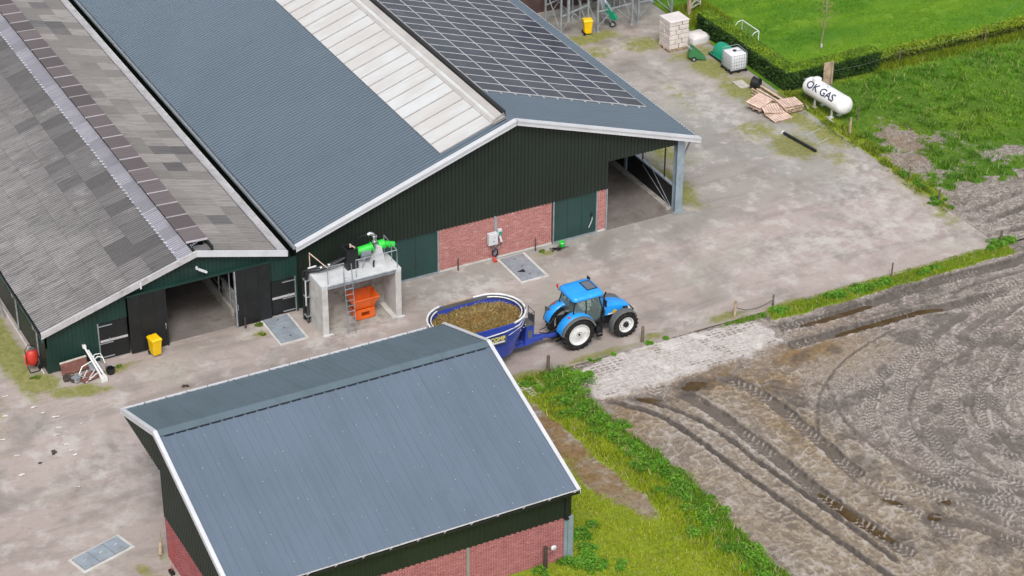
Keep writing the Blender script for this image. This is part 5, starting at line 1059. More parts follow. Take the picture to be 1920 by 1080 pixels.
m.box(-9.78, -9.20, -1.62, -1.58, z0, z1); m.box(-9.78, -9.20, -1.04, -1.0, z0+.3, z1); m.box(-9.78, -9.74, -1.58, -1.04, z0, z1); m.box(-9.24, -9.20, -1.58, -1.04, z0, z1); m.box(-9.74, -9.24, -1.58, -1.04, z0, z0+.25); m.build('hopper', M_BLACK, SP, O)
m = MB(); m.bar((-9.45, -1.3, 3.8), (-9.2, -1.35, 3.62), .05); m.cyl((-9.45, -1.3, 3.7), (-9.45, -1.3, 3.85), .05, 8); m.build('lever', M_WOOD, SP, O)
m = MB(); m.bar((-8.85, -1.6, 3.2), (-9.05, -1.7, 2.66), .04); m.bar((-8.55, -1.3, 3.2), (-8.6, -1.2, 2.66), .05); m.box(-9.0, -8.45, -1.5, -1.3, 3.1, 3.2); m.build('support_leg', M_GALV, SP, O)
m = MB(); m.tube([(-8.52, -1.85, 2.66), (-8.54, -1.86, 2.85), (-8.48, -1.82, 3.0)], .045, 8); m.build('valve', M_BLACK, SP, O)
# black pipes along and down the bunker side
O = (-11.6, -1.2, 0); PP = thing('slurry_pipes', 'black slurry pipes running over the deck and down the bunker side', 'pipe', O)
m = MB(); m.tube([(-9.76, -1.3, 3.20), (-10.5, -1.35, 3.0), (-11.1, -1.25, 2.86), (-11.45, -1.05, 2.80), (-11.60, -.98, 2.68), (-11.62, -.98, 2.4), (-11.62, -.98, .15), (-11.62, -1.1, .06)], .085, 10); m.build('pipe', M_BLACK, PP, O, smooth=60)
m = MB(); m.tube([(-9.76, -1.05, 3.05), (-10.6, -1.05, 2.86), (-11.4, -.85, 2.76), (-11.66, -.75, 2.66), (-11.68, -.74, 2.3), (-11.68, -.74, .1)], .08, 10); m.build('pipe', M_BLACK, PP, O, smooth=60)
m = MB(); m.tube([(-11.72, -1.1, 2.35), (-11.73, -1.1, 1.0)], .035, 8); m.tube([(-11.5, -.95, 2.9), (-11.1, -1.0, 2.95)], .05, 8); m.build('pipe', M_WHITE, PP, O, smooth=60)
for z in (2.3, 1.4, .35):
    m = MB(); m.box(-11.74, -11.472, -1.10, -.68, z, z+.05); m.build('pipe_clamp', M_GALV, PP, O)
m = MB(); m.cyl((-10.62, -1.28, 2.96), (-10.52, -1.28, 2.98), .13, 12); m.cyl((-11.0, -1.2, 2.88), (-10.9, -1.2, 2.9), .13, 12); m.build('pipe_flange', M_CHROME, PP, O)
# orange tipping bucket
O = (-9.05, -1.6, 0.02); OB = thing('tipping_bucket', 'orange steel tipping bucket standing inside the concrete bunker', 'bucket', O)
m = MB(); T = [(-9.78, -2.05, 1.12), (-8.36, -2.05, 1.12), (-8.36, -1.15, 1.2), (-9.78, -1.15, 1.2)]; Bq = [(-9.55, -1.90, .58), (-8.62, -1.90, .58), (-8.62, -1.35, .58), (-9.55, -1.35, .58)]
Ti = [(x*.97-.27, y*.96-.065, z-.01) for x, y, z in T]; Bi = [(x, y, z+.04) for x, y, z in Bq]
m.loft([Bq, T, Ti, Bi], cap=True); m.build('bucket_bin', M_ORANGE, OB, O)
m = MB(); m.tube(T+[T[0]], .03, 6); m.build('bucket_rim', M_ORANGE, OB, O)
m = MB(); m.box(-9.52, -8.66, -2.02, -1.93, .44, .56); m.box(-9.52, -8.66, -2.02, -1.93, .06, .2); m.box(-9.52, -9.3, -2.02, -1.93, .2, .44); m.box(-8.88, -8.66, -2.02, -1.93, .2, .44); m.box(-9.6, -9.5, -2.0, -1.3, .1, .5); m.box(-8.68, -8.58, -2.0, -1.3, .1, .5); m.box(-9.5, -8.68, -1.4, -1.3, .1, .5)
m.cyl((-9.66, -1.75, .5), (-9.5, -1.75, .5), .07, 10); m.cyl((-8.68, -1.75, .5), (-8.5, -1.75, .5), .07, 10); m.build('fork_frame', M_ORANGE, OB, O)
m = MB(); m.box(-9.4, -8.8, -1.93, -1.40, .02, .09); m.build('skid', M_ORANGE, OB, O)

# ================================================================== hatches
def hatch(label, x0, x1, y0, y1, n, along, rim, rot=0.0, mats=M_PLATE):
    cx, cy = (x0+x1)/2, (y0+y1)/2; h = thing('pit_hatch', label, 'hatch', (cx, cy, 0), rot, 'steel pit hatches'); hx, hy = (x1-x0)/2, (y1-y0)/2
    for k in range(n):
        m = MB(); t0, t1 = -1+2*k/n, -1+2*(k+1)/n
        if along == 'y': m.box(-hx, hx, hy*t0+.01, hy*t1-.01, .02, .055+.004*k)
        else: m.box(hx*t0+.01, hx*t1-.01, -hy, hy, .02, .055+.004*k)
        p = m.build('cover_plate', mats, h, bevel=.006); c = ((0, hy*(t0+t1)/2) if along == 'y' else (hx*(t0+t1)/2, 0))
        m = MB(); m.tube([(c[0]-.06, c[1], .06), (c[0]-.05, c[1], .085), (c[0]+.05, c[1]+.03, .085), (c[0]+.06, c[1]+.03, .06)], .012, 6); m.build('lift_ring', M_BLACK if along == 'y' else M_RIM, p)
    m = MB(); r = rim; m.box(-hx-r, hx+r, -hy-r, -hy-.012, -.03, .03); m.box(-hx-r, -hx-.012, -hy, hy, -.03, .028); m.box(hx+.012, hx+r, -hy, hy, -.03, .028); m.box(-hx-r, hx+r, hy+.012, hy+r*.5, -.03, .03); m.build('concrete_rim', M_CONC, h); return h
hatch('steel pit hatch on the ground beside the concrete bunker', -13.50, -12.27, -2.20, .10, 3, 'y', .12)
hatch('steel pit hatch below the electric cabinet on the brick wall', -.78, .48, -2.25, .12, 3, 'y', .16)
hatch('lone steel pit hatch in the yard left of the front shed', -27.27, -25.05, -14.15, -13.20, 3, 'x', .14, .30)
# black broken corner on the middle hatch
m = MB(); m.add([(-.42, -1.35, .075), (-.15, -1.20, .075), (-.20, -1.52, .075)], [(0, 1, 2)]);
m = MB(); m.prism([(-.62, -1.42), (-.22, -1.30), (-.26, -1.62)], 'Z', .0685, .075); tag(m.build('rubber_scrap', M_BLACK), 'small black rubber scrap lying on the hatch before the brick wall', 'scrap')

# ================================================================== electric cabinet etc. on the brick wall
EC = thing('electric_cabinet', 'pale grey electric cabinet with cables on the brick wall', 'electric cabinet', (-1.15, .35, .85))
m = MB(); m.box(-.27, .24, -.26, -.02, .10, .74); m.build('cabinet_box', M_WHITE, EC, bevel=.015)
m = MB(); m.cyl((0.0, -.265, .30), (0, -.28, .30), .03, 8); m.build('lock', M_BLACK, EC); m = MB(); m.box(-.02, .12, -.266, -.26, .50, .53); m.build('type_label', M_GREYLINE, EC)
m = MB(); m.box(.30, .52, -.16, -.02, .52, .84); m.build('socket_box', M_WHITE, EC, bevel=.01); m = MB(); m.box(.33, .50, -.175, -.162, .55, .72); m.build('socket_lid', M_TEAL, EC)
m = MB(); m.cyl((.40, -.15, .48), (.44, -.24, .18), .06, 10); m.build('plug', M_WHITE, EC, smooth=50); m = MB(); m.tube([(.44, -.24, .18), (.42, -.2, 0), (.2, -.14, -.1), (.1, -.12, -.3)], .02, 6); m.build('cable', M_BLACK, EC)
m = MB()
for k in range(5): m.lathe([(.16+.022*math.cos(q*math.pi/3), -.09+.03*k-.03+.022*math.sin(q*math.pi/3)) for q in range(7)], (.13, -.10, -.42), 'Y', 20)
for k in range(2): pass
m2 = m; 
o = m2.build('coiled_cable', M_BLACK, EC, smooth=60); o.scale = (.9, .7, 1.35); o.location = (.02, -.02, .15)
m = MB(); m.cyl((.02, -.16, -.62), (.06, -.30, -.80), .07, 10); m.box(-.02, .14, -.36, -.26, -.86, -.74); m.build('red_plug', M_REDP, EC)
# bucket
GB = thing('bucket', 'small green bucket standing at the foot of the right green door', 'bucket', (2.62, -.10, 0)); m = MB(); m.lathe([(.001, .01), (.13, .01), (.17, .26), (.155, .26), (.12, .05), (.001, .05)], (0, 0, 0), 'Z', 18); m.build('bucket_body', M_GRN, GB, smooth=50); m = MB(); m.lathe([(.165, .245), (.18, .26), (.165, .275), (.165, .245)], (0, 0, 0), 'Z', 18); m.build('bucket_rim', M_GALV, GB, smooth=50)
# wire tangle
m = MB(); pts = [(2.05+.35*math.sin(k*1.9)+.02*k, -.28+.22*math.cos(k*2.7), .03+.05*abs(math.sin(k*.9))) for k in range(26)]; m.tube(pts, .012, 5); tag(m.build('cable', M_RUB), 'tangle of thin dark cable on the ground left of the green bucket', 'cable')
def post(name, label, x, y, h, r, mat, group, lean=(0, 0), cap=None, n=9):
    m = MB(); rr = random.Random(int(x*100+y*10)); ks = 5; rings = []
    for i in range(ks+1):
        t = i/ks; rings.append([(lean[0]*t*h+(r*(1-.12*t)+rr.uniform(-.006, .006))*math.cos(2*math.pi*k/n), lean[1]*t*h+(r*(1-.12*t)+rr.uniform(-.006, .006))*math.sin(2*math.pi*k/n), -.15+(h+.15)*t) for k in range(n)])
    m.loft(rings); o = m.build(name, mat, None, smooth=45, loc=(x, y, 0)); return tag(o, label, 'post', group)
M_RUST = wmat('rusty_dark_post', (.055, .04, .035), .8, 0, .3, 4)
post('guard_post', 'thin dark post before the left end of the brick wall', -3.11, .13, .72, .035, M_RUST, 'thin dark wall posts')
post('guard_post', 'thin dark post before the right end of the brick wall', 1.22, .12, .72, .035, M_RUST, 'thin dark wall posts')
post('guard_post', 'short dark post before the right black sliding door', -14.47, -.12, .55, .05, M_RUST, 'thin dark wall posts')
G_ = 'fence posts along the yard edges'
for lab, x, y, h, r, ln in [('grey wooden fence post beside the tractor front wheel', 1.64, -9.72, .82, .085, (0, 0)), ('grey wooden fence post near the right corner of the front shed', -3.58, -10.05, .90, .085, (.01, 0)),
    ('fence post at the upper corner of the pale slab', 6.75, -9.75, .85, .075, (0, 0)), ('thin fence post on the verge right of the slab', 8.9, -9.8, .62, .05, (0, 0)), ('thin fence post midway along the grass verge', 15.67, -10.1, .75, .045, (.03, 0)), ('last fence post at the right end of the grass verge', 22.76, -9.7, .6, .07, (0, 0)),
    ('pale fence post at the lower end of the gas tank', 22.92, 3.76, .95, .075, (.02, 0)), ('thin dark fence post in the grass right of the gas tank', 24.28, 4.92, .8, .045, (.05, 0)), ('thin dark fence post halfway along the yard edge', 22.65, -2.12, .75, .045, (0, 0)), ('wooden fence post at the field corner of the yard', 22.48, -4.91, .7, .07, (0, 0)),
    ('dark fence post right of the hedge end', 30.85, 10.02, .9, .06, (0, 0)), ('dark fence post further right along the lawn fence', 37.06, 9.9, .9, .06, (0, 0)), ('fence post at the top right end of the lawn', 43.5, 13.9, .9, .07, (0, 0))]:
    post('fence_post', lab, x, y, h, r, M_POST if 'pale' not in lab else M_WOOD2, G_, ln)
SL_ = post('lamp_post', 'short wooden stake before the front shed brick wall', -10.64, -22.85, 1.15, .09, M_RUST, None)
m = MB(); m.lathe([(.001, .06), (.10, .05), (.13, 0), (.10, -.04), (.001, -.05)], (0, 0, 0), 'Y', 14); m.build('white_insulator', M_WHITE, SL_, loc=(.34, -.06, 1.02), smooth=50); m = MB(); m.bar((0, 0, 1.06), (.3, -.05, 1.02), .03); m.build('bracket', M_RUST, SL_)
M_WIRE = wmat('fence_wire', (.30, .30, .29), .5, .5, .1, 3, bump=0)
def wire(label, pts, r=.005, mat=None):
    m = MB(); m.tube(pts, r, 5); tag(m.build('fence_wire', mat or M_WIRE), label, 'wire')
wire('sagging cord between the two posts at the slab corner', [(6.78, -9.75, .45), (7.3, -9.8, .2), (7.9, -9.8, .12), (8.5, -9.8, .2), (8.88, -9.8, .35)], .018, M_RUST)
wire('fence wire running along the hedge foot behind the gas tank', [(25.5, 9.4, .85), (28.3, 9.5, .75), (30.85, 9.95, .8), (37.06, 9.85, .8), (43.5, 13.8, .8)], .005)
wire('wire from the shed corner post along the lane', [(-3.66, -10.02, .62), (-6.5, -10.1, .40), (-9.0, -10.2, .45)], .006)
# ================================================================== wheelie bins
def bin_(label, x, y, rot):
    b = thing('wheelie_bin', label, 'bin', (x, y, 0), rot, 'yellow wheelie bins'); b.scale = (.86, .86, .95)
    m = MB(); rb = lambda hx, hy, z, dy=0: [(hx, -hy+dy, z), (hx, hy+dy, z), (-hx, hy+dy, z), (-hx, -hy+dy, z)]
    m.loft([rb(.19, .21, .07), rb(.22, .25, .12), rb(.265, .31, .86), rb(.285, .335, .87), rb(.285, .335, .93)]); m.build('bin_body', M_YEL, b, bevel=.015)
    m = MB(); m.loft([rb(.30, .36, .935), rb(.30, .36, .96), rb(.24, .29, 1.03, .02)]); m.build('lid', M_YEL, b, bevel=.015)
    m = MB(); m.cyl((-.22, .33, .98), (.22, .33, .98), .018, 8); m.build('handle', M_BLACK, b)
    for s in (-1, 1):
        m = MB(); m.cyl((s*.20, .26, .10), (s*.27, .26, .10), .10, 16); m.build('wheel', M_RUB, b, smooth=40)
    m = MB(); m.cyl((-.2, .26, .1), (.2, .26, .1), .015, 6); m.build('axle', M_BLACK, b); return b
bin_('yellow wheelie bin in front of the left black sliding door', -19.05, -.42, .15); bin_('yellow wheelie bin beside the steel silo legs', 16.5, 22.0, -.25+math.pi/2)

# ================================================================== wheelbarrow and cart
WB = thing('wheelbarrow', 'green wheelbarrow tipped upright against the silo legs', 'wheelbarrow', (18.05, 22.25, 0), -.5)
R_ = Matrix.Rotation(math.radians(62), 3, 'Y')
def tp(p): v = R_ @ Vector(p); return (v.x+.1, v.y, v.z+.95)
m = MB(); T = [(-.55, -.36, .18), (.55, -.34, .26), (.55, .34, .26), (-.55, .36, .18)]; B_ = [(-.32, -.22, -.12), (.30, -.2, -.08), (.30, .2, -.08), (-.32, .22, -.12)]
m.loft([[tp(p) for p in B_], [tp(p) for p in T], [tp((p[0]*.95, p[1]*.94, p[2]-.01)) for p in T], [tp((p[0]*.97, p[1]*.95, p[2]+.03)) for p in B_]]); m.build('tray', M_TEAL, WB)
for s in (-1, 1):
    m = MB(); m.tube([tp((-.95, s*.30, .10)), tp((-.3, s*.26, -.14)), tp((.45, s*.16, -.18)), tp((.72, s*.06, -.16))], .02, 8); m.tube([tp((-.2, s*.25, -.14)), tp((-.25, s*.27, -.48)), tp((-.05, s*.25, -.48)), tp((.2, s*.2, -.16))], .017, 8); m.build('frame_tube', M_GALV, WB, smooth=60)
e = sub('wheel', WB); e.location = tp((.74, 0, -.16)); m = MB(); m.lathe([(.12, -.04), (.16, -.045), (.19, 0), (.16, .045), (.12, .04)], (0, 0, 0), 'Y', 18); m.build('tyre', M_RUB, e, smooth=50); m = MB(); m.cyl((0, -.03, 0), (0, .03, 0), .12, 14); m.build('rim', M_GALV, e, smooth=40)
CT = thing('feed_cart', 'small green two-wheeled cart beside the stack of pale blocks', 'cart', (20.45, 15.95, 0), -.35)
m = MB(); side = [(-.48, .30), (-.30, .82), (-.22, .84), (.58, .10), (.50, .06), (-.30, .16)]
m.prism(side, 'Y', -.30, -.275); m.prism(side, 'Y', .275, .30); m.prism([(-.48, .30), (-.30, .16), (-.28, .18), (-.46, .33)], 'Y', -.275, .275); m.prism([(-.30, .16), (.50, .06), (.58, .10), (-.29, .20)], 'Y', -.275, .275); m.prism([(-.48, .30), (-.46, .33), (-.28, .82), (-.30, .82)], 'Y', -.275, .275); m.build('tray', M_BGRN, CT)
m = MB(); m.tube([(-.30, -.28, .70), (-.52, -.24, .98), (-.52, .24, .98), (-.30, .28, .70)], .02, 8); m.build('handle', M_GALV, CT, smooth=60)
for s in (-1, 1):
    e = sub('wheel', CT); e.location = (-.18, s*.36, .15); m = MB(); m.lathe([(.08, -.035), (.13, -.04), (.15, 0), (.13, .04), (.08, .035)], (0, 0, 0), 'Y', 16); m.build('tyre', M_RUB, e, smooth=50); m = MB(); m.cyl((0, -.03, 0), (0, .03, 0), .08, 12); m.build('rim', M_GALV, e)

# ================================================================== block stack and low wrapped pallet
BS = thing('block_stack', 'tall stack of pale limestone blocks on a pallet near the silos', 'block stack', (20.15, 18.0, 0))
rg = random.Random(11); hx, hy = .66, .62; nL = 6; bh = .295; z = .17
for L_ in range(nL):
    cuts = [[-1, -.02, 1], [-1, -.35, .30, 1]][L_ % 2]
    for a, b in zip(cuts[:-1], cuts[1:]):
        for c, d in ((-1, 0), (0, 1)):
            m = MB(); j = .016; o_ = rg.uniform(-.03, .03); m.box(hx*a+j+o_, hx*b-j+o_, hy*c+j, hy*d-j, z, z+bh-.03); m.build('block', M_BLOCK, BS, bevel=.02)
    z += bh
m = MB(); m.loft([[(hx+.012, -hy-.012, z-.05), (hx+.012, hy+.012, z-.05), (-hx-.012, hy+.012, z-.05), (-hx-.012, -hy-.012, z-.05)], [(hx+.01, -hy-.01, z+.0), (hx+.01, hy+.01, z+.0), (-hx-.01, hy+.01, z+.0), (-hx-.01, -hy-.01, z+.0)], [(hx-.06, -hy+.06, z+.03), (hx-.06, hy-.06, z+.05), (-hx+.06, hy-.06, z+.03), (-hx+.06, -hy+.06, z+.04)]]); m.build('top_sheet', M_FOIL, BS)
m = MB()
for y in (-.5, 0, .5): m.box(-.68, .68, y-.06, y+.06, .0, .12)
for k in range(6): m.box(-.68+k*.24, -.56+k*.24, -.64, .64, .12, .155)
m.build('pallet_base', M_WOOD2, BS)
LP_ = thing('wrapped_pallet', 'low wrapped pale pallet load right of the block stack', 'pallet load', (21.75, 17.95, 0), .15)
m = MB(); m.box(-.62, .62, -.55, .55, .0, .13); m.build('pallet_base', M_WOOD2, LP_); m = MB()
def lump(z, s): return [(x*s+.02*math.sin(3*k+z*9), y*s+.02*math.cos(5*k), z+.03*math.sin(k*1.3)) for k, (x, y) in enumerate([(.6*math.copysign(min(1, abs(math.cos(a))*1.25), math.cos(a)), .54*math.copysign(min(1, abs(math.sin(a))*1.25), math.sin(a))) for a in [2*math.pi*q/16 for q in range(16)]])]
m.loft([lump(.13, 1.0), lump(.35, 1.02), lump(.52, .97), lump(.60, .80)]); m.build('wrapped_bag', M_FOIL, LP_, smooth=50)
t = NT('clear_film'); t.b.inputs['Alpha'].default_value = .35; M_FILM = t.out((.75, .78, .80), .2); m = MB(); m.loft([lump(.10, 1.06), lump(.42, 1.07), lump(.50, 1.03)], cap=False); m.build('film_wrap', M_FILM, LP_, smooth=50)

# ================================================================== green calf hutch tank, IBC, tub, slab
DM = thing('dome_tank', 'green rounded tank lying between the hedge and the white container', 'tank', (22.02, 15.35, 0), 0)
m = MB(); ys_ = np.linspace(-.78, .78, 15); rings = []
for y in ys_:
    q = max(0.02, 1-(abs(y)/.80)**3.2); r = .55*q**.5; rings.append([(r*1.0*math.cos(a), y, .18+max(0, .72*q**.4*math.sin(a)) if 0 <= a <= math.pi else .18) for a in [math.pi*k/12 for k in range(13)]])
m.loft(rings, cap=True); m.build('dome_shell', M_TEAL, DM, smooth=60)
m = MB(); m.box(-.58, .58, -.80, .80, 0, .17); m.build('base', M_BLACK, DM, bevel=.03); m = MB(); m.tube([(-.57, -.78, .20), (-.57, .78, .20)], .03, 6); m.build('dome_flange', M_TEAL, DM); m = MB(); m.tube([(.57, -.78, .2), (.57, .78, .2)], .03, 6); m.build('dome_flange', M_TEAL, DM)
IB = thing('ibc_container', 'white caged liquid container on a dark pallet beside the hedge', 'container', (21.72, 13.75, 0), -.03)
m = MB(); rr = lambda h, z, r=.09: [(cx*h+r*math.cos(math.radians(a0+30*k))*1.0-cx*r, cy*h+r*math.sin(math.radians(a0+30*k))-cy*r, z) for cx, cy, a0 in ((1, 1, 0), (-1, 1, 90), (-1, -1, 180), (1, -1, 270)) for k in range(4)]
m.loft([rr(.50, .16), rr(.52, .20), rr(.52, 1.06), rr(.49, 1.12), rr(.40, 1.14)]); m.build('tank_bottle', M_IBC, IB, smooth=50)
for k in range(7):
    p = -.5+k/6; 
    for s in (-1, 1):
        m = MB(); m.cyl((p, s*.545, .14), (p, s*.545, 1.12), .011, 6); m.build('cage_bar', M_GALV, IB); m = MB(); m.cyl((s*.545, p, .14), (s*.545, p, 1.12), .011, 6); m.build('cage_bar', M_GALV, IB)
for z in (.28, .48, .68, .88, 1.10):
    m = MB(); m.tube([(.545, -.545, z), (.545, .545, z), (-.545, .545, z), (-.545, -.545, z)], .012, 6, closed=True); m.build('cage_hoop', M_GALV, IB)
m = MB(); m.tube([(-.5, .56, 1.12), (-.5, .58, 1.24), (.5, .58, 1.24), (.56, .5, 1.22), (.56, -.45, 1.16)], .016, 6); m.build('top_tube', M_GALV, IB)
m = MB(); m.cyl((0, .05, 1.13), (0, .05, 1.19), .11, 16); m.build('screw_cap', M_BLACK, IB, smooth=40); m = MB(); m.cyl((.32, -.1, 1.13), (.32, -.1, 1.18), .05, 10); m.bar((.08, 0, 1.15), (.3, -.08, 1.15), .06, .02); m.build('vent_cap', M_GALV, IB)
m = MB(); m.box(-.56, .56, -.56, .56, .10, .145)
for x in (-.5, 0, .5):
    for y in (-.5, 0, .5): m.box(x-.07, x+.07, y-.07, y+.07, 0, .10)
m.build('pallet_base', M_BLACK, IB); m = MB(); m.cyl((-.56, -.35, .2), (-.66, -.38, .18), .05, 10); m.build('outlet_valve', M_BLACK, IB)
TB = thing('black_tub', 'black rubber tub tipped on its side near the hedge', 'tub', (21.45, 10.95, .33), .5)
m = MB(); m.lathe([(.001, -.2), (.30, -.2), (.33, .18), (.36, .20), (.36, .24), (.30, .22), (.26, -.14), (.001, -.14)], (0, 0, 0), 'Y', 24); m.build('tub_shell', M_BLACK, TB, smooth=50); m = MB(); m.tube([(.34, .1, .1), (.44, .15, .1), (.44, .15, -.08), (.34, .1, -.08)], .025, 6); m.build('tub_handle', M_BLACK, TB)
m = MB(); m.prism([(-.33, -.5), (.30, -.52), (.34, .48), (-.30, .52)], 'Z', .0, .05); tag(m.build('paving_slab', M_TILE, None, loc=(20.95, 11.75, 0), bevel=.01), 'pale rectangular slab lying on the yard beside the black tub', 'slab')

# ================================================================== pallets and timber
def pallet_mesh_parts(p, n_top=8, L=1.2, Wd=1.0):
    for k in range(n_top):
        m = MB(); x = -L/2+.05+k*(L-.1)/(n_top-1); w = (L/n_top)*.40; m.box(x-w, x+w, -Wd/2, Wd/2, .105, .128); m.build('deck_board', M_WOOD, p)
    for y in (-Wd/2+.06, 0, Wd/2-.06):
        m = MB(); m.box(-L/2, L/2, y-.045, y+.045, .082, .103); m.box(-L/2, L/2, y-.045, y+.045, 0, .02)
        for x in (-L/2+.07, 0, L/2-.07): m.box(x-.07, x+.07, y-.045, y+.045, .02, .082)
        m.build('bearer', M_WOOD2, p)
GP = 'wooden pallets in a loose heap'
for lab, x, y, z, rot, tl in [('wooden pallet leaning at the left of the loose pallet heap', 20.1, 8.6, .42, .35, (.10, -.10)), ('wooden pallet lying flat underneath at the left of the heap', 20.15, 8.55, .16, .25, (0, 0)), ('tilted wooden pallet in the middle of the heap', 20.45, 7.85, .22, -.25, (.12, .10)), ('lowest wooden pallet at the front of the heap', 20.45, 7.15, .03, .05, (.06, .0)), 
    ('topmost pallet of the stack at the right of the heap', 21.55, 7.75, .37, -.1, (0, 0)), ('middle pallet of the stack at the right of the heap', 21.58, 7.72, .22, .02, (0, 0)), ('bottom pallet of the stack at the right of the heap', 21.55, 7.75, .07, -.05, (0, 0))]:
    p = thing('pallet', lab, 'pallet', (x, y, z), rot, GP); p.rotation_euler = (tl[0], tl[1], rot); pallet_mesh_parts(p)
rg = random.Random(4)
for k, lab in enumerate(['thick squared timber on top of the timber pile', 'long timber post at the left of the timber pile', 'timber post second from the left in the pile', 'pale split timber in the middle of the pile', 'timber post under the top of the pile', 'timber post at the right side of the pile', 'dark-ended timber at the right edge of the pile', 'short timber post at the front left of the pile']):
    x = 20.85+(.16*k if k < 7 else -.1); z = [.42, .09, .09, .24, .24, .10, .24, .2][k]; y = 9.75+rg.uniform(-.12, .12)
    T_ = [21.55, 20.95, 21.12, 21.30, 21.48, 21.68, 21.86, 20.80]; x = T_[k]; y -= .15; z = [.30, .07, .16, .20, .09, .17, .08, .05][k]; Lh = [1.0, 1.05, 1.0, .95, 1.05, .95, .9, .6][k]
    dx = .12+rg.uniform(-.05, .05); m = MB(); s = .038+.014*rg.random(); m.bar((x-dx, y+Lh, z+.03), (x+dx, y-Lh, z), s*2, s*1.8); tag(m.build('timber_post', M_WOOD if k in (0, 3) else M_WOOD2, None, bevel=.015), lab, 'timber', 'timber in a pile by the hedge')
# gas tank
GT = thing('gas_tank', 'white horizontal gas tank with dark OK GAS lettering on short legs', 'gas tank', (23.38, 6.70, 0), math.radians(90)+.065); GT.scale = (1.14, 1.12, 1.08)
gr, gl = .50, 1.28; gz = .88; m = MB(); prof = [(.001, -gl-.36)]+[(gr*math.sin(a), -gl-.36*math.cos(a)) for a in [math.pi/2*k/8 for k in range(1, 9)]]+[(gr, -gl*.5), (gr, 0), (gr, gl*.5)]+[(gr*math.cos(a), gl+.36*math.sin(a)) for a in [math.pi/2*k/8 for k in range(0, 8)]]+[(.001, gl+.36)]
m.lathe(prof, (0, 0, gz), 'X', 36); shell = m.build('tank_shell', M_TANK, GT, smooth=60)
m = MB(); m.cyl((.86, 0, gz+gr-.06), (.86, 0, gz+gr+.12), .24, 20, .22); m.cyl((.86, 0, gz+gr+.12), (.86, 0, gz+gr+.17), .22, 20, .15); m.build('valve_dome', M_TANK, GT, smooth=40); m = MB(); m.cyl((-.05, 0, gz+gr-.02), (-.05, 0, gz+gr+.07), .09, 14); m.build('filler_cap', M_WHITE, GT, smooth=40)
for x in (-.72, .62):
    for s in (-1, 1):
        m = MB(); m.bar((x, s*.25, .0), (x, s*.25, gz-gr*.80), .09, .06); m.box(x-.1, x+.1, s*.25-.1, s*.25+.1, -.02, .03); m.build('leg', M_TANK, GT)
m = MB(); m.tube([(gl+.20, -.2, gz+.32), (gl+.42, -.18, gz+.25), (gl+.42, .18, gz+.25), (gl+.20, .2, gz+.32)], .02, 6); m.tube([(gl+.42, 0, gz+.25), (gl+.44, 0, .0)], .018, 6); m.build('end_rail', M_GALV, GT)
m = MB(); m.cyl((-gl-.36, 0, gz-.02), (-gl-.39, 0, gz-.02), .05, 10); m.cyl((-gl-.30, .12, gz-.2), (-gl-.33, .12, gz-.21), .03, 8); m.build('end_plug', M_WHITE, GT)
me = text_mesh('OK GAS', .58, .0, .012); me.materials.append(M_NAVYTXT)
import bmesh as _bm
bm = _bm.new(); bm.from_mesh(me); _bm.ops.subdivide_edges(bm, edges=[e for e in bm.edges if e.calc_length() > .08], cuts=3); _bm.ops.triangulate(bm, faces=bm.faces); bm.to_mesh(me); bm.free()
# wrap the flat text on the side of the tank that faces -X world (local +Y)
for v in me.vertices:
    u, w_ = v.co.x, v.co.y; th = math.radians(38)+w_/gr
    v.co = Vector((-u*1.0+.10, math.cos(th)*(gr+.006), gz+math.sin(th)*(gr+.006)))
link_mesh('lettering', me, shell)
m = MB(); m.prism([(-.35, .0), (.35, .02), (.30, .12), (-.3, .1)], 'Z', 0, .05); tag(m.build('broken_slab', M_TILE, None, loc=(22.75, 7.6, 0), rot=(0, 0, 1.2)), 'broken pale slab under the upper end of the gas tank', 'slab'); m = MB(); m.prism([(-.4, .0), (.4, .02), (.36, .14), (-.34, .1)], 'Z', 0, .05); tag(m.build('broken_slab', M_TILE, None, loc=(22.95, 5.6, 0), rot=(0, 0, 1.4)), 'broken pale slab under the lower end of the gas tank', 'slab')
BD = thing('notice_board', 'upright weathered board on a post behind the gas tank', 'board', (25.3, 9.45, 0)); m = MB(); m.box(-.28, .22, -.03, .03, .02, 1.45); m.build('board', M_WOOD2, BD); m = MB(); m.box(.24, .36, -.06, .06, 0, 1.45); m.build('board_post', M_WOOD2, BD)
# ground pipe
PI = thing('ground_pipe', 'long black pipe lying on the mossy part of the yard', 'pipe', (19.76, 4.0, .09)); m = MB(); m.cyl((-.17, 1.35, 0), (.17, -1.3, 0), .085, 14); m.build('pipe_tube', M_BLACK, PI, smooth=50); m = MB(); m.cyl((-.18, 1.42, 0), (-.17, 1.3, 0), .10, 14); m.bar((-.35, 1.35, -.06), (-.05, 1.5, -.05), .05, .03); m.build('pipe_end', M_RIM, PI)
m = MB(); m.bar((20.6, 4.6, .02), (21.75, 4.95, .02), .035, .04); tag(m.build('pale_lath', M_TILE), 'thin pale lath on the yard right of the black pipe, farther one', 'lath'); m = MB(); m.bar((20.5, 3.45, .02), (21.55, 3.8, .02), .035, .04); tag(m.build('pale_lath', M_TILE), 'thin pale lath on the yard right of the black pipe, nearer one', 'lath')
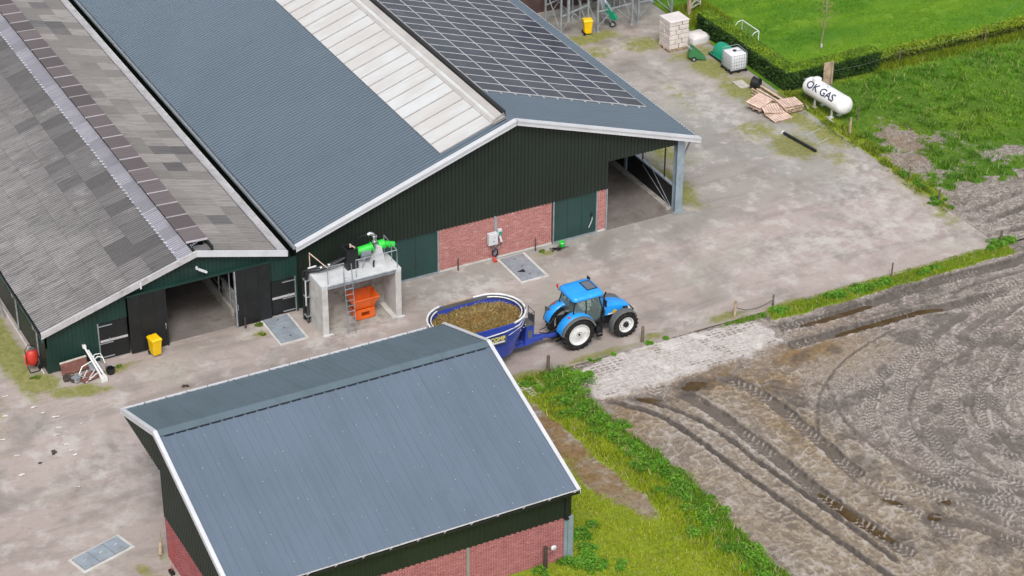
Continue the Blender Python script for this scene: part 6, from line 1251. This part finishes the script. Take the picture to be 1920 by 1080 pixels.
# goal on the lawn
GL = thing('football_goal', 'small white football goal standing on the lawn', 'goal', (24.85, 16.9, 0)); 
m = MB(); m.tube([(.05, .95, 0), (.05, .95, .85), (.05, -.85, .85), (.05, -.85, 0)], .03, 8); m.build('goal_frame', M_RIM, GL, smooth=60)
for y in (.95, -.85):
    m = MB(); m.tube([(.05, y, .85), (-.25, y, .82), (-.45, y, .62), (-.5, y, .02)], .022, 8); m.build('goal_stay', M_RIM, GL, smooth=60)
m = MB()
for k in range(8): m.bar((-.48, -.85+k*.257, .02), (.04, -.85+k*.257, .84), .006)
for k in range(5): m.bar((-.48+.13*k, -.85, .02+.205*k), (-.48+.13*k, .95, .02+.205*k), .006)
m.build('goal_net', M_GREYLINE, GL)

# ================================================================== feed silos, back wall, gate
G2 = 'steel feed silos behind the yard'
for lab, x0, x1, y0, y1 in [('steel feed silo on braced legs nearest the solar roof', 14.85, 16.72, 22.35, 24.3), ('steel feed silo on braced legs in the middle behind the wheelbarrow', 17.2, 19.6, 22.0, 24.2), ('steel feed silo on braced legs nearest the lawn gate', 20.1, 22.5, 22.1, 24.4)]:
    cx, cy = (x0+x1)/2, (y0+y1)/2; s = thing('feed_silo', lab, 'silo', (cx, cy, 0), 0, G2); hx, hy = (x1-x0)/2, (y1-y0)/2
    for a in (-1, 1):
        for b in (-1, 1):
            m = MB(); m.box(a*hx-.055, a*hx+.055, b*hy-.055, b*hy-.035, 0, 3.4); m.box(a*hx-.055, a*hx-.035, b*hy-.034, b*hy+.055, 0, 3.4); m.build('leg', M_GALV, s); m = MB(); m.box(a*hx-.13, a*hx+.13, b*hy-.13, b*hy+.13, -.02, .03); m.build('foot_plate', M_GALV, s)
    for b in (-1, 1):
        m = MB(); m.bar((-hx, b*hy, 1.30), (hx, b*hy, 1.72 if x0 < 15 else 1.4), .05, .09); m.build('cross_beam', M_GALV, s)
        m = MB(); m.bar((-hx, b*hy+.03, .25), (0, b*hy+.03, 1.35), .03, .05); m.bar((hx, b*hy+.03, .25), (0, b*hy+.06, 1.35), .03, .05); m.build('brace', M_GALV, s)
        m = MB(); m.bar((b*hx, -hy, .25), (b*hx, hy, 2.4), .03, .05); m.build('brace', M_GALV, s)
    m = MB(); m.lathe([(.14, 1.95), (.16, 2.15), (hx*1.15, 3.3), (hx*1.15, 7.2), (.3, 7.9), (.001, 7.9)], (0, 0, 0), 'Z', 28); m.build('silo_body', M_GALV, s, smooth=40)
    m = MB(); m.tube([(0, 0, 2.0), (-.2, -.1, 1.5), (-.3, -hy-.1, 1.2)] if x0 > 15 else [(-.45, -hy-.05, 3.0), (-.45, -hy-.05, .9)], .10, 10); m.build('auger_tube', M_GALV, s, smooth=60)
AU = thing('auger_tube', 'slanting grey auger tube above the green wheelbarrow', 'tube', (17.9, 22.9, 0)); m = MB(); m.cyl((-.45, .3, 3.6), (.1, -.2, .95), .15, 14); m.build('tube', M_GALV, AU, smooth=50); m = MB(); m.cyl((.1, -.2, .98), (.14, -.24, .80), .18, 14); m.build('tube_collar', M_GALV, AU, smooth=50); m = MB(); m.bar((.1, -.2, .02), (.1, -.2, .9), .05); m.build('tube_stand', M_GALV, AU)
OBD = thing('rear_outbuilding', 'brown walled outbuilding behind the steel silo legs', 'building', (17, 27, 0)); M_BWALL = wmat('brown_wall', (.085, .05, .045), .9, 0, .25, 1.0, (.05, .035, .03), .5)
m = MB(); m.box(-9, 5.2, -1.6, 6, 0, 3.4); m.build('wall', M_BWALL, OBD, bevel=.02); m = MB(); m.prism([(-1.9, 3.35), (2.2, 5.0), (6.3, 3.35), (6.3, 3.25), (2.2, 4.9), (-1.9, 3.25)], 'X', -9.2, 5.4); m.build('roof', M_ASB_DARK, OBD); m = MB(); m.box(-9, 5.2, -1.75, -1.61, 0, .35); m.build('plinth', M_CONC_IN, OBD)
GA = thing('field_gate', 'weathered pale wooden gate beside the top end of the hedge', 'gate', (23.5, 21.7, 0)); m = MB(); m.box(-.09, .09, -.09, .09, 0, 1.6); m.build('gate_post', M_WOOD2, GA)
for z in (.35, .65, .95, 1.25):
    m = MB(); m.bar((.1, .0, z), (1.15, .55, z), .03, .08); m.build('gate_rail', M_TILE, GA)
m = MB(); m.bar((.1, .0, .35), (1.15, .55, 1.25), .035, .08); m.bar((.1, -.01, 1.25), (1.15, .54, .35), .03, .06); m.build('gate_brace', M_TILE, GA); m = MB(); m.box(1.12, 1.2, .52, .60, .2, 1.4); m.build('gate_stile', M_TILE, GA)
m = MB(); m.lathe([(.001, 0), (.1, .04), (.12, .12), (.08, .2), (.001, .22)], (0, 0, 0), 'Z', 14); tag(m.build('ball', M_TILE, None, loc=(24.75, 20.7, 0), smooth=60), 'small pale ball lying in the grass beside the gate', 'ball')

# ================================================================== left corner clutter
RT_ = thing('red_sprayer', 'red plastic tank cart standing at the corner of the cattle barn', 'tank cart', (-24.45, .95, 0), .3)
m = MB(); el = lambda z, a, b: [(a*math.cos(2*math.pi*k/18), b*math.sin(2*math.pi*k/18), z) for k in range(18)]
m.loft([el(.28, .16, .14), el(.36, .25, .22), el(.62, .30, .26), el(.88, .29, .25), el(1.02, .22, .19), el(1.07, .15, .13)]); m.build('tank_body', M_REDP, RT_, smooth=50)
m = MB(); m.cyl((0, 0, 1.06), (0, 0, 1.13), .13, 16); m.build('tank_lid', M_GREYP, RT_, smooth=40); m = MB(); m.tube([(-.3, -.2, .02), (-.34, -.1, .3), (-.32, 0, .7), (-.28, .1, 1.1), (0, .25, 1.2), (.25, .1, 1.1)], .022, 6); m.tube([(-.3, -.22, .03), (.1, -.32, .03), (.32, -.2, .05), (.34, 0, .6)], .022, 6); m.build('carry_frame', M_BLACK, RT_, smooth=60)
for s in (-1, 1):
    m = MB(); m.cyl((.26, s*.2-.03, .14), (.26, s*.2+.03, .14), .14, 14); m.build('wheel', M_RUB, RT_)
m = MB(); m.tube([(-.25, .1, .9), (-.38, .0, .85), (-.42, -.05, .6), (-.36, -.1, .4)], .035, 6); m.build('hose', M_REDP, RT_, smooth=60)
GS = 'scrap leaning at the cattle barn gable'
def scrap(name, label, cat, mat, fn, **kw):
    m = MB(); fn(m); tag(m.build(name, mat, None, **kw), label, cat, GS)
scrap('scrap_board', 'dark brown panel with pale edge leaning at the green gable', 'panel', [M_BROWNB, M_TILE], lambda m: (m.obox((-22.85, -.16, .32), (1.25, .05, .55), Matrix.Rotation(-.35, 3, 'X') @ Matrix.Rotation(-.05, 3, 'Y'), 0), m.obox((-22.85, -.03, .60), (1.27, .06, .09), Matrix.Rotation(-.35, 3, 'X') @ Matrix.Rotation(-.05, 3, 'Y'), 1)))
scrap('white_pole', 'thick white metal pole leaning on the scrap heap, left of the pair', 'pole', M_RIM, lambda m: (m.cyl((-22.22, .12, 1.05), (-21.98, -1.35, .20), .05, 10), m.box(-22.30, -22.14, .06, .20, .98, 1.12)), smooth=50)
scrap('white_pole', 'thick white metal pole leaning on the scrap heap, right of the pair', 'pole', M_RIM, lambda m: (m.cyl((-22.08, .05, .85), (-21.80, -1.25, .15), .05, 10), m.box(-22.05, -21.75, -1.55, -1.28, .0, .22)), smooth=50)
scrap('white_tube_frame', 'bent white tube frame on the scrap heap', 'frame', M_RIM, lambda m: (m.tube([(-22.9, -.75, .08), (-22.6, -.55, .45), (-22.0, -.4, .55), (-21.75, -.3, .62), (-21.55, -.35, .55), (-21.5, -.5, .3)], .03, 8), m.tube([(-22.1, -.45, .5), (-21.9, -.28, .75), (-21.62, -.25, .72), (-21.52, -.3, .5)], .025, 8), m.tube([(-22.7, -1.3, .05), (-22.1, -1.0, .18), (-21.9, -.9, .2)], .03, 8)), smooth=60)
scrap('brown_plate', 'small reddish brown plate lying in the scrap heap', 'plate', M_BROWNB, lambda m: m.obox((-22.45, -.98, .12), (.85, .5, .04), Matrix.Rotation(.25, 3, 'Z') @ Matrix.Rotation(.15, 3, 'X')))
scrap('grey_sheet', 'crumpled grey sheet in the scrap heap', 'sheet', M_GALV, lambda m: (m.obox((-22.0, -.55, .3), (.6, .5, .04), Matrix.Rotation(.4, 3, 'X') @ Matrix.Rotation(.3, 3, 'Y')), m.obox((-22.75, -.85, .18), (.4, .35, .04), Matrix.Rotation(-.3, 3, 'X') @ Matrix.Rotation(.5, 3, 'Y')), m.obox((-23.05, -.95, .14), (.25, .35, .22), Matrix.Rotation(.5, 3, 'Z'))))
rg = random.Random(9)
for k, lab in enumerate(['short white lath at the left of the scrap heap', 'short white lath in the middle of the scrap heap', 'short white lath at the right of the scrap heap', 'dirty white offcut at the front of the scrap heap']):
    x = -22.95+.32*k; scrap('white_lath', lab, 'lath', M_WHITE_DIRTY, lambda m: m.bar((x-.2, -1.05+rg.uniform(-.1, .1), .08), (x+.22, -.82+rg.uniform(-.15, .15), .30), .06, .04))
for k, lab in enumerate(['dark lump of scrap at the left end of the heap', 'dark lump of scrap behind the left laths']):
    scrap('scrap_lump', lab, 'scrap', M_RUST, lambda m: [m.obox((-23.35+.3*k+rg.uniform(-.15, .15), -.55-.25*k+rg.uniform(-.12, .12), .09), (.3, .2, .16), Matrix.Rotation(rg.uniform(0, 3), 3, 'Z') @ Matrix.Rotation(rg.uniform(-.4, .4), 3, 'X')) for q in range(4)])
BB = thing('black_bucket', 'black bucket at the right end of the scrap heap', 'bucket', (-21.42, -.98, 0), 0); m = MB(); m.lathe([(.001, .01), (.18, .01), (.22, .32), (.20, .32), (.165, .05), (.001, .05)], (0, 0, 0), 'Z', 20); m.build('bucket_body', M_BLACK, BB, smooth=50); m = MB(); m.tube([(-.21, 0, .3), (-.1, .1, .36), (.1, .1, .36), (.21, 0, .3)], .012, 6); m.build('bucket_handle', M_GALV, BB)
TS = thing('trestle', 'pale metal trestle at the left edge beside the barn side wall', 'trestle', (-24.5, 6.35, 0)); m = MB(); m.bar((-.25, -.35, 0), (-.02, -.05, 1.25), .05); m.bar((.2, -.35, 0), (.05, -.05, 1.25), .05); m.bar((-.25, .4, 0), (-.02, .1, 1.25), .05); m.bar((-.2, -.22, .55), (.14, -.22, .55), .04); m.bar((-.1, -.1, 1.22), (.1, .1, 1.22), .05); m.build('trestle_frame', M_GALV, TS); m = MB(); m.cyl((-.25, -.4, .06), (-.25, -.3, .06), .06, 10); m.build('trestle_foot', M_BLACK, TS)

# ================================================================== litter in the yard
rg = random.Random(21)
for k, (x, y) in enumerate([(-26.27, -.68), (-25.38, -2.11), (-25.18, -2.74), (-24.75, -3.29), (-26.73, -2.23), (-24.88, -4.17), (-25.14, -4.68), (-24.97, -5.51), (-24.95, -6.11), (-24.91, -6.49), (-27.16, -5.42), (-27.37, -3.96), (-27.4, -6.9), (-25.57, -8.8), (-24.99, -5.6), (-23.9, -4.3)]):
    w_, l_ = rg.uniform(.03, .06), rg.uniform(.07, .15); a = rg.uniform(-.6, .4); m = MB(); c, s = math.cos(a), math.sin(a); v = []
    for i in range(4):
        for j in (-1, 1): u = -l_+2*l_*i/3; q = j*w_*rg.uniform(.7, 1.2); v.append((u*c-q*s, u*s+q*c, .012+.03*rg.random()))
    m.add(v, [(2*i, 2*i+1, 2*i+3, 2*i+2) for i in range(3)]); o = m.build('paper_scrap', M_FOIL, None, loc=(x, y, 0)); sol = o.modifiers.new('s', 'SOLIDIFY'); sol.thickness = .006
    tag(o, 'small white paper scrap on the yard left of the front shed', 'litter', 'paper scraps on the yard')
def clod(label, x, y, s):
    m = MB(); rr = random.Random(int(x*31+y*7)); 
    for q in range(4): m.obox((rr.uniform(-s, s), rr.uniform(-s*.5, s*.5), s*.3), (s*1.2, s*.6, s*.6), Matrix.Rotation(rr.uniform(0, 3), 3, 'Z') @ Matrix.Rotation(rr.uniform(-.5, .5), 3, 'X'))
    tag(m.build('clod', M_RUST, None, loc=(x, y, 0), bevel=.02), label, 'clod', 'dark clods on the yard')
clod('dark clod among the paper scraps, the larger one', -25.75, -5.95, .16); clod('small dark clod below the paper scraps', -26.5, -6.4, .10); clod('dark clod on the lane before the cattle barn', -18.75, -3.55, .14)
BRM = thing('broom', 'broom with a red shaft leaning on the front shed brick gable', 'broom', (-24.05, -16.1, 0), 0); m = MB(); m.cyl((0, -.1, .12), (.20, .1, 1.35), .016, 8); m.build('shaft', M_REDP, BRM); m = MB(); m.box(-.10, .08, -.26, .06, .0, .12); m.build('head', M_BLACK, BRM)
BS2 = thing('straw_brush', 'bundle of straw coloured bristles at the rear corner of the front shed', 'brush', (-24.05, -14.85, 0), 0); m = MB(); m.cyl((0, 0, .05), (.08, .05, .75), .10, 12, .05); m.build('bristles', M_WOOD2, BS2); m = MB(); m.cyl((.07, .045, .7), (.12, .08, 1.25), .016, 8); m.build('shaft', M_WOOD2, BS2)
# pale grass pavers left of the corner post, each a slab with slots
for k, (x, y, r_) in enumerate([(-5.15, -10.55, .05), (-4.55, -10.62, .02), (-4.9, -11.15, .08)]):
    p = MB(); 
    for i in range(4): p.box(-.29, .29, -.29+.18*i, -.29+.18*i+.055, 0, .05)
    for x_ in (-.29, -.03, .23): p.box(x_, x_+.06, -.235, .25, 0, .049)
    tag(p.build('grass_paver', M_TILE, None, loc=(x, y, -.03+.02*k*0), rot=(0, 0, r_)), ['grass paver slab nearest the shed roof by the corner post', 'grass paver slab nearest the corner post', 'nearer grass paver slab below the corner post'][k], 'paver', 'grass pavers by the shed')
# ================================================================== vegetation
def tri_blades(px, py, pz, h, w, lean, col):
    n = len(px); a = RNG.uniform(0, 2*np.pi, n); b = RNG.uniform(0, 2*np.pi, n); dx, dy = np.cos(a)*w/2, np.sin(a)*w/2
    V = np.zeros((n, 3, 3)); V[:, 0] = np.stack([px-dx, py-dy, pz-.02], 1); V[:, 1] = np.stack([px+dx, py+dy, pz-.02], 1); V[:, 2] = np.stack([px+np.cos(b)*lean*h, py+np.sin(b)*lean*h, pz+h], 1)
    return V.reshape(-1, 3), np.arange(3*n).reshape(-1, 3), np.repeat(col, 3, 0)
def quad_leaves(px, py, pz, s, col, flat=.6):
    n = len(px); a = RNG.uniform(0, 2*np.pi, n); u = np.stack([np.cos(a), np.sin(a), RNG.normal(0, flat*.5, n)], 1); v = np.stack([-np.sin(a), np.cos(a), RNG.normal(0, flat, n)], 1)
    s = s[:, None]; P = np.stack([px, py, pz], 1); V = np.stack([P-u*s, P-v*s*.55, P+u*s, P+v*s*.55], 1)
    return V.reshape(-1, 3), np.arange(4*n).reshape(-1, 4), np.repeat(col, 4, 0)
def lerp_col(c1, c2, t): return np.array(c1)[None]*(1-t)[:, None]+np.array(c2)[None]*t[:, None]
def grass_obj(name, label, x, y, z, h, w, lean, col):
    V, F, C = tri_blades(x, y, z, h, w, lean, col); o = stuff(link_mesh(name, fast_mesh(name, V, F, M_BLADE, C))); return tag(o, label, 'grass')
def leaf_obj(name, label, x, y, z, s, col, cat='plants', flat=.6):
    V, F, C = quad_leaves(x, y, z, s, col, flat); o = stuff(link_mesh(name, fast_mesh(name, V, F, M_LEAF, C))); return tag(o, label, cat)
_n = len(FS); _V, _F, _C = tri_blades(FS[:, 0], FS[:, 1], FS[:, 2], .03+.10*RNG.random(_n), .02+.02*RNG.random(_n), 2.2, lerp_col((.13, .075, .02), (.50, .38, .17), RNG.random(_n)**1.5)); stuff(link_mesh('fodder_stalks', fast_mesh('fodder_stalks', _V, _F, M_BLADE, _C), fo))
# verge and shed-side grass on the field
N = 150000; x = RNG.uniform(-12, 8, N); y = RNG.uniform(-33, -9.9, N); k = RNG.random(N); 
N2 = 26000; x = np.concatenate([x, RNG.uniform(6, 23, N2)]); y = np.concatenate([y, RNG.uniform(-11.2, -9.9, N2)])
g, yel = field_grass(x, y); keep = (RNG.random(len(x)) < np.clip(g*1.25-.12, 0, 1)) & ~((x < -9.15) & (y > -22.75)) & (g > .2); x, y, g, yel = x[keep], y[keep], g[keep], yel[keep]
z = field_z(x, y); lush = sst(2.0, .9, np.abs(x-(mud_edge(y)-.95)))*(x < 0); h = (.06+.06*RNG.random(len(x)))*(1+1.3*lush)*(.6+.8*fbm(x, y, .9, 3, 301)); t_ = RNG.random(len(x))
col = lerp_col((.07, .155, .008), (.17, .31, .018), t_)*(1-yel[:, None])+lerp_col((.19, .25, .008), (.35, .41, .014), t_)*yel[:, None]
dry = RNG.random(len(x)) < .07; col[dry] = lerp_col((.26, .22, .09), (.42, .36, .18), RNG.random(dry.sum())); h[dry] *= 1.5
grass_obj('verge_grass', 'grass on the verge between the front shed and the mud field', x, y, z, h, .03+.03*RNG.random(len(x)), .55, col)
# leafy weeds forming the dark green bank beside the mud, clumped
cx, cy, cs = [], [], []
for i in range(170):
    yy = RNG.uniform(-33, -10.9); cx.append(mud_edge(yy)-.85+RNG.normal(0, .42)); cy.append(yy); cs.append(RNG.uniform(.14, .38))
for i in range(22): cx.append(RNG.normal(-3.6, .7)); cy.append(RNG.normal(-10.9, .35)); cs.append(RNG.uniform(.12, .26))
for px_, py_, sd_, n_ in [(-8.7, -22.6, .3, 8), (-8.3, -21.5, .35, 8), (-8.6, -20.2, .2, 5), (-9.0, -23.4, .4, 9), (-10.2, -23.3, .5, 6), (-8.9, -24.6, .6, 8)]:
    for i in range(n_): cx.append(RNG.normal(px_, sd_)); cy.append(RNG.normal(py_, sd_)); cs.append(RNG.uniform(.12, .3))
for px_, py_, n_, s_ in [(8.8, -10.4, 7, .2), (12.3, -10.5, 12, .24), (13.8, -10.45, 12, .26), (15.0, -10.4, 8, .22), (22.75, -9.8, 8, .30), (21.8, -10.1, 4, .2), (17.5, -10.4, 5, .16), (1.75, -9.95, 4, .15), (-.6, -10.05, 2, .10)]:
    for i in range(n_): cx.append(RNG.normal(px_, .35)); cy.append(RNG.normal(py_, .10)); cs.append(RNG.uniform(.6, 1.2)*s_)
cx, cy, cs = map(np.array, (cx, cy, cs)); keepc = ~((cx < -9.25) & (cy > -22.7)); cx, cy, cs = cx[keepc], cy[keepc], cs[keepc]
per = 170; n = len(cx)*per; ci = np.repeat(np.arange(len(cx)), per); d = RNG.normal(0, 1, (n, 3)); d /= np.linalg.norm(d, axis=1)[:, None]; r = cs[ci]*RNG.random(n)**.4
x = cx[ci]+d[:, 0]*r*1.2; y = cy[ci]+d[:, 1]*r*1.2; z0 = field_z(cx, cy)[ci]; z = z0+np.abs(d[:, 2])*r*.95+.01; tc = RNG.random(len(cx))[ci]; t_ = np.clip(.5*RNG.random(n)+.5*tc, 0, 1)
leaf_obj('verge_weeds', 'bushy green weeds along the edge of the mud field', x, y, z, .03+.035*RNG.random(n), lerp_col((.045, .13, .010), (.15, .33, .022), t_))
# meadow
N = 190000; x = RNG.uniform(22.5, 45, N); y = RNG.uniform(-6.2, 10.1, N); g, yel, nn = meadow_mask(x, y); keep = (RNG.random(N) < np.clip(g*1.2-.1, 0, 1)) & (RNG.random(N) < np.where(x > 34, .6, 1)) & ~((np.abs(x-23.4) < .5) & (np.abs(y-6.6) < 1.7) & (RNG.random(N) < .8)); x, y, yel = x[keep], y[keep], yel[keep]
z = meadow_z(x, y); cl = fbm(x, y, .55, 3, 311); h = (.07+.11*RNG.random(len(x)))*(.3+1.5*sst(.42, .68, cl)); t_ = np.clip(.5*RNG.random(len(x))+.5*sst(.35, .65, fbm(x, y, 1.6, 3, 313)), 0, 1)
col = lerp_col((.055, .155, .012), (.15, .31, .018), t_)*(1-.8*yel[:, None])+lerp_col((.14, .17, .012), (.24, .25, .018), t_)*.8*yel[:, None]
dry = RNG.random(len(x)) < .05; col[dry] = lerp_col((.24, .22, .08), (.40, .36, .16), RNG.random(dry.sum())); h[dry] *= 1.3
grass_obj('meadow_grass', 'rough green meadow grass right of the yard', x, y, z, h, .035+.035*RNG.random(len(x)), .7, col)
n = 26; cx = np.concatenate([RNG.normal(22.65, .12, 10), RNG.normal(22.5, .25, 16)]); cy = np.concatenate([RNG.uniform(-3.4, -1.5, 10), RNG.normal(-4.9, .35, 16)]); cs = RNG.uniform(.1, .26, n); ci = np.repeat(np.arange(n), 150); d = RNG.normal(0, 1, (n*150, 3)); d /= np.linalg.norm(d, axis=1)[:, None]; r = cs[ci]*RNG.random(n*150)**.4
leaf_obj('corner_weeds', 'green weeds round the fence post at the field corner of the yard', cx[ci]+d[:, 0]*r, cy[ci]+d[:, 1]*r, -.03+np.abs(d[:, 2])*r, .03+.03*RNG.random(n*150), lerp_col((.035, .12, .01), (.11, .25, .018), RNG.random(n*150)))
N = 9000; x = RNG.normal(22.42, .20, N); y = RNG.uniform(-6, 10, N); kk = RNG.random(N) < sst(.40, .62, fbm(x*2, y, .9, 3, 351)); x, y = x[kk], y[kk]; n = len(x)
grass_obj('edge_grass', 'ragged grass creeping over the right edge of the yard', x, y, np.full(n, -.02), .05+.12*RNG.random(n), .03+.03*RNG.random(n), .8, lerp_col((.09, .14, .012), (.24, .28, .03), RNG.random(n)))
# lawn
N = 120000; x = RNG.uniform(24, 46, N); y = RNG.uniform(10.9, 27, N); keep = fbm(x, y, .8, 3, 321) > .33; x, y = x[keep], y[keep]; n = len(x); t_ = np.clip(.35*RNG.random(n)+.65*sst(.36, .64, fbm(x*.55, y*1.5, 1.8, 4, 323)), 0, 1); yel = sst(14.0, 11.2, y+.08*(x-24)+1.5*(fbm(x, y, 1.5, 3, 325)-.5))
col = lerp_col((.055, .165, .009), (.16, .31, .014), t_)*(1-.55*yel[:, None])+lerp_col((.14, .19, .008), (.23, .26, .012), t_)*.55*yel[:, None]
grass_obj('lawn_grass', 'short bright lawn grass behind the hedge', x, y, np.full(n, -.005), .02+.025*RNG.random(n), .05+.03*RNG.random(n), 1.1, col)
# grass strip by gate and along lawn fence
N = 9000; x = np.concatenate([RNG.uniform(29, 45, N), RNG.uniform(22.5, 25.5, 3000)]); y = np.concatenate([9.95+RNG.normal(0, .22, N), RNG.uniform(19.6, 23, 3000)]); n = len(x); t_ = RNG.random(n)
grass_obj('fence_grass', 'long yellowish grass along the lawn fence', x, y, np.full(n, -.02), .12+.28*RNG.random(n), .03+.03*RNG.random(n), .4, lerp_col((.10, .155, .010), (.24, .28, .018), t_))
# hedge: dense core plus leaves
M_HCORE = wmat('hedge_core_twigs', (.018, .030, .010), .95, 0, .3, 5)
HG = thing('hedge', 'clipped dark green hedge with flat top round the lawn corner', 'hedge', (23.4, 12, 0))
hh = 1.08; hw = .95; m = MB(); m.box(22.88, 22.8+hw-.08, 10.0, 19.4, 0, hh-.08); m.build('hedge_core', M_HCORE, HG, (23.4, 12, 0)); m = MB(); m.box(22.8+hw-.078, 29.2, 10.0, 9.9+hw-.08, 0, hh-.08); m.build('hedge_core', M_HCORE, HG, (23.4, 12, 0))
def face_pts(n, o, u, v, nrm, depth=.07):
    a, b = RNG.random(n), RNG.random(n); return np.array(o)[None]+a[:, None]*np.array(u)+b[:, None]*np.array(v)+np.array(nrm)[None]*RNG.normal(.0, depth, n)[:, None]
x0, y0, x1, y1 = 22.8, 9.9, 29.3, 19.5
P = [face_pts(26000, (x0, y0, 0), (0, y1-y0, 0), (0, 0, hh), (1, 0, 0)), face_pts(17000, (x0, y0, 0), (x1-x0, 0, 0), (0, 0, hh), (0, 1, 0)), face_pts(5000, (x0, y1, 0), (hw, 0, 0), (0, 0, hh), (0, 1, 0)), face_pts(3000, (x1, y0, 0), (0, hw, 0), (0, 0, hh), (1, 0, 0)), face_pts(9000, (x0+hw, y0+hw, 0), (0, y1-y0-hw, 0), (0, 0, hh), (1, 0, 0)), face_pts(7000, (x0+hw, y0+hw, 0), (x1-x0-hw, 0, 0), (0, 0, hh), (0, 1, 0))]
S = np.concatenate(P); T1 = np.concatenate([face_pts(17000, (x0, y0, hh), (0, y1-y0, 0), (hw, 0, 0), (0, 0, 1), .035), face_pts(12000, (x0+hw, y0, hh), (x1-x0-hw, 0, 0), (0, hw, 0), (0, 0, 1), .035)])
S[:, 2] = np.clip(S[:, 2]*(1+.05*(fbm(S[:, 0]*3, S[:, 1]*3, 1, 2, 5)-.5)), 0.02, hh+.04); T1[:, 2] += .10*(fbm(T1[:, 0], T1[:, 1], .8, 3, 331)-.5)
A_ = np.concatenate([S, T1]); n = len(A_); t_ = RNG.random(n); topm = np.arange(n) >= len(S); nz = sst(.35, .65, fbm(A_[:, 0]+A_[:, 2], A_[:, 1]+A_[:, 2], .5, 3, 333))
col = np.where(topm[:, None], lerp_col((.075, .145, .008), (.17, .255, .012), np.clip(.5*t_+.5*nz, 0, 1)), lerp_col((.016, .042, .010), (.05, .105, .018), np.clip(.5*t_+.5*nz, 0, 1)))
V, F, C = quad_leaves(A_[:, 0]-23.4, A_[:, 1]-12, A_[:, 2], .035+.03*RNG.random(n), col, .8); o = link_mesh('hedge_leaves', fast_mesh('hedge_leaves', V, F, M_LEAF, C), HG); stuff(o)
# lower, looser hedge running on along the lawn fence
LH = thing('low_hedge', 'low loose yellow-green hedge along the lawn fence right of the clipped hedge', 'hedge', (36, 10.5, 0))
m = MB(); m.box(29.5, 60, 10.28, 10.9, 0, .42); m.build('hedge_core', M_HCORE, LH, (36, 10.5, 0))
S2 = np.concatenate([face_pts(16000, (29.35, 10.2, 0), (31, 0, 0), (0, 0, .52), (0, 1, 0), .09), face_pts(1500, (29.35, 10.2, 0), (0, .8, 0), (0, 0, .52), (1, 0, 0), .08)]); T2 = face_pts(26000, (29.35, 10.15, .52), (31, 0, 0), (0, .85, 0), (0, 0, 1), .07)
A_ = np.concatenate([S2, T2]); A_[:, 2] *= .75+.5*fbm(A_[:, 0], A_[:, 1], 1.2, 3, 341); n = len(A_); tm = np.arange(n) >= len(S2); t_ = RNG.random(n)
col = np.where(tm[:, None], lerp_col((.11, .17, .009), (.24, .31, .014), t_), lerp_col((.035, .055, .010), (.12, .14, .02), t_)); V, F, C = quad_leaves(A_[:, 0]-36, A_[:, 1]-10.5, A_[:, 2], .035+.035*RNG.random(n), col, .8); stuff(link_mesh('hedge_leaves', fast_mesh('hedge_leaves', V, F, M_LEAF, C), LH))  # shadow side of the hedge put into darker side leaves
# young bare tree on the lawn
M_BARK = wmat('pale_young_bark', (.26, .25, .14), .85, 0, .2, 6)
YT = thing('young_tree', 'thin young tree with sparse yellowish twigs on the lawn', 'tree', (27.89, 13.75, 0)); rg = random.Random(17); m = MB(); tp_ = []; br_ = []
pts = [(0, 0, -.05)]
for k in range(1, 9): pts.append((pts[-1][0]+rg.uniform(-.05, .07), pts[-1][1]+rg.uniform(-.05, .05), k*.6))
m.tube(pts, [.045-.004*k for k in range(9)], 8); m.build('trunk', M_BARK, YT, smooth=60); m = MB(); L_ = []
for k in range(46):
    i = rg.randint(2, 7); b = Vector(pts[i])+Vector((0, 0, rg.uniform(0, .5))); a = rg.uniform(0, 6.28); l = rg.uniform(.4, 1.0)*(1.1-.08*i); e = b+Vector((math.cos(a)*l, math.sin(a)*l, l*rg.uniform(.1, .7))); md = (b+e)/2+Vector((0, 0, .08)); m.tube([b, md, e], [.013, .009, .004], 5)
    for q in range(12): t = rg.uniform(.3, 1); p = b.lerp(e, t); L_.append((p.x+rg.gauss(0, .05), p.y+rg.gauss(0, .05), p.z+rg.gauss(0, .05)))
CRW = m.build('crown', M_BARK, YT); L_ = np.array(L_); V, F, C = quad_leaves(L_[:, 0], L_[:, 1], L_[:, 2], .02+.02*RNG.random(len(L_)), lerp_col((.16, .20, .02), (.30, .30, .05), RNG.random(len(L_))), .9); stuff(link_mesh('leaves', fast_mesh('leaves', V, F, M_LEAF, C), CRW))
m = MB(); m.cyl((0, 0, .12), (0, 0, .34), .06, 10); m.build('tree_guard', M_WHITE, YT)
# small weeds in the yard by the cattle barn
for lab, px_, py_, n_, s_ in [('small green weed before the right black sliding door', -13.75, -.15, 6, .14), ('low yellowish weed left of the pit hatch', -14.05, -1.05, 5, .12), ('green weed tuft beside the dark post before the brick wall', 1.45, -.15, 5, .10), ('mossy weed strip at the right end of the scrap heap', -20.9, -.6, 7, .10), ('weeds at the foot of the red tank cart', -24.6, .2, 6, .10)]:
    cx = RNG.normal(px_, .07, n_); cy = RNG.normal(py_, .05, n_); ci = np.repeat(np.arange(n_), 90); d = RNG.normal(0, 1, (n_*90, 3)); d /= np.linalg.norm(d, axis=1)[:, None]; r = s_*RNG.random(n_*90)**.5
    V, F, C = quad_leaves(cx[ci]+d[:, 0]*r-px_, cy[ci]+d[:, 1]*r-py_, .005+np.abs(d[:, 2])*r*.8, .02+.02*RNG.random(n_*90), lerp_col((.05, .11, .01), (.2, .25, .03), RNG.random(n_*90)), .6); tag(link_mesh('weed', fast_mesh('weed', V, F, M_LEAF, C), None, (px_, py_, 0)), lab, 'weed', 'weeds in the yard')
